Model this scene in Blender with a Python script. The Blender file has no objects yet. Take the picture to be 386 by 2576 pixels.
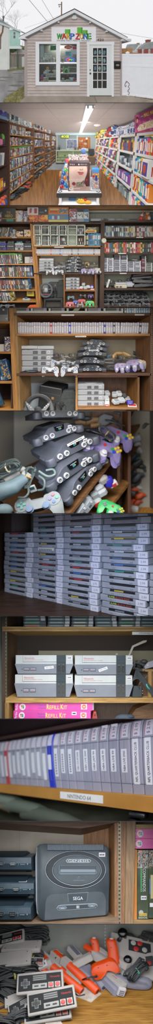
# A tall display tower of ten bays; each bay is a forced-perspective stage set built of real geometry with added lamps of its own.
import bpy,bmesh,math,random
from mathutils import Matrix,Vector
R=random.Random(7)
U=0.01
TOPS=[0,258.4,516.6,774.9,1033.2,1291.4,1549.7,1808,2066,2324.4,2576]
scene=bpy.context.scene
COL=scene.collection
rad=math.radians
def lin(h):
 h=h.lstrip('#')
 o=[]
 for i in(0,2,4):
  c=int(h[i:i+2],16)/255
  o.append(c/12.92 if c<=.04045 else((c+.055)/1.055)**2.4)
 return(*o,1)
MATS={}
def newmat(key):
 m=bpy.data.materials.new(key)
 m.use_nodes=True
 return m,m.node_tree,m.node_tree.nodes['Principled BSDF']
def C(h,rough=.5,metal=0,spec=.5,coat=0):
 key=('c',h,rough,metal,spec,coat)
 if key in MATS:return MATS[key]
 m,t,b=newmat('paint_'+h.lstrip('#'))
 b.inputs['Roughness'].default_value=rough
 b.inputs['Metallic'].default_value=metal
 b.inputs['Specular IOR Level'].default_value=spec
 b.inputs['Coat Weight'].default_value=coat
 tc=t.nodes.new('ShaderNodeTexCoord');n=t.nodes.new('ShaderNodeTexNoise')
 n.inputs['Scale'].default_value=6;n.inputs['Detail'].default_value=3
 t.links.new(tc.outputs['Object'],n.inputs['Vector'])
 mx=t.nodes.new('ShaderNodeMixRGB');mx.blend_type='MULTIPLY';mx.inputs[0].default_value=.12
 mx.inputs[1].default_value=lin(h)
 t.links.new(n.outputs['Fac'],mx.inputs[2]);t.links.new(mx.outputs[0],b.inputs['Base Color'])
 MATS[key]=m
 return m
def two(name,h1,h2,scale=(1,1,1),noise=4,rough=.6,detail=4,lo=.35,hi=.65,spec=.4,bump=0,coord='Object',dist=0,coat=0):
 key=('t',name)
 if key in MATS:return MATS[key]
 m,t,b=newmat(name)
 b.inputs['Roughness'].default_value=rough
 b.inputs['Specular IOR Level'].default_value=spec
 b.inputs['Coat Weight'].default_value=coat
 tc=t.nodes.new('ShaderNodeTexCoord');mp=t.nodes.new('ShaderNodeMapping');n=t.nodes.new('ShaderNodeTexNoise')
 mp.inputs['Scale'].default_value=scale
 n.inputs['Scale'].default_value=noise;n.inputs['Detail'].default_value=detail;n.inputs['Distortion'].default_value=dist
 r=t.nodes.new('ShaderNodeValToRGB')
 r.color_ramp.elements[0].position=lo;r.color_ramp.elements[0].color=lin(h1)
 r.color_ramp.elements[1].position=hi;r.color_ramp.elements[1].color=lin(h2)
 t.links.new(tc.outputs[coord],mp.inputs[0]);t.links.new(mp.outputs[0],n.inputs['Vector'])
 t.links.new(n.outputs['Fac'],r.inputs[0]);t.links.new(r.outputs[0],b.inputs['Base Color'])
 if bump:
  bp=t.nodes.new('ShaderNodeBump');bp.inputs['Strength'].default_value=bump;bp.inputs['Distance'].default_value=.01
  t.links.new(n.outputs['Fac'],bp.inputs['Height']);t.links.new(bp.outputs[0],b.inputs['Normal'])
 MATS[key]=m
 return m
def wood(h1,h2,axis='x',fine=1.0,rough=.5,coat=0):
 s={'x':(1.2,14,14),'y':(14,1.2,14),'z':(14,14,1.2)}[axis]
 return two('wood_%s_%s_%s_%g'%(h1[1:],h2[1:],axis,fine),h1,h2,s,3*fine,rough,6,.3,.72,dist=.6,coat=coat)
def art(name,cols,scale=8,rough=.35,stretch=(1,1,1),soft=False):
 """printed pictures: blotches of a palette, different on every object"""
 key=('a',name)
 if key in MATS:return MATS[key]
 m,t,b=newmat('print_'+name)
 b.inputs['Roughness'].default_value=rough
 tc=t.nodes.new('ShaderNodeTexCoord');oi=t.nodes.new('ShaderNodeObjectInfo')
 mp=t.nodes.new('ShaderNodeMapping');mp.inputs['Scale'].default_value=stretch
 ml=t.nodes.new('ShaderNodeMath');ml.operation='MULTIPLY';ml.inputs[1].default_value=60
 ad=t.nodes.new('ShaderNodeVectorMath');ad.operation='ADD'
 t.links.new(tc.outputs['Object'],mp.inputs[0]);t.links.new(mp.outputs[0],ad.inputs[0])
 t.links.new(oi.outputs['Random'],ml.inputs[0]);t.links.new(ml.outputs[0],ad.inputs[1])
 n=t.nodes.new('ShaderNodeTexNoise');n.inputs['Scale'].default_value=scale;n.inputs['Detail'].default_value=2.5
 n.inputs['Distortion'].default_value=.8
 t.links.new(ad.outputs[0],n.inputs['Vector'])
 r=t.nodes.new('ShaderNodeValToRGB');cr=r.color_ramp;cr.interpolation='LINEAR' if soft else 'CONSTANT'
 k=len(cols)
 for i,h in enumerate(cols):
  p=.3+.4*i/k if i else 0
  e=cr.elements[i]if i<2 else cr.elements.new(p)
  e.position=p;e.color=lin(h)
 t.links.new(n.outputs['Fac'],r.inputs[0]);t.links.new(r.outputs[0],b.inputs['Base Color'])
 MATS[key]=m
 return m
def glow(h,s=1.0):
 key=('g',h,s)
 if key in MATS:return MATS[key]
 m,t,b=newmat('glow_'+h[1:])
 b.inputs['Base Color'].default_value=lin(h)
 b.inputs['Emission Color'].default_value=lin(h);b.inputs['Emission Strength'].default_value=s
 MATS[key]=m
 return m
def glass(name='clear_glass',tint='#ffffff',clear=.85,rough=.05):
 key=('gl',name)
 if key in MATS:return MATS[key]
 m=bpy.data.materials.new(name);m.use_nodes=True
 t=m.node_tree;t.nodes.clear()
 o=t.nodes.new('ShaderNodeOutputMaterial');mx=t.nodes.new('ShaderNodeMixShader')
 tr=t.nodes.new('ShaderNodeBsdfTransparent');gl=t.nodes.new('ShaderNodeBsdfGlossy')
 tr.inputs[0].default_value=lin(tint);gl.inputs['Roughness'].default_value=rough
 mx.inputs[0].default_value=1-clear
 t.links.new(tr.outputs[0],mx.inputs[1]);t.links.new(gl.outputs[0],mx.inputs[2]);t.links.new(mx.outputs[0],o.inputs[0])
 MATS[key]=m
 return m
_TXT={}
def text_mesh(s):
 if s not in _TXT:
  cu=bpy.data.curves.new('t','FONT');cu.body=s;cu.resolution_u=2;cu.size=1;cu.extrude=.02;cu.offset=.02 if len(s)==1 else 0
  ob=bpy.data.objects.new('t',cu)
  me=ob.to_mesh()
  vs=[tuple(v.co)for v in me.vertices];fs=[tuple(p.vertices)for p in me.polygons]
  ob.to_mesh_clear();bpy.data.objects.remove(ob);bpy.data.curves.remove(cu)
  _TXT[s]=(vs,fs)
 return _TXT[s]
class MB:
 def __init__(s,M=None):
  s.v=[];s.f=[];s.mi=[];s.sm=[];s.mats=[];s.M=M or Matrix()
 def add(s,vs,fs,m,smooth=False,M=None):
  if m not in s.mats:s.mats.append(m)
  k=s.mats.index(m);b=len(s.v);T=s.M@M if M is not None else s.M
  s.v+=[T@Vector(p)for p in vs]
  for f in fs:
   s.f.append(tuple(b+i for i in f));s.mi.append(k);s.sm.append(smooth)
  return s
 def box(s,x0,x1,y0,y1,z0,z1,m,r=0,M=None):
  if x1<x0:x0,x1=x1,x0
  if y1<y0:y0,y1=y1,y0
  if z1<z0:z0,z1=z1,z0
  r=min(r,(x1-x0)*.45,(y1-y0)*.45,(z1-z0)*.45)
  if r<=0:
   v=[(x,y,z)for z in(z0,z1)for y in(y0,y1)for x in(x0,x1)]
   return s.add(v,[(0,2,3,1),(4,5,7,6),(0,1,5,4),(2,6,7,3),(0,4,6,2),(1,3,7,5)],m,False,M)
  X,Y,Z=(x0,x1),(y0,y1),(z0,z1)
  v=[];ix={}
  for i in(0,1):
   for j in(0,1):
    for k in(0,1):
     for a in range(3):
      p=[X[i],Y[j],Z[k]]
      sg=(1-2*i,1-2*j,1-2*k)
      for q in range(3):
       if q!=a:p[q]+=sg[q]*r
      ix[i,j,k,a]=len(v);v.append(tuple(p))
  f=[]
  for a in range(3):
   o=[q for q in range(3)if q!=a]
   for e in(0,1):
    q=[]
    for c in((0,0),(1,0),(1,1),(0,1)):
     t=[0,0,0];t[a]=e;t[o[0]]=c[0];t[o[1]]=c[1]
     q.append(ix[t[0],t[1],t[2],a])
    f.append(tuple(q))
   for c in((0,0),(1,0),(1,1),(0,1)):
    t0=[0,0,0];t0[o[0]]=c[0];t0[o[1]]=c[1];t1=list(t0);t1[a]=1
    f.append((ix[(*t0,o[0])],ix[(*t1,o[0])],ix[(*t1,o[1])],ix[(*t0,o[1])]))
  for i in(0,1):
   for j in(0,1):
    for k in(0,1):
     f.append((ix[i,j,k,0],ix[i,j,k,1],ix[i,j,k,2]))
  return s.add(v,f,m,False,M)
 def prism(s,pts,a0,a1,m,ax='y',smooth=False,M=None,r=0):
  """outline in the other two axes (x,z for ax y; x,y for ax z; y,z for ax x)"""
  n=len(pts)
  rings=[(a0,0),(a1,0)]
  if r:
   sg=1 if a1>a0 else-1
   rings=[(a0,r),(a0+sg*r,0),(a1-sg*r,0),(a1,r)]
  cx=sum(p[0]for p in pts)/n;cy=sum(p[1]for p in pts)/n
  v=[]
  for a,ins in rings:
   for p in pts:
    d=math.hypot(p[0]-cx,p[1]-cy)or 1
    q=(p[0]+(cx-p[0])*ins/d,p[1]+(cy-p[1])*ins/d)
    v.append((q[0],a,q[1])if ax=='y' else(q[0],q[1],a)if ax=='z' else(a,q[0],q[1]))
  f=[tuple(range(n))[::-1],tuple(range(n*(len(rings)-1),n*len(rings)))]
  s.add(v,f,m,False,M)
  k=s.mats.index(m);b=len(s.v)-len(v)
  for g in range(len(rings)-1):
   for i in range(n):
    j=(i+1)%n
    s.f.append((b+g*n+i,b+g*n+j,b+(g+1)*n+j,b+(g+1)*n+i));s.mi.append(k);s.sm.append(smooth)
  return s
 def lathe(s,prof,c,m,ax='z',n=12,smooth=True,M=None):
  """profile of (radius, height) about an axis through c"""
  v=[]
  for r,h in prof:
   for i in range(n):
    t=2*math.pi*i/n
    p,q=r*math.cos(t),r*math.sin(t)
    v.append({'z':(c[0]+p,c[1]+q,c[2]+h),'y':(c[0]+p,c[1]+h,c[2]+q),'x':(c[0]+h,c[1]+p,c[2]+q)}[ax])
  f=[]
  for g in range(len(prof)-1):
   for i in range(n):
    j=(i+1)%n
    f.append((g*n+i,g*n+j,(g+1)*n+j,(g+1)*n+i))
  s.add(v,f,m,smooth,M)
  b=len(s.v)-len(v);k=s.mats.index(m)
  for q in(tuple(b+i for i in range(n))[::-1],tuple(b+(len(prof)-1)*n+i for i in range(n))):
   s.f.append(q);s.mi.append(k);s.sm.append(False)
  return s
 def cyl(s,c,r,h,m,ax='z',n=12,r2=None,M=None,bev=0):
  r2=r if r2 is None else r2
  pr=[(r,0),(r2,h)]if not bev else[(r-bev,0),(r,bev*(1 if h>0 else-1)),(r2,h-bev*(1 if h>0 else-1)),(r2-bev,h)]
  return s.lathe(pr,c,m,ax,n,True,M)
 def ball(s,c,r,m,n=10,k=6,M=None):
  rx,ry,rz=r if isinstance(r,tuple)else(r,r,r)
  v=[(c[0],c[1],c[2]-rz)]
  for i in range(1,k):
   p=math.pi*i/k-math.pi/2
   for j in range(n):
    t=2*math.pi*j/n
    v.append((c[0]+rx*math.cos(p)*math.cos(t),c[1]+ry*math.cos(p)*math.sin(t),c[2]+rz*math.sin(p)))
  v.append((c[0],c[1],c[2]+rz));L=len(v)-1
  f=[(0,1+(j+1)%n,1+j)for j in range(n)]
  for i in range(k-2):
   for j in range(n):
    a,b2=1+i*n+j,1+i*n+(j+1)%n
    f.append((a,b2,b2+n,a+n))
  f+=[(1+(k-2)*n+j,1+(k-2)*n+(j+1)%n,L)for j in range(n)]
  return s.add(v,f,m,True,M)
 def tube(s,pts,r,m,n=6,M=None,closed=False):
  pts=[Vector(p)for p in pts]
  L=len(pts)
  if L<2:return s
  v=[];up=Vector((.3,.2,1))
  for i,p in enumerate(pts):
   t=(pts[(i+1)%L]-pts[i-1])if closed else(pts[min(i+1,L-1)]-pts[max(i-1,0)])
   if t.length<1e-9:t=Vector((0,0,1))
   t.normalize()
   a=t.cross(up)
   if a.length<1e-3:a=t.cross(Vector((1,0,0)))
   a.normalize();b=t.cross(a)
   rr=r[i]if isinstance(r,(list,tuple))else r
   for j in range(n):
    q=2*math.pi*j/n
    v.append(tuple(p+a*(rr*math.cos(q))+b*(rr*math.sin(q))))
  f=[]
  for g in range(L if closed else L-1):
   h=(g+1)%L
   for j in range(n):
    k=(j+1)%n
    f.append((g*n+j,g*n+k,h*n+k,h*n+j))
  if not closed:
   f.append(tuple(range(n))[::-1]);f.append(tuple(range((L-1)*n,L*n)))
  return s.add(v,f,m,True,M)
 def text(s,t,x,z,h,m,y=0,w=None,rot=0,align='l',top=False,flat=.5):
  """lettering of cap height h in the x,z plane at depth y (facing -y); top: in the x,y plane facing up"""
  vs,fs=text_mesh(t)
  if not vs:return s
  x0=min(p[0]for p in vs);x1=max(p[0]for p in vs);z0=min(p[1]for p in vs);z1=max(p[1]for p in vs)
  sz=h/max(z1-z0,.3)if not w else h/max(z1-z0,.3)
  sx=(w/(x1-x0))if w else sz
  off={'l':0,'c':-.5,'r':-1}[align]*(x1-x0)*sx
  ca,sa=math.cos(rot),math.sin(rot)
  out=[]
  for p in vs:
   a,b=(p[0]-x0)*sx+off,(p[1]-z0)*sz
   a,b=a*ca-b*sa,a*sa+b*ca
   th=p[2]/.02*flat*.5
   out.append((x+a,y-th,z+b)if not top else(x+a,z+b,y+th))
  return s.add(out,fs,m)
 def spline(s,pts,r,m,n=6,sub=5,M=None):
  return s.tube(smooth_path(pts,sub),r,m,n,M)
def smooth_path(pts,sub=5):
 P=[Vector(p)for p in pts]
 if len(P)<3:return P
 out=[]
 for i in range(len(P)-1):
  a,b,c,d=P[max(i-1,0)],P[i],P[i+1],P[min(i+2,len(P)-1)]
  for k in range(sub):
   t=k/sub
   out.append(.5*((2*b)+(c-a)*t+(2*a-5*b+4*c-d)*t*t+(3*b-a-3*c+d)*t**3))
 out.append(P[-1])
 return out
def FR(x,y,d,s=1,yaw=0,pitch=0,roll=0):
 """a frame standing at (x across, y down the bay, d deep): its own x right, y back, z up"""
 return(Matrix.Translation((x,d,-y))@Matrix.Rotation(rad(yaw),4,'Z')@Matrix.Rotation(rad(pitch),4,'X')@Matrix.Rotation(rad(roll),4,'Y')@Matrix.Scale(s,4))
ORG={}
def setp(o,**k):
 for a,b in k.items():
  if b:o[a]=b
class Stage:
 def __init__(s,i,cx,cy,D,sq=1.0,off=0.0):
  s.i,s.cx,s.cy,s.D,s.sq,s.off=i,cx,cy,D,sq,off
  s.top=TOPS[i];s.bot=TOPS[i+1]
  s.ztop=(1288-s.top-.5)*U;s.zbot=(1288-s.bot+(.5 if i<9 else-3))*U
 def P(s,p):
  x,d,u=p
  k=s.D/(s.D+d)
  return Vector(((s.cx+(x-s.cx)*k-193)*U,(s.D*d/(s.D+d)*s.sq+s.off)*U,(1288-s.top-s.cy+(u+s.cy)*k)*U))
 def pt(s,x,y,d):return s.P((x,d,-y))
 def inv(s,xi,yi,d):
  """the point at depth d that stands at xi, yi of the bay's front"""
  k=s.D/(s.D+d)
  return s.cx+(xi-s.cx)/k,s.cy+(yi-s.cy)/k
 def gnd(s,xi,yi,yg):
  k=(yi-s.cy)/(yg-s.cy)
  return s.cx+(xi-s.cx)/k,s.D/k-s.D
 def mesh(s,name,b,org):
  pv=[s.P(v)for v in b.v]
  if not pv:return None
  me=bpy.data.meshes.new(name)
  me.from_pydata([tuple(p)for p in pv],[],b.f)
  for m in b.mats:me.materials.append(m)
  me.polygons.foreach_set('material_index',b.mi)
  me.polygons.foreach_set('use_smooth',b.sm)
  bm=bmesh.new();bm.from_mesh(me)
  zs=[p.z for p in pv]
  if s.i>0 and max(zs)>s.ztop:s._cut(bm,(0,0,s.ztop),(0,0,1))
  if min(zs)<s.zbot:s._cut(bm,(0,0,s.zbot),(0,0,-1))
  if not bm.faces:
   bm.free();bpy.data.meshes.remove(me);return None
  bmesh.ops.recalc_face_normals(bm,faces=bm.faces[:])
  if org is None:
   vs=bm.verts;n=len(vs)
   org=Vector((sum(v.co.x for v in vs)/n,sum(v.co.y for v in vs)/n,min(v.co.z for v in vs)))
  bmesh.ops.translate(bm,verts=bm.verts[:],vec=-org)
  bm.to_mesh(me);bm.free()
  if any(b.sm):
   try:me.set_sharp_from_angle(angle=rad(40))
   except Exception:pass
  return me,org
 def _cut(s,bm,co,no):
  r=bmesh.ops.bisect_plane(bm,geom=bm.verts[:]+bm.edges[:]+bm.faces[:],plane_co=co,plane_no=no,clear_outer=True)
  ed=[e for e in r['geom_cut']if isinstance(e,bmesh.types.BMEdge)and e.is_valid and e.is_boundary]
  if ed:
   try:bmesh.ops.holes_fill(bm,edges=ed,sides=0)
   except Exception:pass
 def root(s,name,label,cat,x,y,d,group=None):
  o=bpy.data.objects.new(name,None);COL.objects.link(o)
  o.empty_display_size=.02
  o.location=s.pt(x,y,d);ORG[o.name]=Vector(o.location)
  setp(o,label=label,category=cat,group=group)
  return o
 def part(s,name,b,parent,label=None,kind=None):
  if parent is None:return None
  r=s.mesh(name,b,ORG[parent.name])
  if not r:return None
  o=bpy.data.objects.new(name,r[0]);COL.objects.link(o);o.parent=parent
  ORG[o.name]=ORG[parent.name]
  setp(o,label=label,kind=kind)
  return o
 def one(s,name,b,label,cat,group=None,kind=None):
  r=s.mesh(name,b,None)
  if not r:return None
  o=bpy.data.objects.new(name,r[0]);COL.objects.link(o);o.location=r[1];ORG[o.name]=r[1]
  setp(o,label=label,category=cat,group=group,kind=kind)
  return o
 def struct(s,name,b,label=None):
  r=s.mesh(name,b,None)
  if not r:return None
  o=bpy.data.objects.new(name,r[0]);COL.objects.link(o);o.location=r[1];ORG[o.name]=r[1]
  setp(o,kind='structure',label=label)
  return o
 def area(s,x,y,d,w,h,e,tgt,col='#ffffff',spread=140):
  """an added fill lamp without a fixture, at stage coordinates (no taper in front of the stage)"""
  L=bpy.data.lights.new('lamp','AREA');L.shape='RECTANGLE';L.size=w*U;L.size_y=h*U;L.energy=e
  L.color=lin(col)[:3];L.spread=rad(spread)
  o=bpy.data.objects.new('lamp',L);COL.objects.link(o)
  f=lambda x,y,d:Vector(((x-193)*U,d*U,(1288-s.top-y)*U))
  o.location=f(x,y,d)
  o.rotation_euler=(f(*tgt)-o.location).to_track_quat('-Z','Y').to_euler()
  return o
ONES=('first second third fourth fifth sixth seventh eighth ninth tenth eleventh twelfth thirteenth fourteenth fifteenth sixteenth ''seventeenth eighteenth nineteenth').split()
TENS={2:'twent',3:'thirt',4:'fort',5:'fift',6:'sixt',7:'sevent',8:'eight',9:'ninet'}
def nth(n):
 """0 -> first"""
 n+=1
 if n<20:return ONES[n-1]
 t,o=divmod(n,10)
 return TENS[t]+('ieth' if o==0 else 'y-'+ONES[o-1])
# ============================================================ bay: the little shop outdoors
S1=Stage(0,190,140,500,.16)
YG=242
WHT=C('#f2f2f4',.5);TRIM=C('#b3a5a0',.6);SID=two('vinyl_siding','#b7aaa3','#c5b8b1',(1,1,1),5,.55,3)
def ground():
 S=S1
 b=MB();b.box(-900,1300,-160,9000,-YG-6,-YG-1.2,two('asphalt','#626060','#838180',(1.5,.4,1),3,.9,8,.3,.7,bump=.3),0)
 S.struct('driveway',b)
 b=MB();cm=two('concrete','#6f665c','#8d8276',(1,1,1),2.2,.9,8,.3,.7,bump=.2)
 cr=C('#4c453d',.9)
 b.box(52,236.5,-160,20,-YG-6,-YG,cm,.4);b.box(237.5,520,-160,60,-YG-6,-YG,cm,.4)
 b.box(236.5,237.5,-160,0,-YG-6,-YG-.8,cr)
 S.struct('pavement',b)
 b=MB()
 rr=random.Random(3)
 for cx,cy,w,h in((16,194,46,3.4),(40,214,40,5.5),(2,202,34,2.6),(44,184,34,2),(30,228,30,4),(52,205,22,3.5)):
  p=[]
  for k in range(12):
   t=k*math.pi/6
   x,d=S.gnd(cx+math.cos(t)*w*.5*rr.uniform(.6,1.1),cy+math.sin(t)*h*.5*rr.uniform(.6,1.1),YG)
   p.append((x,d))
  b.prism(p,-YG-1.2,-YG-1.05,C('#5f5c5a',.9),'z')
 S.one('tar_patch',b,'dark tar stains worn into the grey driveway','stain',kind='stuff')
 poly=[(64,213),(65,242),(54,252),(50,258),(4,262),(14,247),(26,236),(44,226)]
 g=[S.gnd(x,y,YG)for x,y in poly]
 b=MB();b.prism(g,-YG-3,-YG+.2,two('verge_soil','#4d4632','#8a8058',(1,1,1),9,1,6),'z')
 S.struct('ground',b)
 def inside(x,y,P):
  c=False
  for i in range(len(P)):
   (a,e),(f,h)=P[i],P[i-1]
   if(e>y)!=(h>y)and x<(f-a)*(y-e)/(h-e)+a:c=not c
  return c
 b=MB();gm=[C('#77803f',.9),C('#8f8a55',.9),C('#5d6633',.9),C('#a89a6c',.9)]
 def blades(P,n,hs):
  xs=[p[0]for p in P];ys=[p[1]for p in P];c=0
  while c<n:
   x,y=rr.uniform(min(xs),max(xs)),rr.uniform(min(ys),max(ys))
   if not inside(x,y,P):continue
   c+=1
   gx,gd=S.gnd(x,y,YG);h=rr.uniform(.5,1)*hs;w=.5*hs/3
   dx,dy=rr.uniform(-1,1)*h*.5,rr.uniform(-1,1)*h*.5
   z=-YG
   b.add([(gx-w,gd,z),(gx+w,gd,z),(gx,gd+w,z),(gx+dx,gd+dy,z+h)],[(0,1,3),(1,2,3),(2,0,3)],rr.choice(gm))
 blades(poly,1000,3.2)
 blades([(18,176),(62,168),(62,175),(20,180)],700,7)
 S.one('grass',b,'patchy grass along the shop wall and the wooden fence','grass',kind='stuff')
 b=MB();lm=[C('#6d4a33',.9),C('#8a5f40',.9),C('#4d3527',.9)]
 for k in range(170):
  t=rr.random();x=309+t*85;y=236.5+t*14+rr.uniform(-.6,2.2)
  gx,gd=S.gnd(x,y,YG)
  a=rr.uniform(0,6);w=rr.uniform(1,2)
  q=Matrix.Translation((gx,gd,-YG+rr.uniform(.3,1.5)))@Matrix.Rotation(a,4,'Z')@Matrix.Rotation(rr.uniform(-.7,.7),4,'X')
  b.box(-w,w,-w*.6,w*.6,-.1,.1,rr.choice(lm),0,q)
 S.one('fallen_leaves',b,'brown fallen leaves along the foot of the white fence','leaves',kind='stuff')
def shop():
 S=S1
 r=S.root('shop_building','small shop clad in pinkish vinyl siding under a white-edged gable','building',188,242,0)
 apx,apy,lx,ly,rx,ry=188,38.5,59.4,102,313.7,105.2
 def xl(y):return max(66,lx+(apx-lx)*(ly-y)/(ly-apy))if y<ly else 66
 def xr(y):return min(305,rx-(rx-apx)*(ry-y)/(ry-apy))if y<ry else 305
 b=MB()
 op=[(91,201,107,214),(220,286,108,242)]
 for x0,x1,y0,y1 in((91,201,98,107),(91,201,213.5,224),(220,286,98,108.5)):b.box(x0,x1,-.1,3,-y1,-y0,SID)
 y=241.5
 while y>apy+2:
  y1=max(y-7.4,apy+.5)
  segs=[(66,305)]
  for a,e,t,q in op:
   if y1<q-1 and y>t+1:
    n=[]
    for s0,s1 in segs:
     if a>s0 and e<s1:n+=[(s0,a),(e,s1)]
     else:n.append((s0,s1))
    segs=n
  for s0,s1 in segs:
   A0,A1,B0,B1=max(s0,xl(y)),min(s1,xr(y)),max(s0,xl(y1)),min(s1,xr(y1))
   if A1-A0<1:continue
   if B1<B0:B0=B1=(B0+B1)/2
   b.add([(A0,-4.2,-y),(A1,-4.2,-y),(B1,-.2,-y1),(B0,-.2,-y1),(A0,3,-y),(A1,3,-y),(B1,3,-y1),(B0,3,-y1)],[(0,1,2,3),(4,7,6,5),(0,4,5,1),(3,2,6,7),(0,3,7,4),(1,5,6,2)],SID)
  y=y1
 S.part('front_siding',b,r)
 b=MB();b.box(66,69,3,300,-242,-100,SID);b.box(302,305,3,300,-242,-100,SID);b.box(66,305,297,300,-242,-45,SID)
 S.part('side_wall',b,r)
 b=MB();b.box(62.5,69.5,-4.6,4,-242.5,-98,TRIM,.5);S.part('corner_trim',b,r)
 b=MB();b.box(301.5,306.5,-4.6,4,-242.5,-99,TRIM,.5);S.part('corner_trim',b,r)
 b=MB();b.box(64,306,-2.2,3,-244,-240.6,C('#d9d2c8',.7));S.part('sill_board',b,r)
 sh=two('shingles','#3a3835','#5a5753',(1,.3,1),30,.9)
 for q,(tx,ty)in enumerate(((lx,ly),(rx,ry))):
  b=MB();b.prism([(apx,-apy+8),(tx,-ty+8),(tx+(-1.5 if q==0 else 1.5),-ty+8.2),(apx,-apy+10.2)],-31.5,305,sh);S.part('shingle_roof',b,r)
  b=MB();b.prism([(apx,-apy+.6),(tx,-ty+.6),(tx,-ty+8.1),(apx,-apy+8.1)],-30,-27.6,WHT);S.part('fascia_board',b,r)
  b=MB();b.prism([(apx,-apy+.2),(tx,-ty+.2),(tx,-ty+4),(apx,-apy+4)],-27.6,300,C('#c9c4c2',.7));S.part('soffit',b,r)
  b=MB()
  for t in(.3,.62,.93):
   x=apx+(tx-apx)*t;z=-(apy+(ty-apy)*t)
   b.box(x-2,x+2,-24,0,z-3.6,z+.5,C('#dcd8d6',.6))
  S.part('lookout_rafter',b,r)
 b=MB();b.prism([(-32,-101),(-26,-101),(-25,-97),(-33,-97)],lx-3,lx+12,WHT,'x');S.part('gutter_end',b,r)
 b=MB();b.add([],[],WHT);b.box(303,326,-20,300,-105.5,-99,C('#dad9da',.5),.8);S.part('gutter',b,r)
 w=MB();w.box(90.5,201,-5.2,2,-111,-105.5,WHT,.6);w.box(90.5,201,-5.2,2,-214.5,-206.5,WHT,.6)
 w.box(90.5,99,-5.2,2,-207,-110.5,WHT,.6);w.box(193.5,201,-5.2,2,-207,-110.5,WHT,.6);w.box(142,152.3,-5.2,2,-207,-110.5,WHT,.6)
 wf=S.part('window_frame',w,r)
 for x0,x1 in((99,142),(152.3,193.5)):
  b=MB();b.box(x0,x1,-2.6,1,-160.8,-157.6,WHT,.4);S.part('sash_rail',b,wf)
  for y0,y1 in((111,157.6),(160.8,206.5)):
   b=MB();b.box(x0,x1,-.4,.2,-y1,-y0,glass('shop_glass','#eef4f4',.9));S.part('window_pane',b,wf)
 b=MB();b.box(219.5,225.3,-5.2,3,-242,-108,WHT,.5);b.box(281.2,286.4,-5.2,3,-242,-108,WHT,.5);b.box(218.4,287.6,-5.4,3,-113,-106,WHT,.5)
 b.box(225,282,-3,3,-242.5,-239.5,C('#6d675f',.6))
 S.part('door_frame',b,r)
 dm=C('#e3e9e6',.45);b=MB()
 gx0,gx1,gy0,gy1=234.5,269,121,222
 b.box(225.3,gx0,-1.5,2,-239.5,-113,dm);b.box(gx1,281.2,-1.5,2,-239.5,-113,dm)
 b.box(gx0,gx1,-1.5,2,-gy0,-113,dm);b.box(gx0,gx1,-1.5,2,-239.5,-gy1,dm)
 dr=S.part('door',b,r)
 b=MB()
 for x0,x1,y0,y1 in((gx0-2,gx0,gy0-2,gy1+2),(gx1,gx1+2,gy0-2,gy1+2),(gx0,gx1,gy0-2,gy0),(gx0,gx1,gy1,gy1+2)):b.box(x0,x1,-2.5,1,-y1,-y0,WHT,.3)
 for k in(1,2):b.box(gx0+k*11.5-.7,gx0+k*11.5+.7,-2.2,1,-gy1,-gy0,WHT)
 for k in range(1,5):b.box(gx0,gx1,-2.2,1,-gy0-k*20.2-.7,-gy0-k*20.2+.7,WHT)
 S.part('muntin_grid',b,dr)
 b=MB();b.box(gx0,gx1,-.3,.3,-gy1,-gy0,glass('shop_glass'));S.part('door_glass',b,dr)
 br=C('#b08a3e',.25,.9)
 b=MB();b.lathe([(1.8,0),(1.8,-.8),(.8,-1.2),(.8,-2.6),(2.2,-3.2),(2.3,-4.4),(1.4,-5.2)],(226.8+.7,-1.5,-184),br,'y');S.part('door_knob',b,dr)
 b=MB();b.lathe([(1.7,0),(1.7,-1),(1.1,-1.6)],(227.3,-1.5,-175.8),br,'y');S.part('deadbolt',b,dr)
 b=MB();b.text('420',244.6,-103.4,6,C('#2a2622',.5),y=-4.6,w=16.5);S.part('house_number',b,r)
 rr=random.Random(11);pale=[C('#a9c9d6',.7),C('#c9dde0',.7),C('#8fb4c8',.7),C('#d6e4dc',.7)]
 for i in range(3):
  for j in range(3):
   cx=gx0+5.8+j*11.5;cy=gy0+11+i*20.2;p=[]
   for k in range(14):
    t=k*math.pi/7;q=rr.uniform(2.2,4.4)if k%2 else rr.uniform(3,4.6)
    p.append((cx+math.cos(t)*q*.9,-cy+math.sin(t)*q*1.5))
   b=MB();b.prism(p,1,1.4,pale[(i*3+j)%4])
   if(i,j)==(1,1):b=MB();b.box(cx-3.4,cx+3.4,1,1.4,-cy-2,-cy+6,C('#e4f0e8',.7));b.box(cx-3.2,cx+3.2,.9,1,-cy+1,-cy+5.6,C('#7fae8c',.7))
   S.one('paper_cutout',b,'pale paper cutout on the shop door glass, %s row, %s pane'%(nth(i),nth(j)),'decoration','cutouts on the door')
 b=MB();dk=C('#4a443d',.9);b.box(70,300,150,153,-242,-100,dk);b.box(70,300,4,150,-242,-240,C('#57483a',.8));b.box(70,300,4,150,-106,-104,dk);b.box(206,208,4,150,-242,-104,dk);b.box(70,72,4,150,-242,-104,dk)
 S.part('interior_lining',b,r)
 b=MB();b.box(98,195,6,40,-159.5,-157.4,C('#b9b2a6',.6));b.box(152,195,6,40,-186.6,-184.6,C('#d8d6cf',.6));b.box(98,195,6,40,-209,-206.6,C('#8d8576',.6));S.part('display_shelf',b,r)
 b=MB();b.box(210,300,60,64,-240,-108,wood('#3d2b1c','#5d4028','z'));S.part('inner_partition',b,r)
 L=bpy.data.lights.new('window_fill','AREA');L.size=.5;L.size_y=.15;L.shape='RECTANGLE';L.energy=16
 o=bpy.data.objects.new('window_fill',L);COL.objects.link(o);o.location=S.pt(146,109,75)  # unseen light added to brighten the window display
 b=MB()
 p=[(99+k*1.15,14+(1.6 if k%2 else-1.6))for k in range(9)]
 b.prism(p+[(x,d+.6)for x,d in p[::-1]],-157,-111,C('#b9c4c6',.8),'z');S.one('curtain',b,'pale curtain gathered at the edge of the shop window','curtain')
 win=[]
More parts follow.
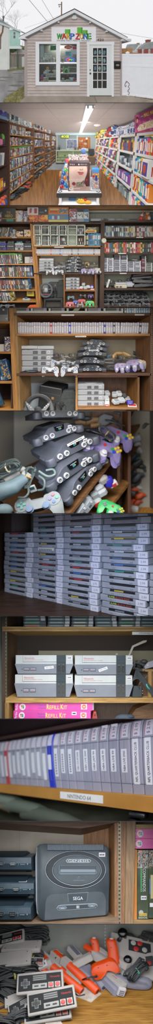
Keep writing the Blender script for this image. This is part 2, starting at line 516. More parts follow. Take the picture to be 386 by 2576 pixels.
 def sign(name,label,cat,x0,x1,y0,y1,d,m,ink=None,m2=None):
  b=MB();b.box(x0,x1,d,d+.8,-y1,-y0,m,.2);q=S.root(name,label,cat,(x0+x1)/2,y1,d);S.part('panel',b,q)
  if m2:b=MB();b.box(x0+1.2,x1-1.2,d-.3,d,-y1+1.2,-y0-1.2,m2);S.part('picture',b,q)
  if ink:
   b=MB()
   for k,(t,c)in enumerate(ink):[b.box(x0+2+j*2.6,x0+4+j*2.6,d-.5,d,-y0-3.4-k*3.4,-y0-1.6-k*3.4,c)for j in range((5,4,5)[k])]
   S.part('writing',b,q)
  return q
 sign('framed_sign','green framed dark picture in the top of the shop window','sign',126,142,114,126.5,5,C('#3fae5a',.5),m2=art('sgreen',['#27402f','#4f8b5c','#182a1d'],40))
 sign('framed_poster','large grey sketch-like poster standing in the shop window','poster',109.5,128.5,133,151,16,C('#d6d4cc',.6),m2=art('sketch',['#cfcfc6','#8f9088','#e6e4da','#6c7068'],30))
 sign('handwritten_note','pale blue handwritten note in the shop window','note',164.5,182.5,129,142.5,4,C('#a8d3e6',.7),[('Thanks',C('#35607c')),('for',C('#35607c')),('visiting',C('#35607c'))])
 sign('notice_sheet','white notice sheet with a red heading in the window corner','notice',183.2,195,117,136,4,C('#e9e6ea',.7)).name
 b=MB();b.box(183.2,195,3.6,4,-124,-117.2,C('#c8354a',.6));q=S.one('heading_strip',b,'red heading strip pasted over the white notice sheet','notice')
 b=MB()
 for k in range(4):b.box(184.5,194,3.6,4,-127-k*2.2,-126.4-k*2.2,C('#8f8a92'))
 S.one('printed_lines',b,'grey printed lines on the white notice sheet','notice')
 q=S.root('oval_sign','red oval sign glowing dimly at the top of the shop window','sign',171.5,122,6)
 b=MB();b.prism([(171.5+9.6*math.cos(t*.314),-118.3+4.6*math.sin(t*.314))for t in range(20)],5,6.4,C('#8e3b34',.5));S.part('panel',b,q)
 b=MB();[b.box(165.5+k*2.6,167.3+k*2.6,4.6,5,-120,-116.8,glow('#e06a55',.8))for k in range(5)];S.part('lettering',b,q)
 q=S.root('neon_sign','oval neon open sign in red, blue and yellow tubes','sign',177.5,156,6)
 b=MB();b.tube([(177.5+11.8*math.cos(t*.2618),5,-150.6+5.6*math.sin(t*.2618))for t in range(24)],.55,glow('#3a63ff',1.5),5,closed=True);S.part('neon_ring',b,q)
 b=MB();b.tube([(177.5+10.2*math.cos(t),5,-150.6+4.6*math.sin(t))for t in[1.8+k*.2 for k in range(14)]],.45,glow('#ff3b30',1.6),5);S.part('neon_arc',b,q)
 for k,(ch,col)in enumerate(zip('OPEN',('#ff4a38','#ffb02e','#49e06a','#4aa8ff'))):
  b=MB();b.text(ch,170.5+k*4.0,-152.8,4.6,glow(col,1.6),y=4.6,w=3.2);S.part('neon_letter',b,q)
 def toy(x,y,d,h,body,head,label,acc=None,name='toy_figure'):
  q=S.root(name,label,'toy',x,y,d)
  b=MB();b.ball((x,d,-y+h*.3),(h*.26,h*.2,h*.3),body,8,6);S.part('body',b,q)
  b=MB();b.ball((x,d,-y+h*.76),(h*.22,h*.2,h*.24),head,8,6)
  b.ball((x-h*.07,d-h*.17,-y+h*.8),h*.05,C('#201a18'),6,4);b.ball((x+h*.07,d-h*.17,-y+h*.8),h*.05,C('#201a18'),6,4);S.part('head',b,q)
  for sx in(-1,1):
   b=MB();b.tube([(x+sx*h*.18,d,-y+h*.5),(x+sx*h*.4,d-h*.1,-y+h*.42)],h*.09,acc or body,6);S.part('arm',b,q)
  return q
 toy(118,186,14,17,C('#9fb6c4',.6),C('#e8a04c',.6),'grey and orange plush animal in the lower shop window',C('#c9ccd0'),'plush_toy')
 toy(103.5,205,16,16,C('#c4344c',.6),C('#6f78b8',.6),'tall red and violet figure in the window corner')
 toy(137,187,18,18,C('#cdbfae',.6),C('#8f8f86',.6),'beige figure beside the plush animal in the window')
 toy(180.5,205,14,16,C('#c8d4e4',.6),C('#5b3a2a',.6),'white clothed brown haired doll on the window floor')
 toy(187.5,205,14,14,C('#c02f3f',.6),C('#39588f',.6),'red and blue figure beside the doll in the window')
 toy(155,183,18,11,C('#c9485a',.6),C('#e4d8cc',.6),'small red figure beside the green castle toy')
 toy(170,195,20,9,C('#a83244',.6),C('#cfc0b0',.6),'crouching red figure below the green castle toy')
 def pack(x0,x1,y0,y1,d,m,label,name='toy_box',th=8):
  q=S.root(name,label,'box',(x0+x1)/2,y1,d)
  b=MB();b.box(x0,x1,d,d+th,-y1,-y0,C('#cfc8bb',.6),.4);S.part('carton',b,q)
  b=MB();b.box(x0+.6,x1-.6,d-.3,d,-y1+.8,-y0-.8,m);S.part('print',b,q)
 A1=art('toysA',['#b8442e','#e9dcc6','#35618f','#d9b13c','#3c3a38'],45)
 A2=art('toysB',['#87a3b4','#e5e6e0','#58707e','#c9a58a','#2f3c44'],45)
 A3=art('toysC',['#6fae58','#cfe0b0','#3f7a3c','#9fca77'],30)
 pack(99,108,143,157,12,A2,'pale toy box at the edge of the upper window shelf')
 pack(108,121,149,157,8,A2,'low pale box below the sketch poster in the window')
 pack(121.5,128,147,157,9,A1,'narrow bright box below the sketch poster in the window')
 pack(129,135,145,157,10,A2,'small upright grey box on the upper window shelf')
 pack(136,142,147,157,9,A1,'orange brown box beside the window mullion')
 pack(153,160.5,146,157,9,A1,'small bright box beside the neon sign')
 pack(108,120,196,205,9,A1,'blue and orange box on the window floor')
 pack(113,140,187,196,12,A2,'wide pale box under the plush animal in the window')
 pack(108,116,181,188,8,art('redw',['#d23b34','#f0e6dc','#b3262c'],40),'red and white box before the plush animal in the window')
 pack(155,161,198,206,9,A2,'small grey box on the window floor beside the mullion')
 pack(165,176,202,206,9,A1,'flat toy tray on the window floor')
 pack(174,193,170,184,16,art('grn2',['#3d4a3c','#6a8060','#8a5a66','#2a302c'],40),'dark boxed toy behind the green castle toy')
 q=S.root('castle_toy','green castle-shaped toy on the inner window shelf','toy',166,184,10)
 b=MB();b.box(158.5,174,10,20,-184,-172,A3,.5);S.part('keep',b,q)
 for x in(160,172.5):
  b=MB();b.cyl((x,12,-184),2.3,15.5,A3,'z',8);b.cyl((x,12,-168.5),2.8,1.2,C('#4f9a48',.6),'z',8);S.part('tower',b,q)
 b=MB();b.prism([(163,-184),(169.5,-184),(169.5,-178),(166.2,-175),(163,-178)],9.4,10,C('#2f5e33',.7));S.part('gate',b,q)
def shop_fittings():
 S=S1
 q=S.root('shop_sign','white signboard with bright cartoon lettering above the shop window','sign',186,105,-4)
 b=MB();b.box(130.3,241.6,-5,-2,-105.3,-69,C('#f6f6f8',.5),.4);S.part('board',b,q)
 gm=C('#6cc04a',.5);gd=C('#4f9e37',.5)
 for x0,x1,y0,y1 in((164,177.5,74.5,87),(194.5,208,69.6,88),(208.2,220.5,76.5,88)):
  b=MB();b.box(x0,x1,-5.6,-5,-y1,-y0,gm);b.box(x0+(x1-x0)*.72,x1,-5.7,-5.6,-y1,-y0,gd);S.part('green_block',b,q)
 cols=['#4db848','#e2403c','#f3b92f','#3f7ad6',None,'#e2403c','#f3b92f','#3f7ad6','#4db848']
 sp=[(143,13),(156,11.5),(167,10),(177,10.5),None,(189.5,10.5),(200,10),(210,10),(219.5,9.5)]
 rot=[-.05,.06,-.04,.05,0,-.06,.05,-.04,.05]
 for ch,c,s_,ro in zip('WARP ZONE',cols,sp,rot):
  if not c:continue
  b=MB();b.text(ch,s_[0]+.7,-99.6,14.8,C('#2c2a30',.6),y=-5.75,w=s_[1]+1,rot=ro);b.text(ch,s_[0],-99,14.4,C(c,.5),y=-6.2,w=s_[1],rot=ro);S.part('letter',b,q,label='%s letter'%{'#4db848':'green','#e2403c':'red','#f3b92f':'yellow','#3f7ad6':'blue'}[c])
 b=MB();b.text('WHERE PAST MEETS PRESENT',186,-104.2,3.6,C('#2b2930',.6),y=-5.4,w=85,align='c');S.part('slogan',b,q,label='small black slogan')
 q=S.root('flood_light','white flood light under the gable peak of the shop','lamp',187,50,-8)
 b=MB();b.box(181.5,194,-14,-2,-49.5,-45,C('#dfe3e0',.4),1);S.part('housing',b,q)
 b=MB();b.prism([(182.5,-45),(193.5,-45),(191.5,-40.5),(184.5,-40.5)],-12,-2,C('#cfd6d2',.4));S.part('hood',b,q)
 b=MB();b.box(183,192.5,-13,-5,-50.4,-49.4,C('#f6f4e6',.3));S.part('lens',b,q)
 q=S.root('mailbox','black wall mailbox with an oval brass plate beside the shop door','mailbox',294.5,172,-5)
 mb=C('#1c1a19',.4)
 b=MB();b.box(286.5,303,-8,-1.6,-173,-157.5,mb,.6);S.part('body',b,q)
 b=MB();b.prism([(-9.2,-157.6),(-1.6,-157.6),(-1.6,-152.6),(-7,-154)],286,303.6,mb,'x');S.part('lid',b,q)
 b=MB();b.prism([(295+4.4*math.cos(t*.35),-163.5+2.6*math.sin(t*.35))for t in range(18)],-8.7,-8,C('#b8a890',.35,.6));S.part('plate',b,q)
 q=S.root('vinyl_fence','tall white vinyl privacy fence joining the shop corner','fence',345,242,-10)
 fw=C('#f4f5f8',.45)
 def sec(x0,d0,x1,d1,name):
  def pr(t0,t1,z0,z1,th,nm):
   b=MB();dx,dd=x1-x0,d1-d0;L=math.hypot(dx,dd);nx,nd=-dd/L*th,dx/L*th
   A=(x0+dx*t0,d0+dd*t0);B=(x0+dx*t1,d0+dd*t1)
   b.add([(A[0]-nx,A[1]-nd,z0),(B[0]-nx,B[1]-nd,z0),(B[0]+nx,B[1]+nd,z0),(A[0]+nx,A[1]+nd,z0),(A[0]-nx,A[1]-nd,z1),(B[0]-nx,B[1]-nd,z1),(B[0]+nx,B[1]+nd,z1),(A[0]+nx,A[1]+nd,z1)],[(0,3,2,1),(4,5,6,7),(0,1,5,4),(1,2,6,5),(2,3,7,6),(3,0,4,7)],fw)
   return b
  p=MB()
  n=max(2,int(math.hypot(x1-x0,d1-d0)/9))
  for k in range(n):
   bb=pr((k+.01)/n,(k+.99)/n,-240,-138,.9,'');p.add([tuple(v)for v in bb.v],bb.f,fw)
  S.part('board_panel',p,q)
  for z0,z1 in((-140.5,-135),(-168,-163),(-241,-236)):S.part('rail',pr(0,1,z0,z1,2,''),q)
 x_post,dp=323.5,6
 sec(306.5,4,x_post,dp,'short');sec(x_post,dp,470,-115,'long')
 b=MB();b.box(x_post-3.6,x_post+3.6,dp-3.6,dp+3.6,-242,-133,fw,.4);S.part('post',b,q)
 b=MB();b.box(x_post-4.4,x_post+4.4,dp-4.4,dp+4.4,-133.2,-131.6,fw,.4);b.add([(x_post-4,dp-4,-131.6),(x_post+4,dp-4,-131.6),(x_post+4,dp+4,-131.6),(x_post-4,dp+4,-131.6),(x_post,dp,-129)],[(0,1,4),(1,2,4),(2,3,4),(3,0,4)],fw);S.part('post_cap',b,q)
 pts=[(323,-2,-238),(325.5,-3,-232),(321.5,-3,-228),(326,-3,-222),(322.5,-3,-217),(326,-3,-212),(320,-3,-205),(316,-3,-208),(314,-3,-213),(315.5,-3,-217),(318,-3,-214)]
 b=MB();b.spline(pts,.55,C('#7d5a4c',.9),5);b.spline([(320,-3,-205),(318,-4,-203),(316,-3,-206)],.4,C('#7d5a4c',.9),4)
 S.one('bare_vine',b,'bare brown curling vine stem climbing the white fence post','plant')
def shop_surrounds():
 S=S1
 q=S.root('green_house','mint green clapboard house across the driveway','house',20,178,900)
 D=950;k=S.D/(S.D+D)
 def X(xi):return S.cx+(xi-S.cx)/k
 def Z(yi):return-(S.cy+(yi-S.cy)/k)
 wm=two('pale_clapboard','#d3d6d0','#dfe1db',(1,1,1),4,.6);mm=two('mint_clapboard','#a3c9bd','#b3d6ca',(1,1,1),4,.6)
 def laps(b,x0,x1,y0,y1,d,m,st):
  y=y1
  while y>y0+.5:
   t=max(y-st,y0);b.add([(X(x0),d-5,Z(y)),(X(x1),d-5,Z(y)),(X(x1),d,Z(t)),(X(x0),d,Z(t)),(X(x0),d+8,Z(y)),(X(x1),d+8,Z(y)),(X(x1),d+8,Z(t)),(X(x0),d+8,Z(t))],[(0,1,2,3),(4,7,6,5),(0,4,5,1),(3,2,6,7),(0,3,7,4),(1,5,6,2)],m);y=t
 b=MB();laps(b,-40,19.5,55,178,D,wm,2.8);b.box(X(-40),X(19.5),D+8,D+40,Z(178),Z(60),wm);S.part('ground_wall',b,q)
 b=MB();laps(b,21,47.5,73,116,D+30,mm,2.6);b.box(X(21),X(47.5),D+38,D+40,Z(116),Z(74),mm);S.part('upper_wall',b,q,'mint green upper storey')
 b=MB();b.box(X(20.5),X(48.5),D+20,D+70,Z(122.5),Z(116),C('#dfe8e6',.6));S.part('overhang_band',b,q)
 b=MB();b.box(X(-40),X(22),D-14,D-2,Z(179.5),Z(176),C('#8f8d88',.8));S.part('foundation',b,q)
 rm=C('#8d9496',.8)
 b=MB();b.prism([(X(-40),Z(20)),(X(-40),Z(46)),(X(58),Z(83)),(X(58),Z(80)),(X(40),Z(73)),(X(0),Z(48))],D-60,D+60,rm);S.part('roof',b,q)
 b=MB();b.prism([(X(-40),Z(40)),(X(-40),Z(46)),(X(59),Z(84)),(X(59),Z(80))],D-75,D-58,C('#cfd6d6',.5));S.part('gutter',b,q)
 b=MB();b.tube([(X(21),D-14,Z(72)),(X(20),D-14,Z(100)),(X(19),D-14,Z(160)),(X(17),D-14,Z(177))],2.6,C('#e4ecea',.5),6);S.part('downpipe',b,q)
 b=MB();b.box(X(31),X(38),D+20,D+28,Z(97),Z(78),C('#d9e4e0',.5));w=S.part('window_frame',b,q)
 b=MB();b.box(X(32),X(37),D+17,D+20,Z(87),Z(79.5),C('#7c8b94',.2));b.box(X(32),X(37),D+17,D+20,Z(96),Z(88.5),C('#6d7a84',.2));S.part('pane',b,w)
 b=MB();b.tube([(X(42),D+25,Z(122)),(X(42),D+25,Z(172))],3.4,C('#3f6152',.6),6);S.part('porch_post',b,q)
 q2=S.root('vent_pipe','rusty metal flue pipe bracketed to the green house','pipe',10,127,860)
 b=MB();st=C('#8b9298',.4,.6);ru=C('#8a5a3e',.7)
 b.tube([(X(12.3),D-30,Z(48)),(X(11.5),D-30,Z(70))],5.5,st,8);b.tube([(X(12.6),D-30,Z(42.5)),(X(12.3),D-30,Z(48))],[8,6],st,8);S.part('upper_pipe',b,q2)
 b=MB();b.tube([(X(11.5),D-30,Z(69)),(X(10),D-30,Z(82)),(X(6),D-30,Z(89)),(X(5),D-30,Z(95))],5.5,ru,8);S.part('elbow',b,q2,'rust brown elbow')
 b=MB();b.tube([(X(5),D-30,Z(94)),(X(4.6),D-30,Z(122)),(X(2.5),D-30,Z(126)),(X(-4),D-30,Z(127))],5.5,C('#7c6a60',.6),8);S.part('lower_pipe',b,q2)
 b=MB();b.box(X(-6),X(6),D-40,D,Z(91),Z(88.6),C('#6b6f72',.5));S.part('bracket',b,q2)
 q=S.root('board_fence','weathered grey board fence at the end of the driveway','fence',40,168,1300)
 D=1310;k=S.D/(S.D+D)
 b=MB()
 for n in range(19):b.box(X(18+n*2.1),X(19.95+n*2.1),D,D+12,Z(168.6),Z(139),two('grey_boards','#6d6a60','#8b877c',(3,1,.3),5,.8))
 S.part('boards',b,q)
 b=MB();b.box(X(18),X(58),D-8,D,Z(142),Z(140),C('#7d7a70',.8));S.part('rail',b,q)
 b=MB();b.box(X(56.5),X(64),D-20,D+4,Z(168),Z(143),C('#cdd2d2',.6));S.part('gate_board',b,q,'pale end board')
 q=S.root('far_garage','low garage with a reddish roof behind the board fence','building',45,150,1800)
 D=1900;k=S.D/(S.D+D)
 b=MB();b.box(X(22),X(64),D,D+60,Z(160),Z(139),C('#a9a49c',.7));S.part('wall',b,q)
 b=MB();b.prism([(X(20),Z(139)),(X(66),Z(139)),(X(66),Z(128)),(X(50),Z(124)),(X(34),Z(134))],D-30,D+60,C('#b8b4b0',.8));S.part('roof',b,q)
 b=MB();b.box(X(20),X(66),D-40,D-28,Z(140),Z(136.6),C('#8a6660',.8));S.part('eave',b,q)
 def tree(name,label,xi,yi,D,h,seed,spread,tw,col='#75685f',lean=0):
  k=S.D/(S.D+D);X=lambda xi:S.cx+(xi-S.cx)/k;Z=lambda yi:-(S.cy+(yi-S.cy)/k)
  rr=random.Random(seed);q=S.root(name,label,'tree',X(xi),-Z(yi),D)
  m=C(col,.9);bt=MB();bb=MB()
  def grow(p,v,L,r,n):
   pts=[p];rs=[r]
   for j in range(3):
    v=(v+Vector((rr.uniform(-.25,.25),rr.uniform(-.25,.25),rr.uniform(-.1,.2)))).normalized()
    p=p+v*L/3;pts.append(p);rs.append(r*(1-.12*(j+1)))
   (bt if n>=5 else bb).tube(pts,rs,m,5 if n>3 else 3)
   if n==0:return
   for j in range(3 if n>1 else 2):
    a=rr.uniform(0,6.28);t=rr.uniform(.4,.95)*spread
    d=(v+Vector((math.cos(a)*t,math.sin(a)*t*.6,rr.uniform(-.25,.5)))).normalized()
    grow(pts[2 if j==0 else 3],d,L*rr.uniform(.6,.85),r*.6,n-1)
  grow(Vector((X(xi),D,Z(yi))),Vector((lean,0,1)),h/k,tw/k,5)
  S.part('trunk',bt,q);S.part('branches',bb,q)
 tree('bare_tree','tall bare tree rising behind the roof of the green house',4,72,1700,30,5,.95,1.1,'#857b75')
 tree('bare_tree','bare tree spreading beyond the vent pipe and house eave',30,92,2100,24,9,1.1,.8,'#958d87',.5)
 tree('bare_tree','small bare tree between the green house and the shop corner',55,138,2400,13,4,.9,.4,'#9c948c')
 b=MB();rr=random.Random(5);k=S.D/(S.D+2000);X=lambda xi:S.cx+(xi-S.cx)/k;Z=lambda yi:-(S.cy+(yi-S.cy)/k)
 for n in range(420):
  x=20+rr.random()*42;y=114+rr.random()*24+abs(x-44)*.2
  b.box(-9,9,-9,9,-5,5,C(rr.choice(['#5d6b4c','#6f7a58','#84805f']),.9),0,Matrix.Translation((X(x),2000+rr.uniform(-60,60),Z(y)))@Matrix.Rotation(rr.uniform(0,3),4,'Y')@Matrix.Rotation(rr.uniform(0,3),4,'X'))
 q=S.root('evergreen_shrub','dull green shrub seen under the overhang of the green house','shrub',X(40),-Z(139),2000);S.part('foliage',b,q)
 D=1500;k=S.D/(S.D+D)
 q=S.root('brick_house','red brick house with a grey roof beyond the white fence','house',X(375),150,D)
 bm_=two('red_brick','#7c4038','#96554a',(1,1,2),12,.8)
 b=MB();b.box(X(352.5),X(410),D,D+60,Z(150),Z(122),bm_);S.part('wall',b,q)
 b=MB();b.prism([(X(350),Z(124)),(X(420),Z(121)),(X(420),Z(101)),(X(371),Z(106.5))],D-30,D+90,two('slate_roof','#83898a','#979b99',(1,1,3),8,.9));S.part('roof',b,q)
 b=MB();b.box(X(379),X(388),D+80,D+140,Z(112),Z(98.5),C('#8d5044',.9));b.box(X(378.4),X(389),D+75,D+145,Z(99.5),Z(98),C('#6f443a',.9));S.part('chimney',b,q)
 for x in(358.5,375):
  b=MB();b.box(X(x),X(x+3.6),D-10,D,Z(136),Z(124),C('#dfe2e4',.5));w=S.part('window',b,q);b=MB();b.box(X(x+.7),X(x+2.9),D-13,D-10,Z(135),Z(125),C('#7f8890',.3));S.part('pane',b,w)
 D=2000;k=S.D/(S.D+D)
 q=S.root('gabled_house','pale house with a grey gabled roof beyond the fence','house',X(340),150,D)
 b=MB();b.box(X(320),X(362),D,D+60,Z(150),Z(126),C('#c6c8c6',.7));S.part('wall',b,q)
 b=MB();b.prism([(X(318),Z(127)),(X(324),Z(111.5)),(X(350),Z(110.5)),(X(338),Z(127))],D-40,D+70,two('grey_roof','#8d9291','#a5a8a4',(1,1,3),8,.9));S.part('roof',b,q)
 b=MB();b.prism([(X(336),Z(129)),(X(352),Z(110)),(X(364),Z(121)),(X(364),Z(129))],D-70,D-38,C('#d5d7d6',.7));S.part('gable',b,q)
 b=MB();b.box(X(350),X(355),D+40,D+90,Z(113),Z(107.5),C('#8d5a4c',.9));S.part('chimney',b,q)
 D=300;k=S.D/(S.D+D)
 q=S.root('picket_screen','orange-brown wooden screen behind the white fence by the shop corner','fence',X(320),142,D)
 b=MB()
 for n in range(13):b.box(X(306+n*2.2),X(307.9+n*2.2),D,D+5,Z(150),Z(121.5+(n%3)*.3),wood('#a5764a','#c3955f','z'))
 S.part('boards',b,q)
 b=MB();b.box(X(306),X(347),D-4,D,Z(135.5),Z(132.6),C('#94683f',.8));S.part('rail',b,q)
 b=MB();b.box(X(304),X(320),D+300,D+330,Z(122),Z(117),C('#9a7a78',.8));S.part('far_boards',b,q)
 D=700;k=S.D/(S.D+D)
 q=S.root('utility_pole','wooden utility pole with a transformer arm behind the shop roof','pole',X(155),60,D)
 b=MB();b.tube([(X(155),D,Z(150)),(X(155.4),D,Z(5))],[4.4,3.4],C('#7d5b45',.9),8);S.part('pole',b,q)
 b=MB();b.box(X(147),X(156),D-6,D-3,Z(12.6),Z(11),C('#6a625c',.8));S.part('crossarm',b,q)
 b=MB()
 for x,y in((148.5,13),(150.8,16),(149.5,18)):b.ball((X(x),D-6,Z(y)),3.4,C('#8b9194',.5),6,4)
 b.tube([(X(148),D-6,Z(12)),(X(149),D-8,Z(16)),(X(151),D-6,Z(19))],.8,C('#55585a'),4);S.part('insulators',b,q)
 b=MB();b.cyl((X(155.6),D-6,Z(5)),1.6,-8,C('#6a5a50'),'z',6);S.part('pole_cap',b,q)
 def wire(label,a,e,d0,d1,sag=1.5,r=.8):
  pa=S.inv(*a,d0);pe=S.inv(*e,d1);b=MB();pts=[]
  for n in range(13):
   t=n/12;pts.append((pa[0]+(pe[0]-pa[0])*t,d0+(d1-d0)*t,-(pa[1]+(pe[1]-pa[1])*t+sag*4*t*(1-t))))
  b.tube(pts,r,C('#4a4d50',.7),4);S.one('power_line',b,label,'cable','overhead wires')
 wire('thick overhead wire crossing the sky to the shop roof',(72,-2),(120,55),40,80,0,.62)
 wire('overhead wire crossing the sky nearest the utility pole',(106,0),(136,49),40,80,0,.5)
 wire('thin slack wire running past the green house to the pole',(62,71),(153,37),600,600,3,.45)
 wire('thin wire running from the shop eave past the brick house',(305,83),(390,97.5),300,300,.5,.5)
ground();shop();shop_fittings();shop_surrounds()
# ============================================================ bay: the aisle of the shop
S2=Stage(1,195,97,400,.32)
FL2=312
LX=195-227
def rx2(h):return 195+175+(215-h)/245*25
def dk(k):return 400/k-400
GAMES=['#c9c6c0','#3c3f46','#6f8fb0','#3c3f46','#8c8a86','#b04a3c','#d8d4ca','#2d4468','#8c8a86','#5d5f68','#a3763f','#4c6b52','#3c3f46','#e2dfd8','#5d5f68','#8e2f34']
GN={'#c9c6c0':'pale grey','#3c3f46':'charcoal','#6f8fb0':'light blue','#b04a3c':'rust red','#d8d4ca':'off white','#2d4468':'navy','#8c8a86':'grey','#a3763f':'tan','#4c6b52':'dull green','#e2dfd8':'white','#5d5f68':'slate','#8e2f34':'dark red'}
def aisle_room():
 S=S2
 fm=two('oak_floor','#5f3a14','#96652b',(14,1.2,1),3,.35,6,.3,.7,coat=.2,dist=.5)
 b=MB();b.box(-120,520,-60,dk(.335),-FL2-4,-FL2,fm);S.struct('floor',b)
 b=MB();b.box(-120,520,dk(.335),1700,-FL2-4,-FL2,two('grey_mat','#7d8486','#90989a',(1,1,1),4,.9));S.struct('floor',b)
 cm=C('#c4bab6',.5);b=MB();b.box(-200,600,-100,1700,-2,6,cm)
 S.struct('ceiling',b)
 b=MB()
 for x in(110,290):b.box(x-.5,x+.5,-90,1500,-2.3,-2,C('#a39a97',.7))
 for d in(60,260,520,900):b.box(-150,520,d,d+1.2,-2.3,-2,C('#a39a97',.7))
 S.struct('trim_1',b)
 wl=C('#b9c4c6',.7)
 b=MB();b.box(-150,-145,-60,1700,-FL2,-2,wl);S.struct('wall_left',b)
 b=MB();b.box(520,525,-60,1700,-FL2,-2,wl);S.struct('wall_right',b)
 D=1500;k=400/(400+D)
 X=lambda xi:195+(xi-195)/k
 Z=lambda yi:-(97+(yi-97)/k)
 b=MB();b.box(X(130),X(194),D,D+10,Z(170),Z(60),C('#8c999d',.7));b.box(X(228),X(262),D,D+10,Z(170),Z(60),C('#9aa6a5',.7));b.box(X(194),X(228),D,D+10,Z(87),Z(60),C('#9aa6a5',.7))
 S.struct('wall_back',b)
 b=MB();b.box(X(143),X(250),D-120,D-100,Z(82.5),Z(74),C('#b7d3d6',.6));S.struct('beam',b)
 b=MB();b.box(X(143),X(145.5),D-60,D,Z(150),Z(82),C('#a8b4b0',.6));S.struct('trim_2',b)
 b=MB();om=C('#b2713a',.7);b.box(X(193),X(229),D+160,D+166,Z(140),Z(85),om);b.box(X(190),X(194),D+10,D+160,Z(140),Z(85),om);b.box(X(228),X(232),D+10,D+160,Z(140),Z(85),om)
 S.struct('wall_far',b)
 q=S.root('wooden_rack','dark wooden rack in the orange room beyond the opening','shelf',X(210),-Z(126),D+130)
 for y in(98,106,114,122):
  b=MB();b.box(X(198),X(222),D+120,D+158,Z(y+.9),Z(y),C('#7b4a26',.6));S.part('shelf',b,q)
 for x in(198,222):
  b=MB();b.box(X(x)-3,X(x)+3,D+120,D+158,Z(126),Z(92),C('#7b4a26',.6));S.part('upright',b,q)
 rr=random.Random(2)
 for r_,y in enumerate((98,106,114,122)):
  for j in range(6):
   x=199.5+j*3.7;b=MB();h=rr.uniform(2,5);b.box(X(x),X(x+2.8),D+124,D+150,Z(y),Z(y-h),C(rr.choice(['#c88a58','#8a3f2c','#d8c8b0','#5a3522','#b0583a']),.6),1)
   S.one('stored_box',b,'blurred box, %s along the %s shelf of the rack in the orange room'%(nth(j),nth(r_)),'box','boxes in the orange room')
 b=MB();b.ball((X(219.5),D+60,Z(90)),8,glow('#fff1cf',5),8,6);S.one('globe_bulb',b,'small glowing bulb in the orange room','lamp')
 q=S.root('arcade_sign','yellow-green lettered arcade sign hanging on the beam','sign',X(166),-Z(90),D-130)
 b=MB();b.box(X(156.5),X(176),D-130,D-122,Z(89.5),Z(82),C('#26301c',.6));S.part('board',b,q)
 for j,ch in enumerate('ARCADE'):
  b=MB();b.text(ch,X(157.3+j*3.05),Z(88.6),5.6/k,glow('#d6e63c',1.1),y=D-134,w=2.7/k);S.part('letter',b,q)
 q=S.root('blue_board','blue pin board of small pictures on the far wall','board',X(182),-Z(115),D-6)
 b=MB();b.box(X(167.5),X(197),D-10,D-2,Z(116),Z(91.5),C('#cfd4c8',.6));S.part('frame',b,q)
 b=MB();b.box(X(169),X(195.5),D-14,D-10,Z(114.6),Z(93),art('boardb',['#3f5f9c','#4a6ba8','#a9a184','#39558c','#7f93b8'],22));S.part('panel',b,q)
 b=MB();b.box(X(193.5),X(196.5),D-20,D-2,Z(140),Z(82),C('#c2cac6',.6));S.struct('trim_3',b)
 D=1087;k=400/(400+D);X=lambda xi:195+(xi-195)/k;Z=lambda yi:-(97+(yi-97)/k)
 q=S.root('display_counter','long glass fronted display counter at the end of the aisle','counter',X(170),-Z(155),D)
 cmx=C('#d9dac8',.5)
 b=MB();b.box(X(141.5),X(226),D,D+150,Z(155),Z(150.5),C('#33312e',.5));S.part('plinth',b,q)
 b=MB();b.box(X(141.5),X(226),D+140,D+150,Z(150.5),Z(121.5),C('#cfd0bc',.6));S.part('back_panel',b,q)
 b=MB();b.box(X(141.5),X(226),D,D+150,Z(151),Z(149.6),cmx);b.box(X(141.5),X(226),D+6,D+140,Z(136.2),Z(135.4),cmx);b.box(X(141.5),X(226),D+6,D+140,Z(143.6),Z(142.8),cmx);S.part('shelf',b,q)
 b=MB();b.box(X(140.8),X(227),D-8,D+158,Z(122),Z(119.3),C('#aebfb0',.3));S.part('countertop',b,q)
 for x in(141.5,184,225):
  b=MB();b.box(X(x),X(x+1.2),D,D+4,Z(151),Z(121.5),cmx);S.part('post',b,q)
 b=MB();b.box(X(142.5),X(225),D+1,D+2.5,Z(149.5),Z(122),glass('case_glass','#f0f6ea',.9));S.part('glass_front',b,q)
 for j in range(14):
  x=144+j*5.6;b=MB();r_=j%3;y=(135.3,142.7,149.5)[r_]
  b.box(X(x),X(x+rr.uniform(2,4)),D+30,D+70,Z(y),Z(y-rr.uniform(1.2,3.6)),C(rr.choice(['#e4e7e2','#8a969c','#5d6c74','#b9b19c']),.6),1)
  S.one('display_item',b,'small item in the glass counter, %s from its near end on the %s shelf'%(nth(j//3),nth(r_)),'item','items in the counter')
 for n,(x0,x1,h,c,lab)in enumerate(((144,151,8,'#5f6a70','grey figure heap on the far counter end'),(147,150.5,12,'#7d6a5c','brown toy standing on the far counter end'),(168,172,4,'#c9c9bd','small pale box on the far counter'),(187,193,6,'#6b5138','brown box on the counter below the blue board'),(195,199,7,'#8a5a38','tan box on the counter beside the opening'),(206,217,5,'#d5dade','white printer-like box on the counter'),(217,222,4,'#b9c2c6','grey tray on the counter beside the monitor'))):
  b=MB();b.box(X(x0),X(x1),D+20,D+60,Z(119.3),Z(119.3-h),C(c,.6),3);S.one('counter_item',b,lab,'item')
 q=S.root('desk_monitor','dark computer monitor seen from behind on the counter','monitor',X(229),-Z(131),D-60)
 b=MB();b.box(X(222),X(236),D-60,D-40,Z(129),Z(115.5),C('#262a2e',.5),3);S.part('screen_back',b,q)
 b=MB();b.box(X(227),X(231),D-56,D-44,Z(132),Z(129),C('#1d2023',.5));b.box(X(224),X(234),D-64,D-30,Z(133),Z(131.6),C('#1d2023',.5));S.part('stand',b,q)
 q=S.root('counter_desk','low wooden desk with white boxes carrying the monitor','desk',X(225),-Z(150),D-60)
 b=MB();b.box(X(206),X(240),D-80,D-10,Z(135),Z(133),C('#9a7448',.5));S.part('desk_top',b,q)
 b=MB();b.box(X(208),X(238),D-60,D-20,Z(156),Z(135),C('#6d5a44',.6));S.part('pedestal',b,q)
 b=MB();b.box(X(207),X(219),D-78,D-50,Z(133),Z(127),C('#cdd9e0',.5),3);S.one('paper_tray',b,'pale blue-grey paper tray on the desk','tray')
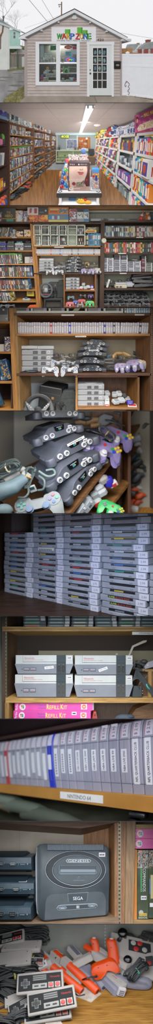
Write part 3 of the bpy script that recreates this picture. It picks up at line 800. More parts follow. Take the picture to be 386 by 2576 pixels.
 q=S.root('strip_light','long twin-tube fluorescent strip light along the ceiling','ceiling light',226,2,600)
 b=MB();b.box(217,240,2,1300,-7,-2,C('#e9ecec',.4));S.part('housing',b,q)
 for x in(222,235):
  b=MB();b.tube([(x,4,-9.5),(x,660,-9.5)],3.2,glow('#f4fbff',3.2),8);S.part('tube',b,q);b=MB();b.tube([(x,680,-9.5),(x,1296,-9.5)],3.2,glow('#f4fbff',3.2),8);S.part('tube',b,q)
 for x in(222,235):
  b=MB();b.box(x-2.5,x+2.5,0,6,-14,-7,C('#c9cccd',.5));S.part('socket',b,q)
 q=S.root('smoke_detector','round white smoke detector on the ceiling','detector',290,3,420)
 kk=.44;x=195+50/kk;b=MB();b.cyl((x,dk(kk),-2),18,-7,C('#e3e1d8',.5),'z',16);S.part('body',b,q);b=MB();b.cyl((x,dk(kk),-9),10,-4,C('#d5d2c6',.5),'z',14);S.part('cover',b,q)
 b=MB();b.box(X(208),X(214),D+200,D+220,Z(77),Z(75.4),glow('#fff6dc',3));S.one('spot_lamp',b,'small bright lamp under the far ceiling beam','lamp')
def wall_frame(x,d,y,s=1,side=1):
 """front of an item faces the aisle from the left (side 1) or right (side -1)"""
 return FR(x,y,d,s,90 if side>0 else-90)
def aisle_left():
 S=S2;rr=random.Random(21)
 wd=wood('#55341d','#80532b','y',.6);dkw=wood('#33201a','#4d3024','y',.6);lt=wood('#9a6a35','#c4914f','y',.6)
 ks=[1.0,.757,.482,.36,.287,.238]
 names=['dark near bookcase','long games bookcase','third bookcase','fourth bookcase','fifth bookcase']
 boards={0:[-66,12,75,150,240],1:[-64,-23.5,15,55,97,137,175],2:[-64,-20,30,75,120,165],3:[-64,-10,40,90,140,185],4:[-64,-10,40,90,140,190]}
 for u in range(5):
  d0,d1=dk(ks[u]),dk(ks[u+1]);W=d1-d0
  m=dkw if u==0 else wd
  q=S.root('bookcase','%s lining the left of the aisle'%names[u],'bookcase',LX-40,FL2,(d0+d1)/2)
  for h in boards[u]:
   b=MB();b.box(LX-72,LX,d0+5,d1-5,-97-h-(3 if h>-60 else 7),-97-h,m if(u==0 or h<-60)else lt);S.part('shelf',b,q)
  for d in(d0,d1-7):
   b=MB();b.box(LX-75,LX+.5,d,d+7,-FL2,-97+66,m);S.part('upright',b,q)
  b=MB();b.box(LX-76,LX-72,d0,d1,-FL2,-31,C('#241813',.8));S.part('back',b,q)
 def case(x,d,y,w,h,t,col,label,group,name='game_case',artm=None,lean=0):
  b=MB(FR(x,y,d,1,90)@Matrix.Rotation(rad(lean),4,'Y'))
  b.box(0,w,0,t,0,h,C(col,.4),.4)
  b.box(w*.18,w*.82,-.25,0,h*.55,h*.9,C(rr.choice(['#b8b4aa','#8a4a40','#4f627c','#a8905a','#25282c','#8f9aa2','#c9c9c6']),.5))
  b.box(w*.25,w*.75,-.25,0,h*.12,h*.45,C(rr.choice(['#d8d4cc','#5f7f9f','#7a4a3a','#44464c','#c8b894']),.5))
  S.one(name,b,label,'game',group)
 d0,d1=dk(.757)+12,dk(.482)-12
 base=[-23.5,15,55,97,137,175]
 rows=[(.60,9.5,-62,38,'#d8d6d0'),(.36,9.5,-22,30,None),(.95,10,17,30,None),(1,9.5,57,32,None),(1,9,99,30,None),(.86,9.5,139,30,None)]
 for r_,(fr,w,top,h,c0)in enumerate(rows):
  n=int((d1-d0)*fr/w);d=d0;by=97+base[r_]
  for j in range(n):
   c=rr.choice(GAMES[:1]+GAMES[4:5]+GAMES[9:10]+GAMES)if r_<2 else rr.choice(GAMES)
   hh=h*rr.uniform(.93,1)
   case(LX-2-rr.uniform(0,2),d,by,w*.94,hh,26,c,'%s game case, %s along the %s row of the long games bookcase'%(GN[c],nth(j),nth(r_)),'cases on the long games bookcase',lean=rr.uniform(-3,5))
   d+=w
  if r_==2:
   b=MB();b.box(LX-30,LX-4,d0,d0+(d1-d0)*.85,-by+30.5,-by+33.5,C('#5fae3c',.5));S.one('green_strip',b,'bright green header strip above the third row of games','strip')
  if r_ in(0,1):
   j=0
   while d<d1-18:
    w2=rr.uniform(18,28);hh=rr.uniform(16,26);c=rr.choice(['#3b4a6d','#cfcfd2','#6d7f9a','#24262a','#9a9690','#b7b0a2'])
    k=MB(FR(LX-2,by,d,1,90));k.box(0,w2,0,26,0,hh,C(c,.4),1.5)
    q=S.root('small_console' if r_==1 else 'boxed_set','%s block-shaped %s, %s after the cases on the %s shelf of the long bookcase'%({'#3b4a6d':'navy','#cfcfd2':'silver','#6d7f9a':'grey-blue','#24262a':'black','#9a9690':'grey','#b7b0a2':'beige'}[c],'console' if r_==1 else 'boxed set',nth(j),nth(r_)),'console' if r_==1 else 'box',LX,by,d,'items after the cases')
    S.part('body',k,q);k=MB(FR(LX-2,by,d,1,90));k.box(w2*.15,w2*.85,-.5,0,hh*.3,hh*.6,C('#1f2226' if c!='#24262a' else '#8a8c92',.4));S.part('front_panel',k,q)
    d+=w2+3;j+=1
 b=MB(FR(LX-2,97+137,dk(.54),1,90));b.box(0,26,0,22,0,9,C('#2b2b2b',.5),1);b.box(3,12,2,8,9,19,C('#e3c938',.5),1);S.one('yellow_gadget',b,'small yellow gadget at the end of the fifth row of games','gadget')
 for j in range(26):
  d=d0+rr.random()*(d1-d0);x=LX-34+rr.random()*34;y=FL2-rr.choice((0,0,9,16));s_=rr.uniform(13,22)
  c='#d4562f' if j in(19,20,21)else rr.choice(['#1f2022','#2c2e31','#3d3f43','#17181a','#55585c'])
  if c=='#d4562f':d=dk(.535)+(j-20)*9
  b=MB(FR(x,y,d,s_,rr.uniform(0,180),rr.uniform(-15,15)))
  b.prism([(-.9,0),(-.6,-.35),(-.3,-.1),(.3,-.1),(.6,-.35),(.9,0),(.7,.5),(-.7,.5)],0,.42,C(c,.4),'z',r=.08)
  q=S.root('loose_controller','%s controller in the floor heap under the games bookcase, %s of the heap'%('orange' if c=='#d4562f' else 'dark',nth(j)),'controller',x,y,d,'floor heap of controllers')
  S.part('shell',b,q);b=MB(FR(x,y,d,s_));b.spline([(0,0,.3),(.5,-.8,.3),(1.2,.1,.5),(.4,.9,.2),(-.5,.6,.1)],.07,C('#151617',.5),5,4);S.part('cord',b,q)
 d=dk(.86);
 b=MB(FR(LX-4,97-66,dk(.862),1,90));pm=art('purplebox',['#5d3f96','#6e4fae','#3f7fb4','#7d6fc0'],12)
 q=S.root('plush_box','large purple and blue boxed plush toy on top of the near bookcase','box',LX,31,dk(.862))
 b.box(0,58,0,40,0,54,C('#5a3d94',.45),1);S.part('carton',b,q)
 b=MB(FR(LX-4,97-66,dk(.862),1,90));b.box(2,56,-.5,0,13,52,pm);b.box(2,56,-.6,0,2,12,C('#8fb0d8',.5));S.part('print',b,q)
 b=MB(FR(LX-4,97-66,dk(.862),1,90));b.ball((30,-1,34),(9,1.5,11),C('#c8bfe4',.5));b.ball((26,-2.4,37),(2.4,.6,3),C('#241c30',.4));b.ball((34,-2.4,37),(2.4,.6,3),C('#241c30',.4));S.part('creature_picture',b,q)
 b=MB(FR(LX-3,97-66,dk(.985),1,90));b.box(0,44,0,40,0,46,C('#2f6f86',.5),1);b.box(4,40,-.5,0,6,46,art('teal',['#2f7f96','#8fc4cc','#20505f'],12));S.one('teal_box',b,'teal printed box at the near end of the bookcase top','box')
 bag=art('bagged',['#8fa3a9','#c9d3d5','#5f7a86','#e3e6e4','#748b70','#b06a5c'],16,.2)
 d=dk(.765);j=0
 while d<dk(.3):
  w=rr.uniform(24,44)if d<420 else rr.uniform(40,90);h=rr.uniform(30,52)if d<420 else rr.uniform(22,55)
  kind=rr.random()
  if d>dk(.5):mm=rr.choice([art('topboxes',['#c23b34','#e8e4dc','#39598c','#d89a3a'],14),bag,C('#d9d6d0',.5),art('topred',['#d0432f','#e58a3c','#5a2c26'],12)])
  else:mm=bag
  q=S.root('bagged_set' if mm is bag else 'stacked_box','%s, %s along the top of the left bookcases'%('clear bagged toy set' if mm is bag else 'printed carton',nth(j)),'bag' if mm is bag else 'box',LX,32,d,'row on top of the left bookcases')
  b=MB(FR(LX-6-rr.uniform(0,8),31,d,1,90));
  if mm is bag:b.prism([(0,0),(w,0),(w*.96,h*.7),(w*.7,h),(w*.25,h*.96),(w*.03,h*.6)],0,26,mm,'y',r=3)
  else:b.box(0,w,0,34,0,h,mm,1)
  S.part('body',b,q)
  b=MB(FR(LX-7,31,d,1,90));b.box(w*.2,w*.75,-1.2,0,h*.25,h*.7,C(rr.choice(['#e6e8e6','#5c6f7c','#3a4654','#b9c6ca']),.4));S.part('insert_card',b,q)
  d+=w+4;j+=1
 for r_,(h0,cols,lab)in enumerate(((12,['#6cc13c','#e878b0','#3c2f28'],'bright plastic toy'),(75,['#b8bcc4','#8f949c','#d3d6d8'],'clear plastic cup'),(150,['#e08a2c','#c06a24','#6d3a86'],'orange trading packet'),(240,['#6b4fae','#4a3a86','#8a78c8'],'violet folded bundle'))):
  for j in range(6):
   d=dk(.985)+8+j*16;w=14;h=rr.uniform(22,42)if r_!=3 else rr.uniform(40,52);c=cols[j%3];x=LX-3;y=97+h0
   b=MB(FR(x,y,d,1,90))
   if r_==0:b.box(0,w,0,14,0,h*.5,C(c,.5),3);b.ball((w/2,7,h*.62),(w*.42,7,h*.3),C(cols[(j+1)%3],.5));nm='toy_block'
   elif r_==1:b.lathe([(4.5,0),(6.5,h),(5.9,h),(4.2,2)],(w/2,7,0),C(c,.15),'z',10);nm='plastic_cup'
   elif r_==2:b.box(0,w,0,3,0,h,C(c,.4),.5);b.box(2,w-2,-.3,0,h*.3,h*.8,C('#e8c84a',.4));nm='trading_packet'
   else:
    for k in range(3):b.box(0,w+5,-k,24,k*h/3,(k+1)*h/3-1,C(cols[(j+k)%3],.7),4)
    nm='folded_bundle'
   S.one(nm,b,'%s, %s along the %s shelf of the near dark bookcase'%(lab,nth(j),nth(r_)),'toy','near bookcase goods')
 for j in range(4):
  b=MB(FR(LX-4,FL2,dk(.93)+20+j*22,1,90));c=['#3a6fae','#d8622c','#e0702c','#2f4f8c'][j];b.ball((9,10,16),(12,11,16),C(c,.5));b.ball((9,6,34),(7,7,6),C('#d8582c',.5));S.one('rubber_toy',b,'%s rounded toy on the floor of the near bookcase, %s along'%('blue' if j in(0,3)else 'orange',nth(j)),'toy','floor toys near bookcase')
 lastn=0
 for u in(2,3,4):
  e0,e1=dk(ks[u])+10,dk(ks[u+1])-10
  hs=boards[u][1:]+[214]
  for r_,h0 in enumerate(hs):
   gap=h0-(boards[u]+[214])[r_]-7;d=e0;j=0;y=97+h0
   while d<e1-14:
    w=rr.uniform(22,34)if u==2 else rr.uniform(34,60);w=min(w,e1-d)
    if r_ in(0,1)and rr.random()<.85:
     c=rr.choice(['#dcdcd8','#b7bcc4','#e6e2da','#9a9ea6','#6d7f96']);hh=gap*rr.uniform(.7,.92);nm='white_case';lab='pale case block'
    else:
     c=rr.choice(['#1d1e20','#2b2e32','#3c4046','#55595f','#8d9094','#8e3a30']);hh=gap*rr.uniform(.4,.85);nm='console_pile';lab='dark console bundle'
     if u==2 and r_==4 and j==2:c='#3fae4c';lab='green controller bundle'
    nm='pale_case' if nm=='white_case' else 'stored_console'
    b=MB(FR(LX-3-rr.uniform(0,6),y,d,1,90+rr.uniform(-8,8)))
    if nm=='pale_case':
     for q_ in range(3):b.box(q_*w/3,(q_+.93)*w/3,0,30,0,hh,C(c,.5),.6);b.box(q_*w/3+2,(q_+.8)*w/3,-.4,0,hh*.3,hh*.85,C(rr.choice(['#4a4c52','#8c3f34','#c9c6be']),.5))
    else:
     b.box(0,w,0,30,0,hh*.5,C(c,.4),2);b.ball((w*.35,8,hh*.55),(w*.28,12,hh*.4),C(rr.choice(['#17181a','#303338','#777a7e']),.4),8,5);b.tube([(w*.2,-1,hh*.3),(w*.5,-3,hh*.8),(w*.8,-1,hh*.35)],1.6,C('#151617',.5),5)
    S.one(nm,b,'%s, %s along the %s shelf of the %s'%(lab,nth(j),nth(r_),names[u]),'game' if nm=='pale_case' else 'console','far bookcase goods')
    d+=w+3;j+=1
def aisle_right():
 S=S2;rr=random.Random(33)
 ks=[1.13,.742,.531,.41,.335,.283,.237]
 nm=['near white rack','second white rack','third white rack','fourth white rack','fifth white rack','sixth white rack']
 boards=[-27,38,99,160,217]
 wm=C('#d4d2ce',.5)
 RXM=lambda h:rx2(h)
 def shear(b,d0):
  for v in b.v:v.x+=rx2(-v.z-97)-370
  return b
 for u in range(6):
  d0,d1=dk(ks[u]),dk(ks[u+1])
  q=S.root('plastic_rack','%s of toys along the right of the aisle'%nm[u],'shelf',400,FL2,(d0+d1)/2)
  for h in boards:
   b=MB();b.box(370,440,d0+1,d1-1,-97-h-9,-97-h,wm,1.5);S.part('shelf',shear(b,d0),q)
  for d in(d0,d1-9):
   for xx in(370,432):
    b=MB();b.box(xx,xx+9,d,d+9,-FL2,-97+27,wm,2);S.part('post',shear(b,d0),q)
  if u<3:
   b=MB()
   for h in boards:b.box(369,372,d1-6,d1+3,-97-h-10,-97-h+1,C('#2d2c2c',.6))
   S.part('clip',shear(b,d0),q)
 def item(name,d,h0,w,h,th,m,label,cat,group,lean=0,pr=None,rounded=0,set_=3,yaw=0):
  """an item standing on a rack board facing the aisle"""
  b=MB(FR(370+set_,97+h0,d+w,1,-90+yaw)@Matrix.Rotation(rad(lean),4,'Y'))
  if rounded:b.prism([(0,0),(w,0),(w,h*.75),(w*.75,h),(w*.25,h),(0,h*.75)],0,th,m,'y',r=2)
  else:b.box(0,w,0,th,0,h,m,.5)
  if pr:
   for(a,c,e,f,mm)in pr:b.box(w*a,w*c,-.6,0,h*e,h*f,mm)
  return S.one(name,shear(b,d),label,cat,group)
 g='goods on the white racks'
 brights=['#2f6fb8','#d8452c','#e8c23a','#3f9a58','#d85a9a','#e88a2c','#4a3a86','#e6e2da','#35a0a8','#8c2f3a']
 bn=['blue','red','yellow','green','pink','orange','violet','white','teal','maroon']
 dA,dB=dk(1.09),dk(.742)-10
 for r_,(h0,gap)in enumerate(((38,52),(99,52),(160,58),(217,48))):
  d=dB;j=0
  seq={0:[6,0,7,0,1,0,7,0,4,1,5,3,1],1:[0,0,8,7,8,2,5,0,7,2,7,7,1],2:[1,2,1,7,2,6,8,8,5,0,0,1,5],3:[0,4,1,7,0,8,2,1,5,6,0,1,2]}[r_]
  while d>dA and j<13:
   w=rr.uniform(7,11)if not(r_==1 and j>8)else 16;c=seq[j];h=gap*rr.uniform(.74,.97)
   ink=C('#f2ead8' if c not in(7,2)else '#b8352c',.5)
   item('board_game',d-w,h0,w*.93,h,40,C(brights[c],.4),'%s board game spine, %s from the far end on the near rack\'s %s shelf'%(bn[c],nth(j),nth(r_)),'board game',g,pr=[(.25,.75,.2,.8,ink)],set_=2+rr.uniform(0,2),lean=rr.uniform(-2,2))
   d-=w;j+=1
 b=MB(FR(373,97+99,dk(.89),1,-90));q=S.root('toy_gun_box','white box showing a violet toy, standing out on the near rack','box',372,196,dk(.88))
 b.box(0,40,-10,20,0,50,C('#e4e2e0',.4),1);S.part('carton',shear(b,0),q);b=MB(FR(373,97+99,dk(.89),1,-90));b.box(5,35,-10.6,-10,6,42,C('#5b4a9a',.4));b.ball((20,-11,24),(9,1.2,13),C('#c4553a',.4));S.part('print',shear(b,0),q)
 for j,(d,h,c,l)in enumerate(((dk(1.0),14,'#e8e0c8','cream flat game box lying on top of the book row'),(dk(.93),11,'#7fb4d8','pale blue flat game box lying on top of the book row'))):
  item('flat_game',d,38-52+3,46,h,34,C(c,.4),l,'board game',None,pr=[(.1,.9,.2,.8,C('#c8a23a',.5))])
 item('twister_box',dk(.99),160-50,60,9,40,C('#e8e2d4',.4),'white long game box with red lettering on the third shelf of the near rack','board game',None)
 b=MB(FR(371,97+160-49,dk(.99)+60,1,-90));b.text('Twister',8,2,6,C('#c8342c',.5),y=-1,w=40);S.one('printed_title',shear(b,0),'red title lettering on the white long game box','lettering')
 q=S.root('pink_game_box','large pink board game box on top of the near white rack','board game',372,70,dk(.9))
 d0,d1=dk(1.1),dk(.775);W=d1-d0
 F=FR(382,97-27,d1,1,-90)
 b=MB(F);b.box(0,W,0,12,0,56,C('#c24a86',.4),.5);S.part('carton',b,q)
 b=MB(F);b.box(2,W-2,-.4,0,1,55,art('pinkp',['#c8508c','#d86aa0','#b03f7c','#9a3a70'],5,soft=True));S.part('print',b,q)
 b=MB(F);b.prism([(W*.2,3),(W*.95,8),(W*.98,20),(W*.8,27),(W*.3,22),(W*.16,12)],-1.6,-.5,art('malldeck',['#e8d8b8','#d8b890','#f0e8d8','#b88a6a'],14));S.part('board_picture',b,q)
 b=MB(F);b.ball((W*.16,-1,36),(8,1,8),C('#e2b096',.5));b.ball((W*.15,-.8,40),(11,.8,9),C('#5d3426',.6));b.ball((W*.14,-.8,26),(10,.8,9),C('#8a3a6a',.6));S.part('person_picture',b,q)
 b=MB(F);b.text('MALL',W*.48,40,10,C('#f0d83a',.4),y=-1,w=34);b.text('MADNESS',W*.48+38,40,10,C('#f0d83a',.4),y=-1,w=50);S.part('title',b,q,'yellow title');b=MB(F);b.text('electronic',W*.34,43,4,C('#58d0c8',.4),y=-1,w=16);S.part('tagline',b,q)
 b=MB(F);b.box(0,3,-.6,0,0,56,C('#7d2f5c',.5));S.part('edge_band',b,q)
 d=dk(.735);j=0
 bag=art('cleartoys',['#c9d0dc','#8f9fc0','#e9ecee','#6f6a86','#b8a8c4','#d8dfe4'],13,.15)
 plm=[art('plushr',['#b8242c','#8a1c24','#d84a3c'],9),art('plusho',['#d8742c','#5a2c1c','#e8a04c','#f0e0c8'],12),art('plushb',['#2f5fa8','#1f3a6c','#e8e4dc','#6f9fd0'],12),art('plushg',['#3f8a4c','#e8d83a','#2c5f38'],12)]
 while d<dk(.245):
  u=sum(d>dk(k)for k in ks[1:]);far=d>dk(.47)
  if not far:
   w=rr.uniform(20,32);h=rr.uniform(40,56)
   item('bagged_toy',d,-27,w,h,20,bag,'pale clear bagged toy, %s along the top of the white racks'%nth(j),'toy','top row of the right racks',pr=[(.2,.8,.12,.5,C(rr.choice(['#c8ccd8','#7f7aa8','#e8e8ea','#3f5a8c','#9a5a6a']),.3))],rounded=1,set_=8)
  else:
   w=rr.uniform(40,66);h=w*rr.uniform(.8,1.1);mi=0 if.41<400/(400+d)<.45 else rr.randrange(1,4)
   q=S.root('plush_toy','%s plush toy heaped on the far racks, %s along the top'%(('red','orange brown','blue','green')[mi],nth(j)),'plush toy',380,70,d)
   b=MB();b.ball((378,d+w/2,-70+h*.35),(24,w*.5,h*.38),plm[mi],10,6);S.part('body',shear(b,0),q)
   b=MB();b.ball((374,d+w/2,-70+h*.8),(18,w*.34,h*.28),plm[mi],9,6);S.part('head',shear(b,0),q)
   for s_ in(-.4,.4):b=MB();b.ball((360,d+w*(.5+s_),-70+h*.3),(12,9,10),plm[mi],7,5);S.part('arm',shear(b,0),q)
  d+=w+2;j+=1
 pal={1:[('#d8a02c','#3c3a48','#a83a2c','#5a6a8c','#6d4a7c'),('#a9b4bc','#6f7c88','#3f4a56','#c4ccd2','#58626c'),('#a04a86','#7a4aa0','#4a6fae','#c878a8','#5d3f86'),('#6f7476','#4d5558','#8a9090','#5c7a74','#9aa09c')]}
 far=[['#e8a02c','#3f9a8c','#e8e0d0','#35659c','#d85a3c'],['#35a04c','#c8283c','#d8a0b8','#e8d83a','#e8843c'],['#c82c3c','#e89a2c','#e0c8b0','#8a4a2c','#5a86b8'],['#6a4a9c','#8a6ab8','#3a8a4c','#9a3a4c','#e0d8cc'],['#2f2f33','#a02c34','#4c4c54','#d0ccc8','#6a6a72']]
 for u in range(1,6):
  e0,e1=dk(ks[u])+12,dk(ks[u+1])-12
  for r_,h0 in enumerate((38,99,160,217)):
   d=e0;j=0;gap=(65,61,61,57)[r_]
   while d<e1-12:
    w=min(rr.uniform(20,34)*(1 if u==1 else 1.4),e1-d)
    if u==1:
     c=pal[1][r_][j%5];h=gap*(.82 if r_==0 else.6)*rr.uniform(.75,1)
     q=S.root('action_figure' if r_<2 else 'packaged_doll' if r_==2 else 'small_carton','%s, %s along the %s shelf of the second white rack'%(('robot toy','clear packed toy car','pink and violet packed doll','grey bulky carton')[r_],nth(j),nth(r_)),'toy',372,97+h0,d,g)
     F=FR(375,97+h0,d+w,1,-90)
     if r_==0:
      b=MB(F);b.box(w*.2,w*.8,0,9,h*.36,h*.76,C(c,.5),2);S.part('torso',shear(b,0),q)
      b=MB(F);b.box(w*.36,w*.64,1,7,h*.78,h,C('#c4a83a' if j%2 else '#3a3a44',.5),1.5);S.part('head',shear(b,0),q)
      for a in(.24,.56):b=MB(F);b.box(w*a,w*(a+.2),0,9,0,h*.36,C(c,.5),1);S.part('leg',shear(b,0),q)
      for a in(.02,.82):b=MB(F);b.box(w*a,w*(a+.16),0,8,h*.3,h*.74,C('#55555f' if j%2 else c,.5),1.5);S.part('arm',shear(b,0),q)
     elif r_==1:
      b=MB(F);b.box(0,w*.95,0,14,0,h,C(c,.15),1.5);S.part('blister',shear(b,0),q);b=MB(F);b.ball((w*.48,-1,h*.35),(w*.34,3,h*.2),C(rr.choice(['#2c3038','#5f6a74','#d0d6da']),.3));S.part('toy_car',shear(b,0),q)
     else:
      b=MB(F);b.box(0,w*.94,0,16,0,h,C(c,.4),1);S.part('carton',shear(b,0),q);b=MB(F);b.box(w*.15,w*.8,-.6,0,h*.2,h*.85,C(rr.choice(['#d8a8c8','#8a5aa8','#e8d8e0','#6f7fb8'])if r_==2 else rr.choice(['#8f9898','#3c4446','#b8beb8']),.4));S.part('window',shear(b,0),q)
    else:
     f=far[(r_+u)%5];c=f[j%5];c2=f[(j+2)%5];h=gap*rr.uniform(.55,.85)
     q=S.root('soft_toy','small %s soft toy, %s along the %s shelf of the %s'%({'#2f2f33':'black'}.get(c,'bright'),nth(j),nth(r_),nm[u]),'plush toy',376,97+h0,d,g)
     b=MB();b.ball((382,d+w/2,-97-h0+h*.36),(12,w*.46,h*.38),art('soft%d%d'%(r_,u),f[:4]+['#2c2a2c'],14),8,5);S.part('body',shear(b,0),q)
     b=MB();b.ball((380,d+w/2,-97-h0+h*.8),(11,w*.36,h*.26),C(c2,.8),8,5);S.part('head',shear(b,0),q)
     b=MB();b.ball((371,d+w*.3,-97-h0+h*.3),(6,5,7),C(c2,.8),6,4);b.ball((371,d+w*.7,-97-h0+h*.3),(6,5,7),C(c2,.8),6,4);S.part('paws',shear(b,0),q)
    d+=w+2;j+=1
def aisle_table():
 S=S2
 q=S.root('plastic_table','white plastic table with a dark front edge in the middle of the aisle','table',199,FL2,60)
 wt=C('#e3e3e6',.45)
 b=MB();b.box(143,256,0,175,-229,-226,wt,1);S.part('tabletop',b,q)
 b=MB();b.box(142.5,256.5,-2,3,-238.5,-227,C('#2a2829',.5),1.5);S.part('front_edge',b,q,'black front edge')
 for x in(148,244):
  for d in(4,150):
   b=MB();b.box(x,x+7,d,d+7,-FL2,-229,wt,1.5);S.part('leg',b,q)
 b=MB();b.box(146,253,6,170,-262,-259,wt,.5);S.part('lower_shelf',b,q)
 b=MB()
 for k in range(9):b.box(160+k*4,162+k*4,150,152,-259,-238,wt)
 for k in range(4):b.box(158,196,150,152,-258+k*5,-257+k*5,wt)
 S.part('wire_guard',b,q)
 for x in(151,249):
  b=MB();b.tube([(x+4.5*math.cos(t),8+7*math.sin(t),-225.4)for t in[k*.5236 for k in range(12)]],.9,C('#3b3b3e'),4,closed=True);S.part('socket_ring',b,q)
 q=S.root('display_box','tall dark display box printed with a woman\'s pale face','box',199.5,226,14)
 x0,x1,yt,yb=171,228,152,226;d=12
 b=MB();b.box(x0,x1,d,d+50,-yb,-yt,C('#4a3238',.45),.6);S.part('carton',b,q)
 b=MB();b.box(x0+.3,x1-.3,d-.7,d,-yt-9.5,-yt,C('#3a2a33',.4));b.text('PS3',x0+5,-yt-6.6,3.4,C('#c9b8c0'),y=d-.9,w=12);b.text('XBOX 360',x0+32,-yt-6.2,2.8,C('#c9c0c4'),y=d-.9,w=17);b.ball((x0+28,d-.9,-yt-5),(2,.5,2),C('#c9c0c4'));S.part('header',b,q)
 F=lambda:MB()
 b=F();b.box(x0+.3,x1-.3,d-.5,d,-yb+.3,-yt-9.5,C('#8a6c66',.5));S.part('backdrop_print',b,q)
 def outline(pts,z,m,nm,th=.3):
  b=MB();b.prism([(px,-py)for px,py in pts],d-z-th,d-z,m);return S.part(nm,b,q)
 skin=two('printed_skin','#cfae9f','#dfc3b4',(1,1,1),4,.5)
 outline([(x0+.5,161.6),(200,161.6),(219,161.6),(221,172),(219,184),(214,195),(205,203),(198,206),(191,211),(186,226),(x0+.5,226)],.55,skin,'face_print')
 outline([(222,161.6),(227.6,161.6),(227.6,212),(219,214),(213,204),(217,190),(221.5,176)],.6,C('#5d2f30',.5),'hair_print')
 outline([(186,211),(192,206),(206,203),(212,207),(227.6,216),(227.6,226),(186,226)],.6,two('printed_neck','#a98a80','#c4a598',(1,1,1),4,.5),'neck_print')
 outline([(x0+.5,161.6),(174.5,161.6),(173.5,180),(175,205),(177,226),(x0+.5,226)],.6,C('#7a524c',.5),'hair_print')
 outline([(194,176.5),(200,175.3),(204.5,176.8),(209,176.2),(213.5,178.8),(208,179.7),(204,180.1),(199,179.5)],.95,C('#b04a50',.35),'lip_print')
 outline([(197,179.6),(204,180.2),(211,179.6),(208.5,183.3),(203,184.3),(199.5,183)],.95,C('#c4626a',.3),'lip_print')
 outline([(198,166.5),(201,170.5),(205.5,171),(209,169.8),(210.6,166.8),(209.5,170.4),(206,172),(201,171.8)],.95,C('#94685c',.5),'nose_print')
 outline([(202,168.6),(203.8,168.6),(203.6,170),(202.2,170)],1.2,C('#5d3a34'),'nostril_print');outline([(207,168.6),(208.6,168.6),(208.4,170),(207.2,170)],1.2,C('#5d3a34'),'nostril_print')
 b=MB();b.text('DEAD OR ALIVE',173.5,-198.5,3.8,C('#e9dde0',.4),y=d-1.3,w=41);b.text('5',217,-199.2,5,C('#d03a44',.4),y=d-1.3,w=5);S.part('title',b,q,'pale title lettering')
 b=MB();b.box(174,183,d-1.4,d-.6,-223,-217,C('#e8e6e4',.4));b.text('T',176.5,-221.8,4,C('#2a2a2c'),y=d-1.6,w=4);S.part('rating_mark',b,q)
 b=MB();b.box(193,211,d-1.3,d-.6,-214,-203,C('#5f5a58',.5));b.box(193.8,210.2,d-1.5,d-1.3,-213,-204,art('photo2',['#3a3f38','#a8987c','#5f6a50','#c8b8a0'],40));S.part('picture_inset',b,q)
 b=MB();b.ball((186,d-1.2,-206.5),(5,.5,4.4),C('#8a3a42',.4));S.part('seal',b,q)
 b=MB();[b.box(184+k*3,186.4+k*3,d-1.3,d-1,-219.8,-218.4,C('#efe6e6',.4))for k in range(6)];S.part('small_print',b,q)
 rr=random.Random(8);n=0
 for row in range(4):
  for j in range(6):
   x=166+j*10.5+rr.uniform(-1,1);dd=66+row*24;b=MB(FR(x,226-68-row*2.4,dd,1,rr.uniform(-8,8),26));b.box(0,10,0,16,0,1.6,C(rr.choice(['#e6e6e4','#c4c9cc','#8f7a6c','#b04a3c','#59677a','#d8cdb8']),.4),.2)
   b.box(1,9,1,14,1.6,1.8,art('covers',['#d8dadc','#8a6a52','#f0f0ee','#5f7288','#a8483c','#c9b08a'],30));S.one('cover_case',b,'flat %s game on the bin behind the display box, %s across row %s'%('pale' if n%2 else 'mixed',nth(j),ONES[row]),'game','cases in the bin behind');n+=1
 q=S.root('game_bin','white wire bin full of flat games behind the display box','bin',199,226,110)
 b=MB();b.box(164,232,62,168,-226,-161,C('#cfd0d0',.5),1);S.part('bin_body',b,q)
 b=MB();b.box(163,233,60,62.5,-162,-157.5,C('#e4e4e4',.5));b.box(163,233,166,168.5,-152,-147,C('#e4e4e4',.5));S.part('rim',b,q)
 q=S.root('hanging_bag','clear bag of blue and orange toys standing on the table','bag',159,224,20)
 bm=art('fishbag',['#2f86c4','#2456a4','#6fb8dc','#e8742c','#d8e8ec','#46b04c'],9,.15)
 b=MB();b.prism([(148.5,-223),(171,-224),(171,-160),(168,-156),(160,-158),(154,-176),(150,-200)],16,34,bm,r=2);S.part('bag',b,q)
 for x,y,c,l in((163,192,'#e8823a','fish'),(157,204,'#3a4fb4','fish'),(165,172,'#4fb85a','fish'),(154,215,'#c83a3a','fish'),(164,210,'#2f8fd0','fish'),(160,180,'#2f6fc0','fish')):
  b=MB();b.ball((x,15,-y),(5,2,6),C(c,.3));b.ball((x-1.5,13,-y+2),1.2,C('#f4f4f0'));S.part('rubber_fish',b,q)
 b=MB();b.tube([(150,15.5,-222),(153,15.5,-190),(160,15.5,-160),(166,15.5,-150)],1.1,C('#2f86c8',.3),5);S.part('bag_edge',b,q)
 b=MB();b.ball((167,40,-152),(7,6,8),art('orangeplush',['#d8522c','#8a4a8c','#c83a5a','#e8a04c'],12),8,6);S.one('small_plush',b,'orange and violet plush showing above the bag of toys','plush toy')
 b=MB();b.ball((146.5,70,-200),(6,8,16),art('orangetoy',['#d8722c','#e8a04c','#c8b8a8'],12));S.one('orange_toy',b,'orange toy leaning behind the bag of toys','toy')
 q=S.root('block_box','blue box of building blocks standing on the table','box',241,221,12)
 b=MB(FR(234,221.5,14,1,-6));b.box(0,18,0,26,0,52,C('#3f8fd0',.35),.4);S.part('carton',b,q)
 b=MB(FR(234,221.5,14,1,-6));b.box(.8,17.2,-.5,0,1,26,art('bricksp',['#d8342c','#f0ece4','#e8b82c','#2f5fb8','#e0e0e0','#c83028'],22));b.box(.8,17.2,-.5,0,27,42,art('bricksq',['#3f8fd0','#58a4dc','#d8382c','#e8c83a','#3a7fc0'],18));S.part('print',b,q)
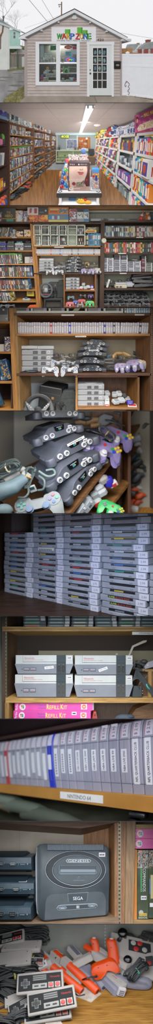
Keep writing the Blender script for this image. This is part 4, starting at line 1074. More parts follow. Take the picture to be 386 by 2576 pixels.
 b=MB(FR(234,221.5,14,1,-6));b.box(1,6,-.9,0,31,36,C('#c8282c',.4));b.box(8,13,-1,0,22,36,C('#2a4f9c',.4));b.ball((10.5,-1,38),2.4,C('#e8c03a'));S.part('figure_print',b,q)
 b=MB(FR(229,222.5,10,1,-70));b.box(-18,0,-1,0,0,52,C('#d9dcdf',.3),.2);b.box(-17,-1,-.2,.3,2,50,art('sidep',['#dfe4e8','#8fb0d0','#f0f2f4','#6a86a8'],14));S.part('side_print',b,q)
 b=MB();b.box(229,252,8,40,-224.4,-222.4,C('#c8ccd0',.3),.5);S.one('clear_tray',b,'clear tray under the box of building blocks','tray')
 q=S.root('yellow_toy','yellow rubbery toy on the shelf below the table','toy',213,259,12)
 b=MB();b.ball((206,14,-253),(13,9,7),C('#e8b82c',.4));S.part('body',b,q);b=MB();b.ball((222,12,-255),(10,8,5),C('#e0a828',.4));S.part('tail',b,q);b=MB();b.ball((200,8,-247),3,C('#e8c84a',.4));b.ball((206,8,-247),3,C('#e8c84a',.4));S.part('eyes',b,q)
 b=MB();b.ball((215.5,10,-247.5),(4,3,4.5),C('#d8382c',.4));b.ball((219,10,-245.5),2,C('#d8382c',.4));S.one('red_toy',b,'small red toy sitting on the yellow one under the table','toy')
 b=MB();b.box(172,190,30,48,-259,-241,C('#3f7fb4',.5),2);S.one('blue_tub',b,'blue tub on the shelf below the table','tub')
 b=MB();b.box(193,224,40,60,-259,-239.5,art('undersh',['#8fc4cc','#c83a3a','#e0e0dc','#3a7f8c'],20),1);S.one('printed_tub',b,'teal and red printed tub behind the yellow toy','tub')
 for j,(x,y,d,c)in enumerate(((226,150,330,'#6f8fd0'),(232,175,300,'#8a86cc'))):
  b=MB();b.ball((x,d,-y-20),(16,14,24),C(c,.8));b.ball((x-3,d-8,-y+8),(11,10,12),C(c,.8));S.one('blue_plush',b,'%s plush hanging beyond the bin, %s of two'%('violet' if j==1 else 'blue',ONES[j]),'plush toy')
 S.area(200,50,-120,300,60,16,(195,170,60),'#fff6ee',120)
 S.area(195,175,-60,260,40,10,(195,20,60),'#fff4ee',110)  # front fill added to lift the ceiling, no fixture here
 L=bpy.data.lights.new('strip_lamp','AREA');L.shape='RECTANGLE';L.size=.25;L.size_y=.9;L.energy=15;L.color=(1,.98,.97)
 o=bpy.data.objects.new('strip_lamp',L);COL.objects.link(o);o.location=S.pt(226,16,260)
aisle_room();aisle_left();aisle_right();aisle_table()
# ============================================================ models used in several bays
GREY=C('#9d9fa4',.5);DKG=C('#2e3136',.4);BLK=C('#1a1b1d',.45);STK=C('#e8e6ea',.6);INK=C('#4a4650',.7)
def sticker(S,F,parent,x,y,z,w,h,txt='',rot=0,top=False,sub=None):
 b=MB(F@Matrix.Translation((x,y,z))@Matrix.Rotation(rot,4,'Y' if not top else 'Z'))
 t=w*.03
 if top:b.box(-w/2,w/2,-h/2,h/2,0,t,STK)
 else:b.box(-w/2,w/2,-t,0,-h/2,h/2,STK)
 if txt:
  for k in range(3):b.box(-w*.36+k*w*.25,-w*.18+k*w*.25,-t*1.5,-t,-h*.28,h*.18,INK)
 o=S.part('price_sticker',b,parent,'white price sticker')
 return o
def n64(S,F,label,group=None,det=1,st='',col='#3a3d43',note='',stx=.2,sty=.2):
 q=S.root('game_console',label,'console',F.translation.x,-F.translation.z,F.translation.y,group)
 m=two('dark_shell'+col,col,'#4a4e55',(1,1,1),3,.38,2)
 prof=[(-.49,.03),(.49,.03),(.49,.12),(.42,.135),(.33,.15),(.27,.175),(.21,.225),(.16,.24),(-.16,.24),(-.21,.225),(-.27,.175),(-.33,.15),(-.42,.135),(-.49,.12)]
 b=MB(F);b.prism(prof,.02,.70,m,smooth=det>1,r=.012);S.part('body',b,q)
 for s in(-1,1):
  b=MB(F);x0,x1=(.36,.5)if s>0 else(-.5,-.36)
  b.prism([(x0,.0),(x1,.0),(x1+.01*s*0,.25),(x0,.25)],.0,.115,m,'z',r=.02)if det<2 else b.lathe([(.085,0),(.09,.02),(.086,.11),(.07,.125)],((x0+x1)/2,.07,0),m,'z',16)
  if det>1:b.box(x0-.015,x1+.015,.06,.3,0,.118,m,.02)
  S.part('front_foot',b,q)
 for x in(-.285,-.165,.165,.285):
  b=MB(F);b.lathe([(.044,.022),(.046,0),(.04,-.008),(.036,-.004)],(x,0,.098),C('#c9cac8',.4),'y',16 if det>1 else 10);p=S.part('controller_port',b,q)
  b=MB(F)
  b.prism([(x+.024*math.cos(t),.103+.024*math.sin(t))for t in[k*math.pi/6 for k in range(7)]]+[(x-.024,.083),(x+.024,.083)],-.013,-.006,C('#55565a',.5));S.part('socket',b,p)
  if det>1:
   b=MB(F)
   for k in(-1,0,1):b.cyl((x+k*.013,-.013,.094),.0048,-.003,C('#d0d0cc'),'y',6)
   S.part('pins',b,p)
 b=MB(F);b.prism([(-.1,.232),(.1,.232),(.085,.155),(.07,.142),(-.07,.142),(-.085,.155)],.0,.02,C('#0e0f10',.15));bg=S.part('badge',b,q,'glossy black badge')
 b=MB(F)
 for k,(c,dx,dz)in enumerate((('#2f8f4c',-.022,0),('#2f5fc8',0,0),('#2f8f4c',.0,.022),('#3f7fd8',-.022,.022),('#d8c83a',.01,.01))):
  b.box(dx-.002,dx+.018,-.004,0,.158+dz,.176+dz,C(c,.4))
 if det>1:b.text('NINTENDO',0,.205,.013,C('#c9ccd0'),y=-.003,w=.11,align='c',flat=.002)
 S.part('emblem',b,bg)
 b=MB(F);b.box(-.19,.19,.26,.4,.238,.246,C('#26282c',.4),.003);S.part('slot_flap',b,q)
 for x in(-.25,.25):
  b=MB(F);b.lathe([(.03,0),(.032,.012),(.02,.02)],(x,.16,.165),m,'z',10);S.part('power_slider' if x<0 else 'reset_button',b,q)
 if st:sticker(S,F,q,stx,-.004,sty-.0,.075,.05,st,.1)
 if note:
  b=MB(F@Matrix.Translation((.03,-.012,.222))@Matrix.Rotation(-.03,4,'Y'));b.box(-.16,.16,-.006,0,-.02,.02,C('#ecebe6',.6));[b.box(-.12+k*.026,-.102+k*.026,-.0075,-.006,-.008,.009,C('#55555a'))for k in range(9)];S.part('paper_label',b,q,'white typed paper label')
 return q
def ps1(S,F,label,group=None,st='',col='#a9abad',ports=True,lid=True,h=.19):
 q=S.root('game_console',label,'console',F.translation.x,-F.translation.z,F.translation.y,group)
 m=C(col,.5)
 b=MB(F);b.box(-.5,.5,.01,.66,.012,h,m,.012);b.box(-.485,.485,.02,.65,0,.02,C('#77797c',.6));b.box(-.5,.5,.0045,.1,h*.52,h*.55,C('#85878a',.6));S.part('body',b,q)
 if ports:
  for x in(-.06,.2):
   b=MB(F);b.box(x-.085,x+.085,-.004,.02,.035,.145,C('#8f9194',.5),.004);p=S.part('port_panel',b,q)
   b=MB(F);b.box(x-.07,x+.07,-.008,0,.1,.13,C('#3a3b3e',.5))
   for k in range(4):b.box(x-.072+k*.038,x-.044+k*.038,-.009,0,.045,.088,C('#2c2d30',.5))
   S.part('slots',b,p)
 if lid:
  b=MB(F);b.lathe([(.24,0),(.24,.014),(.2,.02)],(0,.34,h-.002),C('#b3b5b6',.5),'z',20);S.part('disc_lid',b,q)
 b=MB(F);b.cyl((-.4,.16,h-.002),.035,.012,C('#8c8e90',.5),'z',10);S.part('power_button',b,q)
 if st:sticker(S,F,q,.36,.008,h*.6,.085,.07,st,.08)
 return q
PAD_PS=[(-.75,.42),(-.35,.42),(-.3,.3),(.3,.3),(.35,.42),(.75,.42),(.95,.2),(1,-.1),(.97,-.6),(.86,-.76),(.72,-.72),(.6,-.45),(.46,-.18),(-.46,-.18),(-.6,-.45),(-.72,-.72),(-.86,-.76),(-.97,-.6),(-1,-.1),(-.95,.2)]
PAD_64=[(-.9,.25),(-.55,.45),(.55,.45),(.9,.25),(1,-.1),(.97,-.7),(.85,-.86),(.7,-.7),(.6,-.2),(.28,-.22),(.22,-.85),(0,-1.05),(-.22,-.85),(-.28,-.22),(-.6,-.2),(-.7,-.7),(-.85,-.86),(-.97,-.7),(-1,-.1)]
def pad(S,F,label,col,kind='ps',group=None,st=False,name='game_controller',stick=None,cord=True,btn=None):
 """a game controller lying with its face up (its z), about 2 wide"""
 q=S.root(name,label,'controller',F.translation.x,-F.translation.z,F.translation.y,group)
 m=col if not isinstance(col,str)else C(col,.4)
 b=MB(F);b.prism(PAD_64 if kind=='64' else PAD_PS,0,.38,m,'z',r=.11,smooth=True);S.part('shell',b,q)
 sc=C(stick or '#55575c',.5)
 if kind=='64':
  b=MB(F);b.lathe([(.2,.36),(.2,.42),(.13,.44),(.1,.5),(.15,.56),(.1,.6)],(0,-.5,0),C('#c9c9cc',.4),'z',12);S.part('analog_stick',b,q)
  b=MB(F);b.box(-.78,-.42,-.06,.06,.38,.44,C('#8a8c92',.5),.02);b.box(-.66,-.54,-.18,.18,.38,.44,C('#8a8c92',.5),.02);S.part('direction_pad',b,q)
  for x,y,c,r in((.72,.22,'#e8c03a',.075),(.86,.08,'#e8c03a',.075),(.58,.08,'#e8c03a',.075),(.72,-.06,'#e8c03a',.075),(.42,-.02,'#3a9a4c',.09),(.52,-.16,'#2f4fc0',.09),(0,.08,'#c8342c',.08)):
   b=MB(F);b.cyl((x,y,.37),r,.07,C(c,.35),'z',8);S.part('button',b,q,{'#e8c03a':'yellow button','#3a9a4c':'green button','#2f4fc0':'blue button','#c8342c':'red button'}[c])
 else:
  for x in(-.34,.34):
   b=MB(F);b.lathe([(.17,.36),(.17,.42),(.09,.43),(.09,.48),(.14,.5),(.14,.56),(.08,.57)],(x,-.13,0),sc,'z',10);S.part('analog_stick',b,q)
  b=MB(F);b.lathe([(.3,.36),(.3,.4),(.26,.41)],(-.66,.12,0),m,'z',12);S.part('button_field',b,q);b=MB(F);b.lathe([(.3,.36),(.3,.4),(.26,.41)],(.66,.12,0),m,'z',12);S.part('button_field',b,q)
  for k in range(4):
   a=k*math.pi/2;b=MB(F);b.cyl((.66+.15*math.cos(a),.12+.15*math.sin(a),.4),.07,.05,C((btn or['#4f8f7a','#b05a6a','#8a6fae','#5a7fc0'])[k],.4),'z',8);S.part('button',b,q)
   b=MB(F);b.prism([(-.66+.05*math.cos(a)-.05*math.sin(a),.12+.05*math.sin(a)+.05*math.cos(a)),(-.66+.18*math.cos(a)-.05*math.sin(a),.12+.18*math.sin(a)+.05*math.cos(a)),(-.66+.18*math.cos(a)+.05*math.sin(a),.12+.18*math.sin(a)-.05*math.cos(a)),(-.66+.05*math.cos(a)+.05*math.sin(a),.12+.05*math.sin(a)-.05*math.cos(a))],.4,.45,C((btn or['#5a6fb0'])[0]if btn else '#5a6fa0',.4),'z');S.part('direction_key',b,q)
 if st:sticker(S,F,q,-.82 if kind=='64' else.1,-.45 if kind=='64' else.2,.385,.2,.26,'',.2,True)
 if cord:
  b=MB(F);b.spline([(0,.4,.2),(.1,.75,.15),(-.5,.95,.25),(-.9,.7,.4),(-.4,.6,.5),(.3,.8,.4)],.045,C('#26272a',.5),5,4);S.part('cord',b,q)
 return q
def coil(S,F,label,group=None,col='#2a2c2f',turns=5,r=1.0,th=.07,tie='#e3d9a8',seed=1,name='cable_bundle',squash=.55):
 """a bundled cable: loops pinched by a tie; loops lie in its own x,z"""
 rr=random.Random(seed);q=S.root(name,label,'cable',F.translation.x,-F.translation.z,F.translation.y,group)
 pts=[]
 for k in range(turns*10):
  t=k/10*2*math.pi;a=r*(1+.12*math.sin(k*1.7+seed));off=(k/10-turns/2)*th*1.1
  w=1-.45*math.exp(-((math.cos(t))/.45)**2)
  pts.append((a*math.cos(t),off*w*2+rr.uniform(-.02,.02),r*squash+a*squash*math.sin(t)*w+off*.6))
 b=MB(F);b.tube(smooth_path(pts,2),th,C(col,.45),6);S.part('cable',b,q)
 if tie:
  b=MB(F);b.tube([(.03*math.cos(t),turns*th*1.1*math.cos(t),r*squash*1.0+r*squash*.66*math.sin(t))for t in[k*.5236 for k in range(12)]],th*.8,C(tie,.6),5,closed=True);S.part('tie',b,q)
 b=MB(F);b.spline([pts[-1],(r*1.1,-.2,r*squash*.4),(r*.7,-.35,.1)],th,C(col,.45),5);b.box(r*.6,r*.95,-.45,-.25,0,.22,C(col,.45),.04);S.part('plug',b,q)
 return q
def case_row(S,x0,x1,y,h,t,d,depth,cols,shelf,group,name='game_case',lean0=0,lean1=0,seed=1,labels=None,jit=.06,tops=None,dset=0):
 """books-on-a-shelf row of thin cases, each one an object"""
 rr=random.Random(seed);x=x0;j=0
 n=max(1,int(round((x1-x0)/t)))
 for j in range(n):
  u=j/max(1,n-1);c,cn=cols[j]if(labels=='seq' and j<len(cols))else rr.choice(cols)
  hh=h*rr.uniform(1-jit,1);ln=lean0+(lean1-lean0)*u+rr.uniform(-1,1)
  b=MB(FR(x0+j*t,y,d+rr.uniform(0,dset))@Matrix.Rotation(rad(ln),4,'Y'))
  b.box(0,t*.93,0,depth,0,hh,C(c,.4),t*.08)
  b.box(t*.14,t*.8,-.12,0,hh*.52,hh*.86,C(rr.choice(['#d9d6ce','#3a3c42','#b04a3e','#46618c','#c8a850','#8f979e','#e6e4df','#6a4a3a']),.5))
  b.box(t*.2,t*.72,-.12,0,hh*.12,hh*.4,C(rr.choice(['#c9c6be','#5d6570','#7a3a34','#38475c','#9a8a60','#7f868c','#dcdad6','#2e2f33']),.5))
  if tops:b.box(0,t*.93,-.2,depth,hh*.9,hh*1.01,C(tops,.4))
  S.one(name,b,'%s %s, %s along %s'%(cn,name.replace('_',' '),nth(j),shelf),'game',group)
def tag_strip(S,x,y,d,w,h,label,txt=None,name='shelf_label'):
 b=MB();b.box(x,x+w,d-.4,d,-y-h,-y,C('#ebeae4',.6))
 if not txt:
  for k in range(max(1,int(w/3))):b.box(x+1+k*3,x+2.6+k*3,d-.5,d-.4,-y-h*.65,-y-h*.35,C('#77757a'))
 else:b.text(txt,x+w/2,-y-h*.8,h*.6,C('#3a3a3e'),y=d-.5,w=w*.85,align='c')
 S.one(name,b,label,'label')
# ============================================================ bay: the wide wall of shelves
S3=Stage(2,193,125,620,.5)
OAK=wood('#8a5a2c','#bd8648','x',.7);OAKZ=wood('#8a5a2c','#bd8648','z',.7);DKW=wood('#33231b','#54392a','x',.7);DKWZ=wood('#33231b','#54392a','z',.7)
MIX3=[('#3c3f46','charcoal'),('#c9c6c0','pale grey'),('#2d4468','navy'),('#8c8a86','grey'),('#5d5f68','slate'),('#b04a3c','rust red'),('#d8d4ca','off white'),('#6f8fb0','light blue'),('#4c6b52','dull green'),('#a3763f','tan')]
DRK3=[('#2a2d33','black'),('#3c3f46','charcoal'),('#30343c','dark slate'),('#5a3a30','brown'),('#26364e','navy'),('#c8a850','yellow'),('#b8b4ac','pale grey'),('#8a4034','rust red'),('#3f5f48','dull green')]
def shelf3(b,x0,x1,y,d0,d1,m,th=3.5):b.box(x0,x1,d0,d1,-y-th,-y,m,.3)
def wall_room():
 S=S3
 b=MB();b.box(-40,430,92,96,-300,20,two('panel_wall','#a9ab9f','#b9bcb2',(1,1,1),2,.8));b.box(-40,96,90,92,-60,20,C('#6f685c',.8));S.struct('wall_back',b)
 b=MB()
 for x in(150,247,322):b.box(x,x+.8,91,92,-300,20,C('#8a8c82',.8))
 S.struct('trim_1',b)
 b=MB();b.box(-60,-55,-20,100,-300,20,C('#6a5a4a',.8));S.struct('wall_left',b)  # both bay sides stand out of view, added to block side light
 b=MB();b.box(440,445,-20,100,-300,20,C('#6a6a66',.8));S.struct('wall_right',b)
 q=S.root('upper_shelf','brown shelf edge crossing the very top of the shelf wall view','shelf',193,2,70)
 b=MB();b.box(-40,430,40,92,-2.5,12,wood('#7a5228','#a87a40','x'));S.part('board',b,q)
 b=MB();b.box(150,430,60,92,-6,-2.5,C('#b9bdb6',.6));S.part('rail',b,q)
 q=S.root('oak_bookcase','orange oak bookcase full of games at the side of the shelf wall','bookcase',40,260,30)
 b=MB();b.prism([(75.5,-44),(80.5,-44),(98.5,-262),(92.5,-262)],0,62,OAKZ);S.part('side_panel',b,q)
 b=MB();b.box(-42,92,62,66,-270,-44,wood('#4a3320','#6a4a2c','x'));S.part('back_panel',b,q)
 for y,xr in((79,78.5),(113,81),(147,84),(179.5,86.5),(212,89.5),(241,92)):
  b=MB();shelf3(b,-42,xr,y,0,62,OAK);S.part('shelf',b,q)
 b=MB();b.box(-42,82,-3,66,-46.5,-41.5,DKW);S.part('top_board',b,q)
 q=S.root('middle_bookcase','brown middle bookcase holding consoles and cartridges on the shelf wall','bookcase',170,260,30)
 for y,m,d in((102,OAK,0),(124,OAK,4),(170.5,DKW,0)):
  b=MB();shelf3(b,84,257,y,d,62,m,3);S.part('shelf',b,q)
 b=MB();b.box(80,262,-3,66,-47,-43.5,DKW);S.part('top_board',b,q)
 b=MB();b.prism([(80.5,-47),(86,-47),(103,-262),(97.5,-262)],6,66,OAKZ);S.part('side_panel',b,q)
 b=MB();b.box(84,257,62,66,-172,-46,two('drab_back','#8f8a7a','#9f9a8a',(1,1,1),3,.8));b.box(97,257,62,66,-190,-172,C('#8f8d80',.8));b.box(97,257,62,66,-270,-190,C('#b4bcba',.8));S.part('back_panel',b,q)
 q=S.root('dark_bookcase','dark brown bookcase of boxed games and cartridge stacks','bookcase',325,260,30)
 b=MB();b.prism([(255,-42),(264.5,-42),(262,-262),(251,-262)],0,66,DKWZ);S.part('side_panel',b,q)
 for y in(79,119.5,169.5,209.5,252):
  b=MB();shelf3(b,262,430,y,0,64,DKW,4);S.part('shelf',b,q)
 b=MB();b.box(252,430,-3,66,-43,-38.5,DKW);S.part('top_board',b,q)
 b=MB();b.box(262,430,64,66,-270,-42,two('grey_back','#7f8478','#8f9488',(1,1,1),3,.8));S.part('back_panel',b,q)
 b=MB();b.lathe([(6.6,0),(6.6,-2),(5.4,-3.2)],(262,-1,-89),C('#b8b29a',.4,.3),'y',18);q=S.root('round_thermometer','round brass rimmed dial on the dark bookcase side','dial',262,96,-1);S.part('rim',b,q);b=MB();b.cyl((262,-4,-89),4.6,-.5,C('#d9d8c8',.5),'y',16);b.box(261.6,262.4,-5,-4.4,-89,-85.5,C('#5d5040'));S.part('dial_face',b,q)
 tag_strip(S,137,104.2,-.2,24,2.2,'white label strip on the board under the white cubby shelf')
 tag_strip(S,158,124.6,3.6,13,1.8,'white label strip under the thin cartridge row')
 tag_strip(S,344,79.6,-.2,17,2.2,'white label strip under the top row of the dark bookcase')
 tag_strip(S,298,120,-.2,20,2.2,'white label strip under the red boxed games')
 tag_strip(S,302,170,-.2,17,2.2,'white label strip under the cartridge stacks')
 for k,y in enumerate((80,148,180.5,213,242)):tag_strip(S,(30,0,1,4,6)[k],y,-.2,12,2,'white label strip on the oak bookcase, on its %s shelf edge'%nth((0,2,3,4,5)[k]))
def wall_oak():
 S=S3;g='games in the oak bookcase'
 case_row(S,-6,24,79,25,2.6,3,20,MIX3,'the top shelf of the oak bookcase',g,lean0=10,lean1=14,seed=4)
 case_row(S,25,38,79,19,2.2,3,18,[('#b9b7b2','grey'),('#8d8c8a','dark grey'),('#d6d4d0','white')],'the oak bookcase top shelf beside the leaning cases',g,lean0=-4,lean1=-4,seed=5,name='slim_case')
 bm_=art('battle',['#e8d23a','#e0a02c','#d8d8d2','#4a4a4c','#c84a2c'],20)
 for x0,x1,h,l in((38.5,58,15,'yellow and white boxed game beside the slim cases'),(59,77.5,19,'yellow and black boxed game at the shelf end')):
  q=S.root('boxed_game',l,'game',(x0+x1)/2,79,4);b=MB();b.box(x0,x1,4,22,-79,-79+h,C('#2c2c2e',.5),.4);S.part('carton',b,q);b=MB();b.box(x0+.7,x1-.7,3.5,4,-78,-79+h-1,bm_);S.part('print',b,q)
 for k,(x0,x1,c,cn)in enumerate(((-7,14,'#4a4a96','violet'),(15.3,35,'#45474a','black'),(36.3,57.5,'#b4b6b8','silver'),(58.8,79,'#333538','charcoal'))):
  q=S.root('cube_console','%s cube console with four front ports in the oak bookcase'%cn,'console',(x0+x1)/2,113,5)
  w=x1-x0;b=MB();b.box(x0,x1,5,5+w,-113,-94.5,C(c,.4),.8);S.part('body',b,q)
  b=MB();b.box(x0+1,x1-1,4.2,5.2,-105.5,-100.5,C('#2a2b2e',.4),.3);b.box(x0+w*.35,x0+w*.65,4.3,5.2,-111.5,-107,C('#3a3b3e',.4));S.part('front_panel',b,q)
  for j in range(4):b=MB();b.cyl((x0+w*(.2+.2*j),4.2,-103),1.35,-.4,C('#cfd0d2',.4),'y',8);S.part('controller_port',b,q)
  b=MB();b.cyl(((x0+x1)/2,5+w/2,-94.6),w*.36,1.2,C(c,.4),'z',14);S.part('disc_lid',b,q)
  cc=['#7f8588','#6d7f86','#3a9ab0','#2c2d30'][k]
  pad(S,FR((x0+x1)/2,93.6,10,7.4,8-5*k,28),'%s controller lying on the %s cube console'%(['grey','dull teal','turquoise','black'][k],cn),cc,st=False)
 case_row(S,-4,46,147,27,2.75,3,20,[('#8d8d8c','grey'),('#b9b7b2','pale grey'),('#5d5f62','slate'),('#d6d4d0','white'),('#a04a3c','red'),('#35495c','navy'),('#77787a','mid grey')],'the green topped row of the oak bookcase',g,lean0=-7,lean1=-9,seed=7,tops='#4fae2c')
 q=S.root('display_case','dark game case with a green edge turned cover-out at the end of the green row','game',52,147,4)
 b=MB(FR(44,147,6,1,-12)@Matrix.Rotation(rad(-7),4,'Y'));b.box(0,13.5,0,2,0,27,C('#2c4a24',.4),.3);S.part('case',b,q);b=MB(FR(44,147,6,1,-12)@Matrix.Rotation(rad(-7),4,'Y'));b.box(.8,12.7,-.4,0,1,23,art('xcov',['#20241f','#5f7a4a','#c8c4a8','#3a4438'],20));b.text('X',4,8,9,C('#d9dcd0'),y=-.5,w=6);S.part('cover',b,q)
 b=MB(FR(58,146.5,20,1,10));b.box(0,16,0,10,0,17,C('#c9c6c0',.6),.4);S.one('white_carton',b,'plain pale carton behind the green row end','box')
 b=MB(FR(74,147,8,1,-8));b.box(0,9.5,0,5,0,18,C('#8a8fa8',.5),.3);b.box(.8,8.7,-.3,0,1,17,art('pcov',['#5f6fa8','#c8b898','#8a5a6a','#d8d4d8'],22));S.one('boxed_game',b,'small violet and blue printed box at the end of the green row shelf','game')
 case_row(S,-5,70,179.5,27,2.5,3,22,DRK3,'the fourth row of the oak bookcase',g,lean0=-4,lean1=-5,seed=8,tops='#2a3550')
 case_row(S,70,81,179.5,26.5,2.4,3,20,[('#26466e','deep blue'),('#1f3a5c','dark blue'),('#3a6a9a','blue')],'the end of the fourth oak row',g,lean0=-5,lean1=-7,seed=9)
 case_row(S,-5,74,212,26.5,2.5,3,22,DRK3,'the fifth row of the oak bookcase',g,lean0=-8,lean1=-13,seed=10,tops='#30343c')
 q=S.root('display_case','dark blue game case leaning cover-out at the end of the fifth oak row','game',78,212,4);F=FR(70,212,4,1,-25)@Matrix.Rotation(rad(-14),4,'Y');b=MB(F);b.box(0,13,0,2,0,26,C('#24384c',.4),.3);S.part('case',b,q);b=MB(F);b.box(.8,12,-.3,0,1,25,art('bluecov',['#24405c','#31587a','#1c3048','#5f7f94'],14));S.part('cover',b,q)
 case_row(S,-5,30,241,25,2.4,3,22,DRK3,'the sixth row of the oak bookcase',g,lean0=-14,lean1=-18,seed=12,tops='#30343c')
 q=S.root('display_case','dark game case with yellow figures leaning cover-out on the sixth oak row','game',38,241,4);F=FR(31,241,4,1,-30)@Matrix.Rotation(rad(-22),4,'Y');b=MB(F);b.box(0,14,0,2,0,25,C('#2a2c28',.4),.3);S.part('case',b,q);b=MB(F);b.box(.8,13,-.3,0,1,24,art('ycov',['#2c2e24','#c8a83a','#3f4438','#8a8a4a','#d8d0b0'],18));S.part('cover',b,q)
 q=S.root('yellow_holder','yellow plastic game holder at the end of the sixth oak row','holder',72,232,20)
 b=MB(FR(63,232,20,1,-8));
 for x0,x1,z0,z1 in((0,20,0,4),(0,4,4,17),(15,20,4,17),(0,20,14,18)):b.box(x0,x1,0,6,z0,z1,C('#d8c03a',.4),.8)
 S.part('frame',b,q);b=MB(FR(63,232,20,1,-8));b.box(4,15,1,4,4,14,C('#a8983a',.5));S.part('insert',b,q)
 q=S.root('clear_pack','clear packet with dark gadget lying before the yellow holder','packet',65,240.5,4);b=MB(FR(55,241,4,1,-14));b.box(0,20,0,8,0,6,C('#a9b0b0',.2),1.5);S.part('blister',b,q);b=MB(FR(55,241,4,1,-14));b.ball((10,3,7),(5,3,3),C('#3a4048',.4));S.part('gadget',b,q)
 b=MB();b.prism([(68,-258),(74,-252),(90,-251),(95,-253),(95,-258)],2,10,C('#d8602a',.4),r=1);S.one('orange_toy_gun',b,'orange toy gun peeking up at the bottom of the oak bookcase','toy')
 for k,(x,l)in enumerate(((8,'black bundle at the near bottom of the oak bookcase'),(26,'black controller shape at the bottom of the oak bookcase'))):pad(S,FR(x,256,8,10,20*k,40),l,'#1d1e20',cord=True)
 q=S.root('music_game_box','black boxed turntable game with yellow lettering on the ledge','box',18,41.5,6);b=MB();b.box(-10,38,8,34,-41.5,-5,C('#3a3a3a',.4),.4);S.part('carton',b,q)
 b=MB();b.text('DJ',15.5,-20.5,7,C('#e8c83a',.5),y=7.6,w=8);b.text('HERO',10.5,-29,7.5,C('#e8c83a',.5),y=7.6,w=19);S.part('title',b,q,'yellow title');b=MB();b.box(-10,38,7.5,8,-33,-31.5,C('#c8a02c',.5));b.box(14,32,7.4,8,-41,-33.5,C('#4f9a8a',.5));b.box(-10,3,7.2,8,-41,-16,art('djside',['#d8dcd8','#4a8a94','#a83a34','#e8e8e4'],12));S.part('print',b,q)
 for x0,x1,yt,m,l in((38,56,12,art('blist1',['#e8b83a','#e07a2c','#d8dce0','#5a7ab0','#f0e8d0'],14),'yellow and white blister pack on the ledge'),(57.5,69,13,art('blist2',['#8a5a96','#b8a0b8','#4a4a6a','#d8d4dc'],16),'violet blister pack on the ledge')):
  q=S.root('blister_pack',l,'packet',(x0+x1)/2,41.5,4);b=MB();b.box(x0,x1,6,8,-41.5,-yt,m,.2);S.part('card',b,q);b=MB();b.prism([(x0+3,-41),(x1-3,-41),(x1-4,-28),(x0+5,-25)],3,6,C('#d9dee2',.2),r=.6);S.part('blister',b,q)
 fire=art('fireprint',['#3a2420','#b8402c','#e07a2c','#8a2c24','#e8b04a'],9)
 for x0,x1,top,l in((68.5,96,C('#e6e2e0',.5),'white topped boxed controller with a fiery lower half'),(97,120.5,C('#4a4a4c',.5),'grey topped boxed camera with a fiery lower half')):
  q=S.root('boxed_accessory',l,'box',(x0+x1)/2,41.5,3);b=MB();b.box(x0,x1,3,20,-41.5,-4.5,C('#cfcac6',.5),.3);S.part('carton',b,q);b=MB();b.box(x0+.2,x1-.2,2.5,3,-23.5,-4.6,top);S.part('top_print',b,q);b=MB();b.box(x0+.2,x1-.2,2.5,3,-41.3,-23.5,fire);b.ball((x0+12,2.4,-32),(8,.4,3.4),C('#e8a04a'));S.part('fiery_print',b,q)
  b=MB()
  if x0<90:b.prism([(74,-20),(79,-18),(80,-8),(77,-6),(74,-10)],2,2.5,C('#c85a6a',.5));b.box(86,93,2,2.5,-20,-7,C('#b8505f',.5),0,Matrix.Rotation(0,4,'Y'))
  else:b.box(113,117,2,2.5,-15,-11,C('#d8d8d8',.5));b.box(99,110,2,2.5,-18,-16,C('#8c8c90',.5))
  S.part('picture',b,q)
 q=S.root('boxed_accessory','wide orange and blue printed box in the middle of the ledge','box',147,41,3);b=MB();b.box(121.5,173,3,22,-41.5,-4,C('#d8803a',.5),.3);S.part('carton',b,q)
 b=MB();b.box(121.8,172.7,2.5,3,-22.5,-4.3,C('#e08a44',.5));b.box(150,170,2.2,2.5,-18.5,-7.5,art('pads',['#c8483a','#3a5f9c','#3f9a5a','#d8c8b8'],20));b.box(126,148,2.3,2.5,-11,-8,C('#f4dca8'));b.box(126,144,2.3,2.5,-17,-14.5,C('#c8503a'));S.part('upper_print',b,q,'orange upper print')
 b=MB();b.box(121.8,172.7,2.5,3,-36,-22.5,C('#4f8fc0',.5));b.box(121.8,172.7,2.5,3,-41.3,-36,C('#d8c86a',.5))
 for x in(131,138,145):b.box(x,x+5,2.2,2.5,-34.5,-26,C('#c9d4dc' if x!=138 else '#a85a6a',.5))
 b.box(151,165,2.1,2.5,-35,-25,C('#7f8a94',.5),.4);S.part('lower_print',b,q,'blue lower print')
 q=S.root('boxed_game','red and blue boxed game with a figure on the ledge','game',184,40.5,4);b=MB();b.box(174.5,193.5,4,12,-41,-8,C('#b8b4b4',.5),.3);S.part('carton',b,q);b=MB();b.box(175,193,3.6,4,-40,-9,art('figcov',['#c8b8b4','#c84a3c','#3a4f7a','#d8dce0','#8a3a34'],12));b.box(177,190,3.4,3.6,-14,-10.5,C('#c8342c'));S.part('print',b,q)
 for x0,x1,c,l in((194.5,211,'#e2e4e6','white boxed handset on the ledge'),(211.8,224,'#3f7fb4','blue and white boxed earphones on the ledge')):
  q=S.root('boxed_accessory',l,'box',(x0+x1)/2,40,4);b=MB();b.box(x0,x1,4,12,-40.5,-9.5,C('#d9dde0',.5),.3);S.part('carton',b,q);b=MB();b.box(x0+.4,x1-.4,3.6,4,-16,-10,C('#3a3f48' if x0<200 else '#2f6fae',.5));b.box(x0+.4,x1-.4,3.6,4,-40,-33,C('#8f9aa4' if x0<200 else c,.5));S.part('print',b,q)
  b=MB();b.tube([(x0+3,3.4,-22),(x0+6,3.4,-26),(x1-4,3.4,-20),(x1-3,3.4,-30)],.9,C('#2c2e32',.4),5);S.part('picture',b,q)
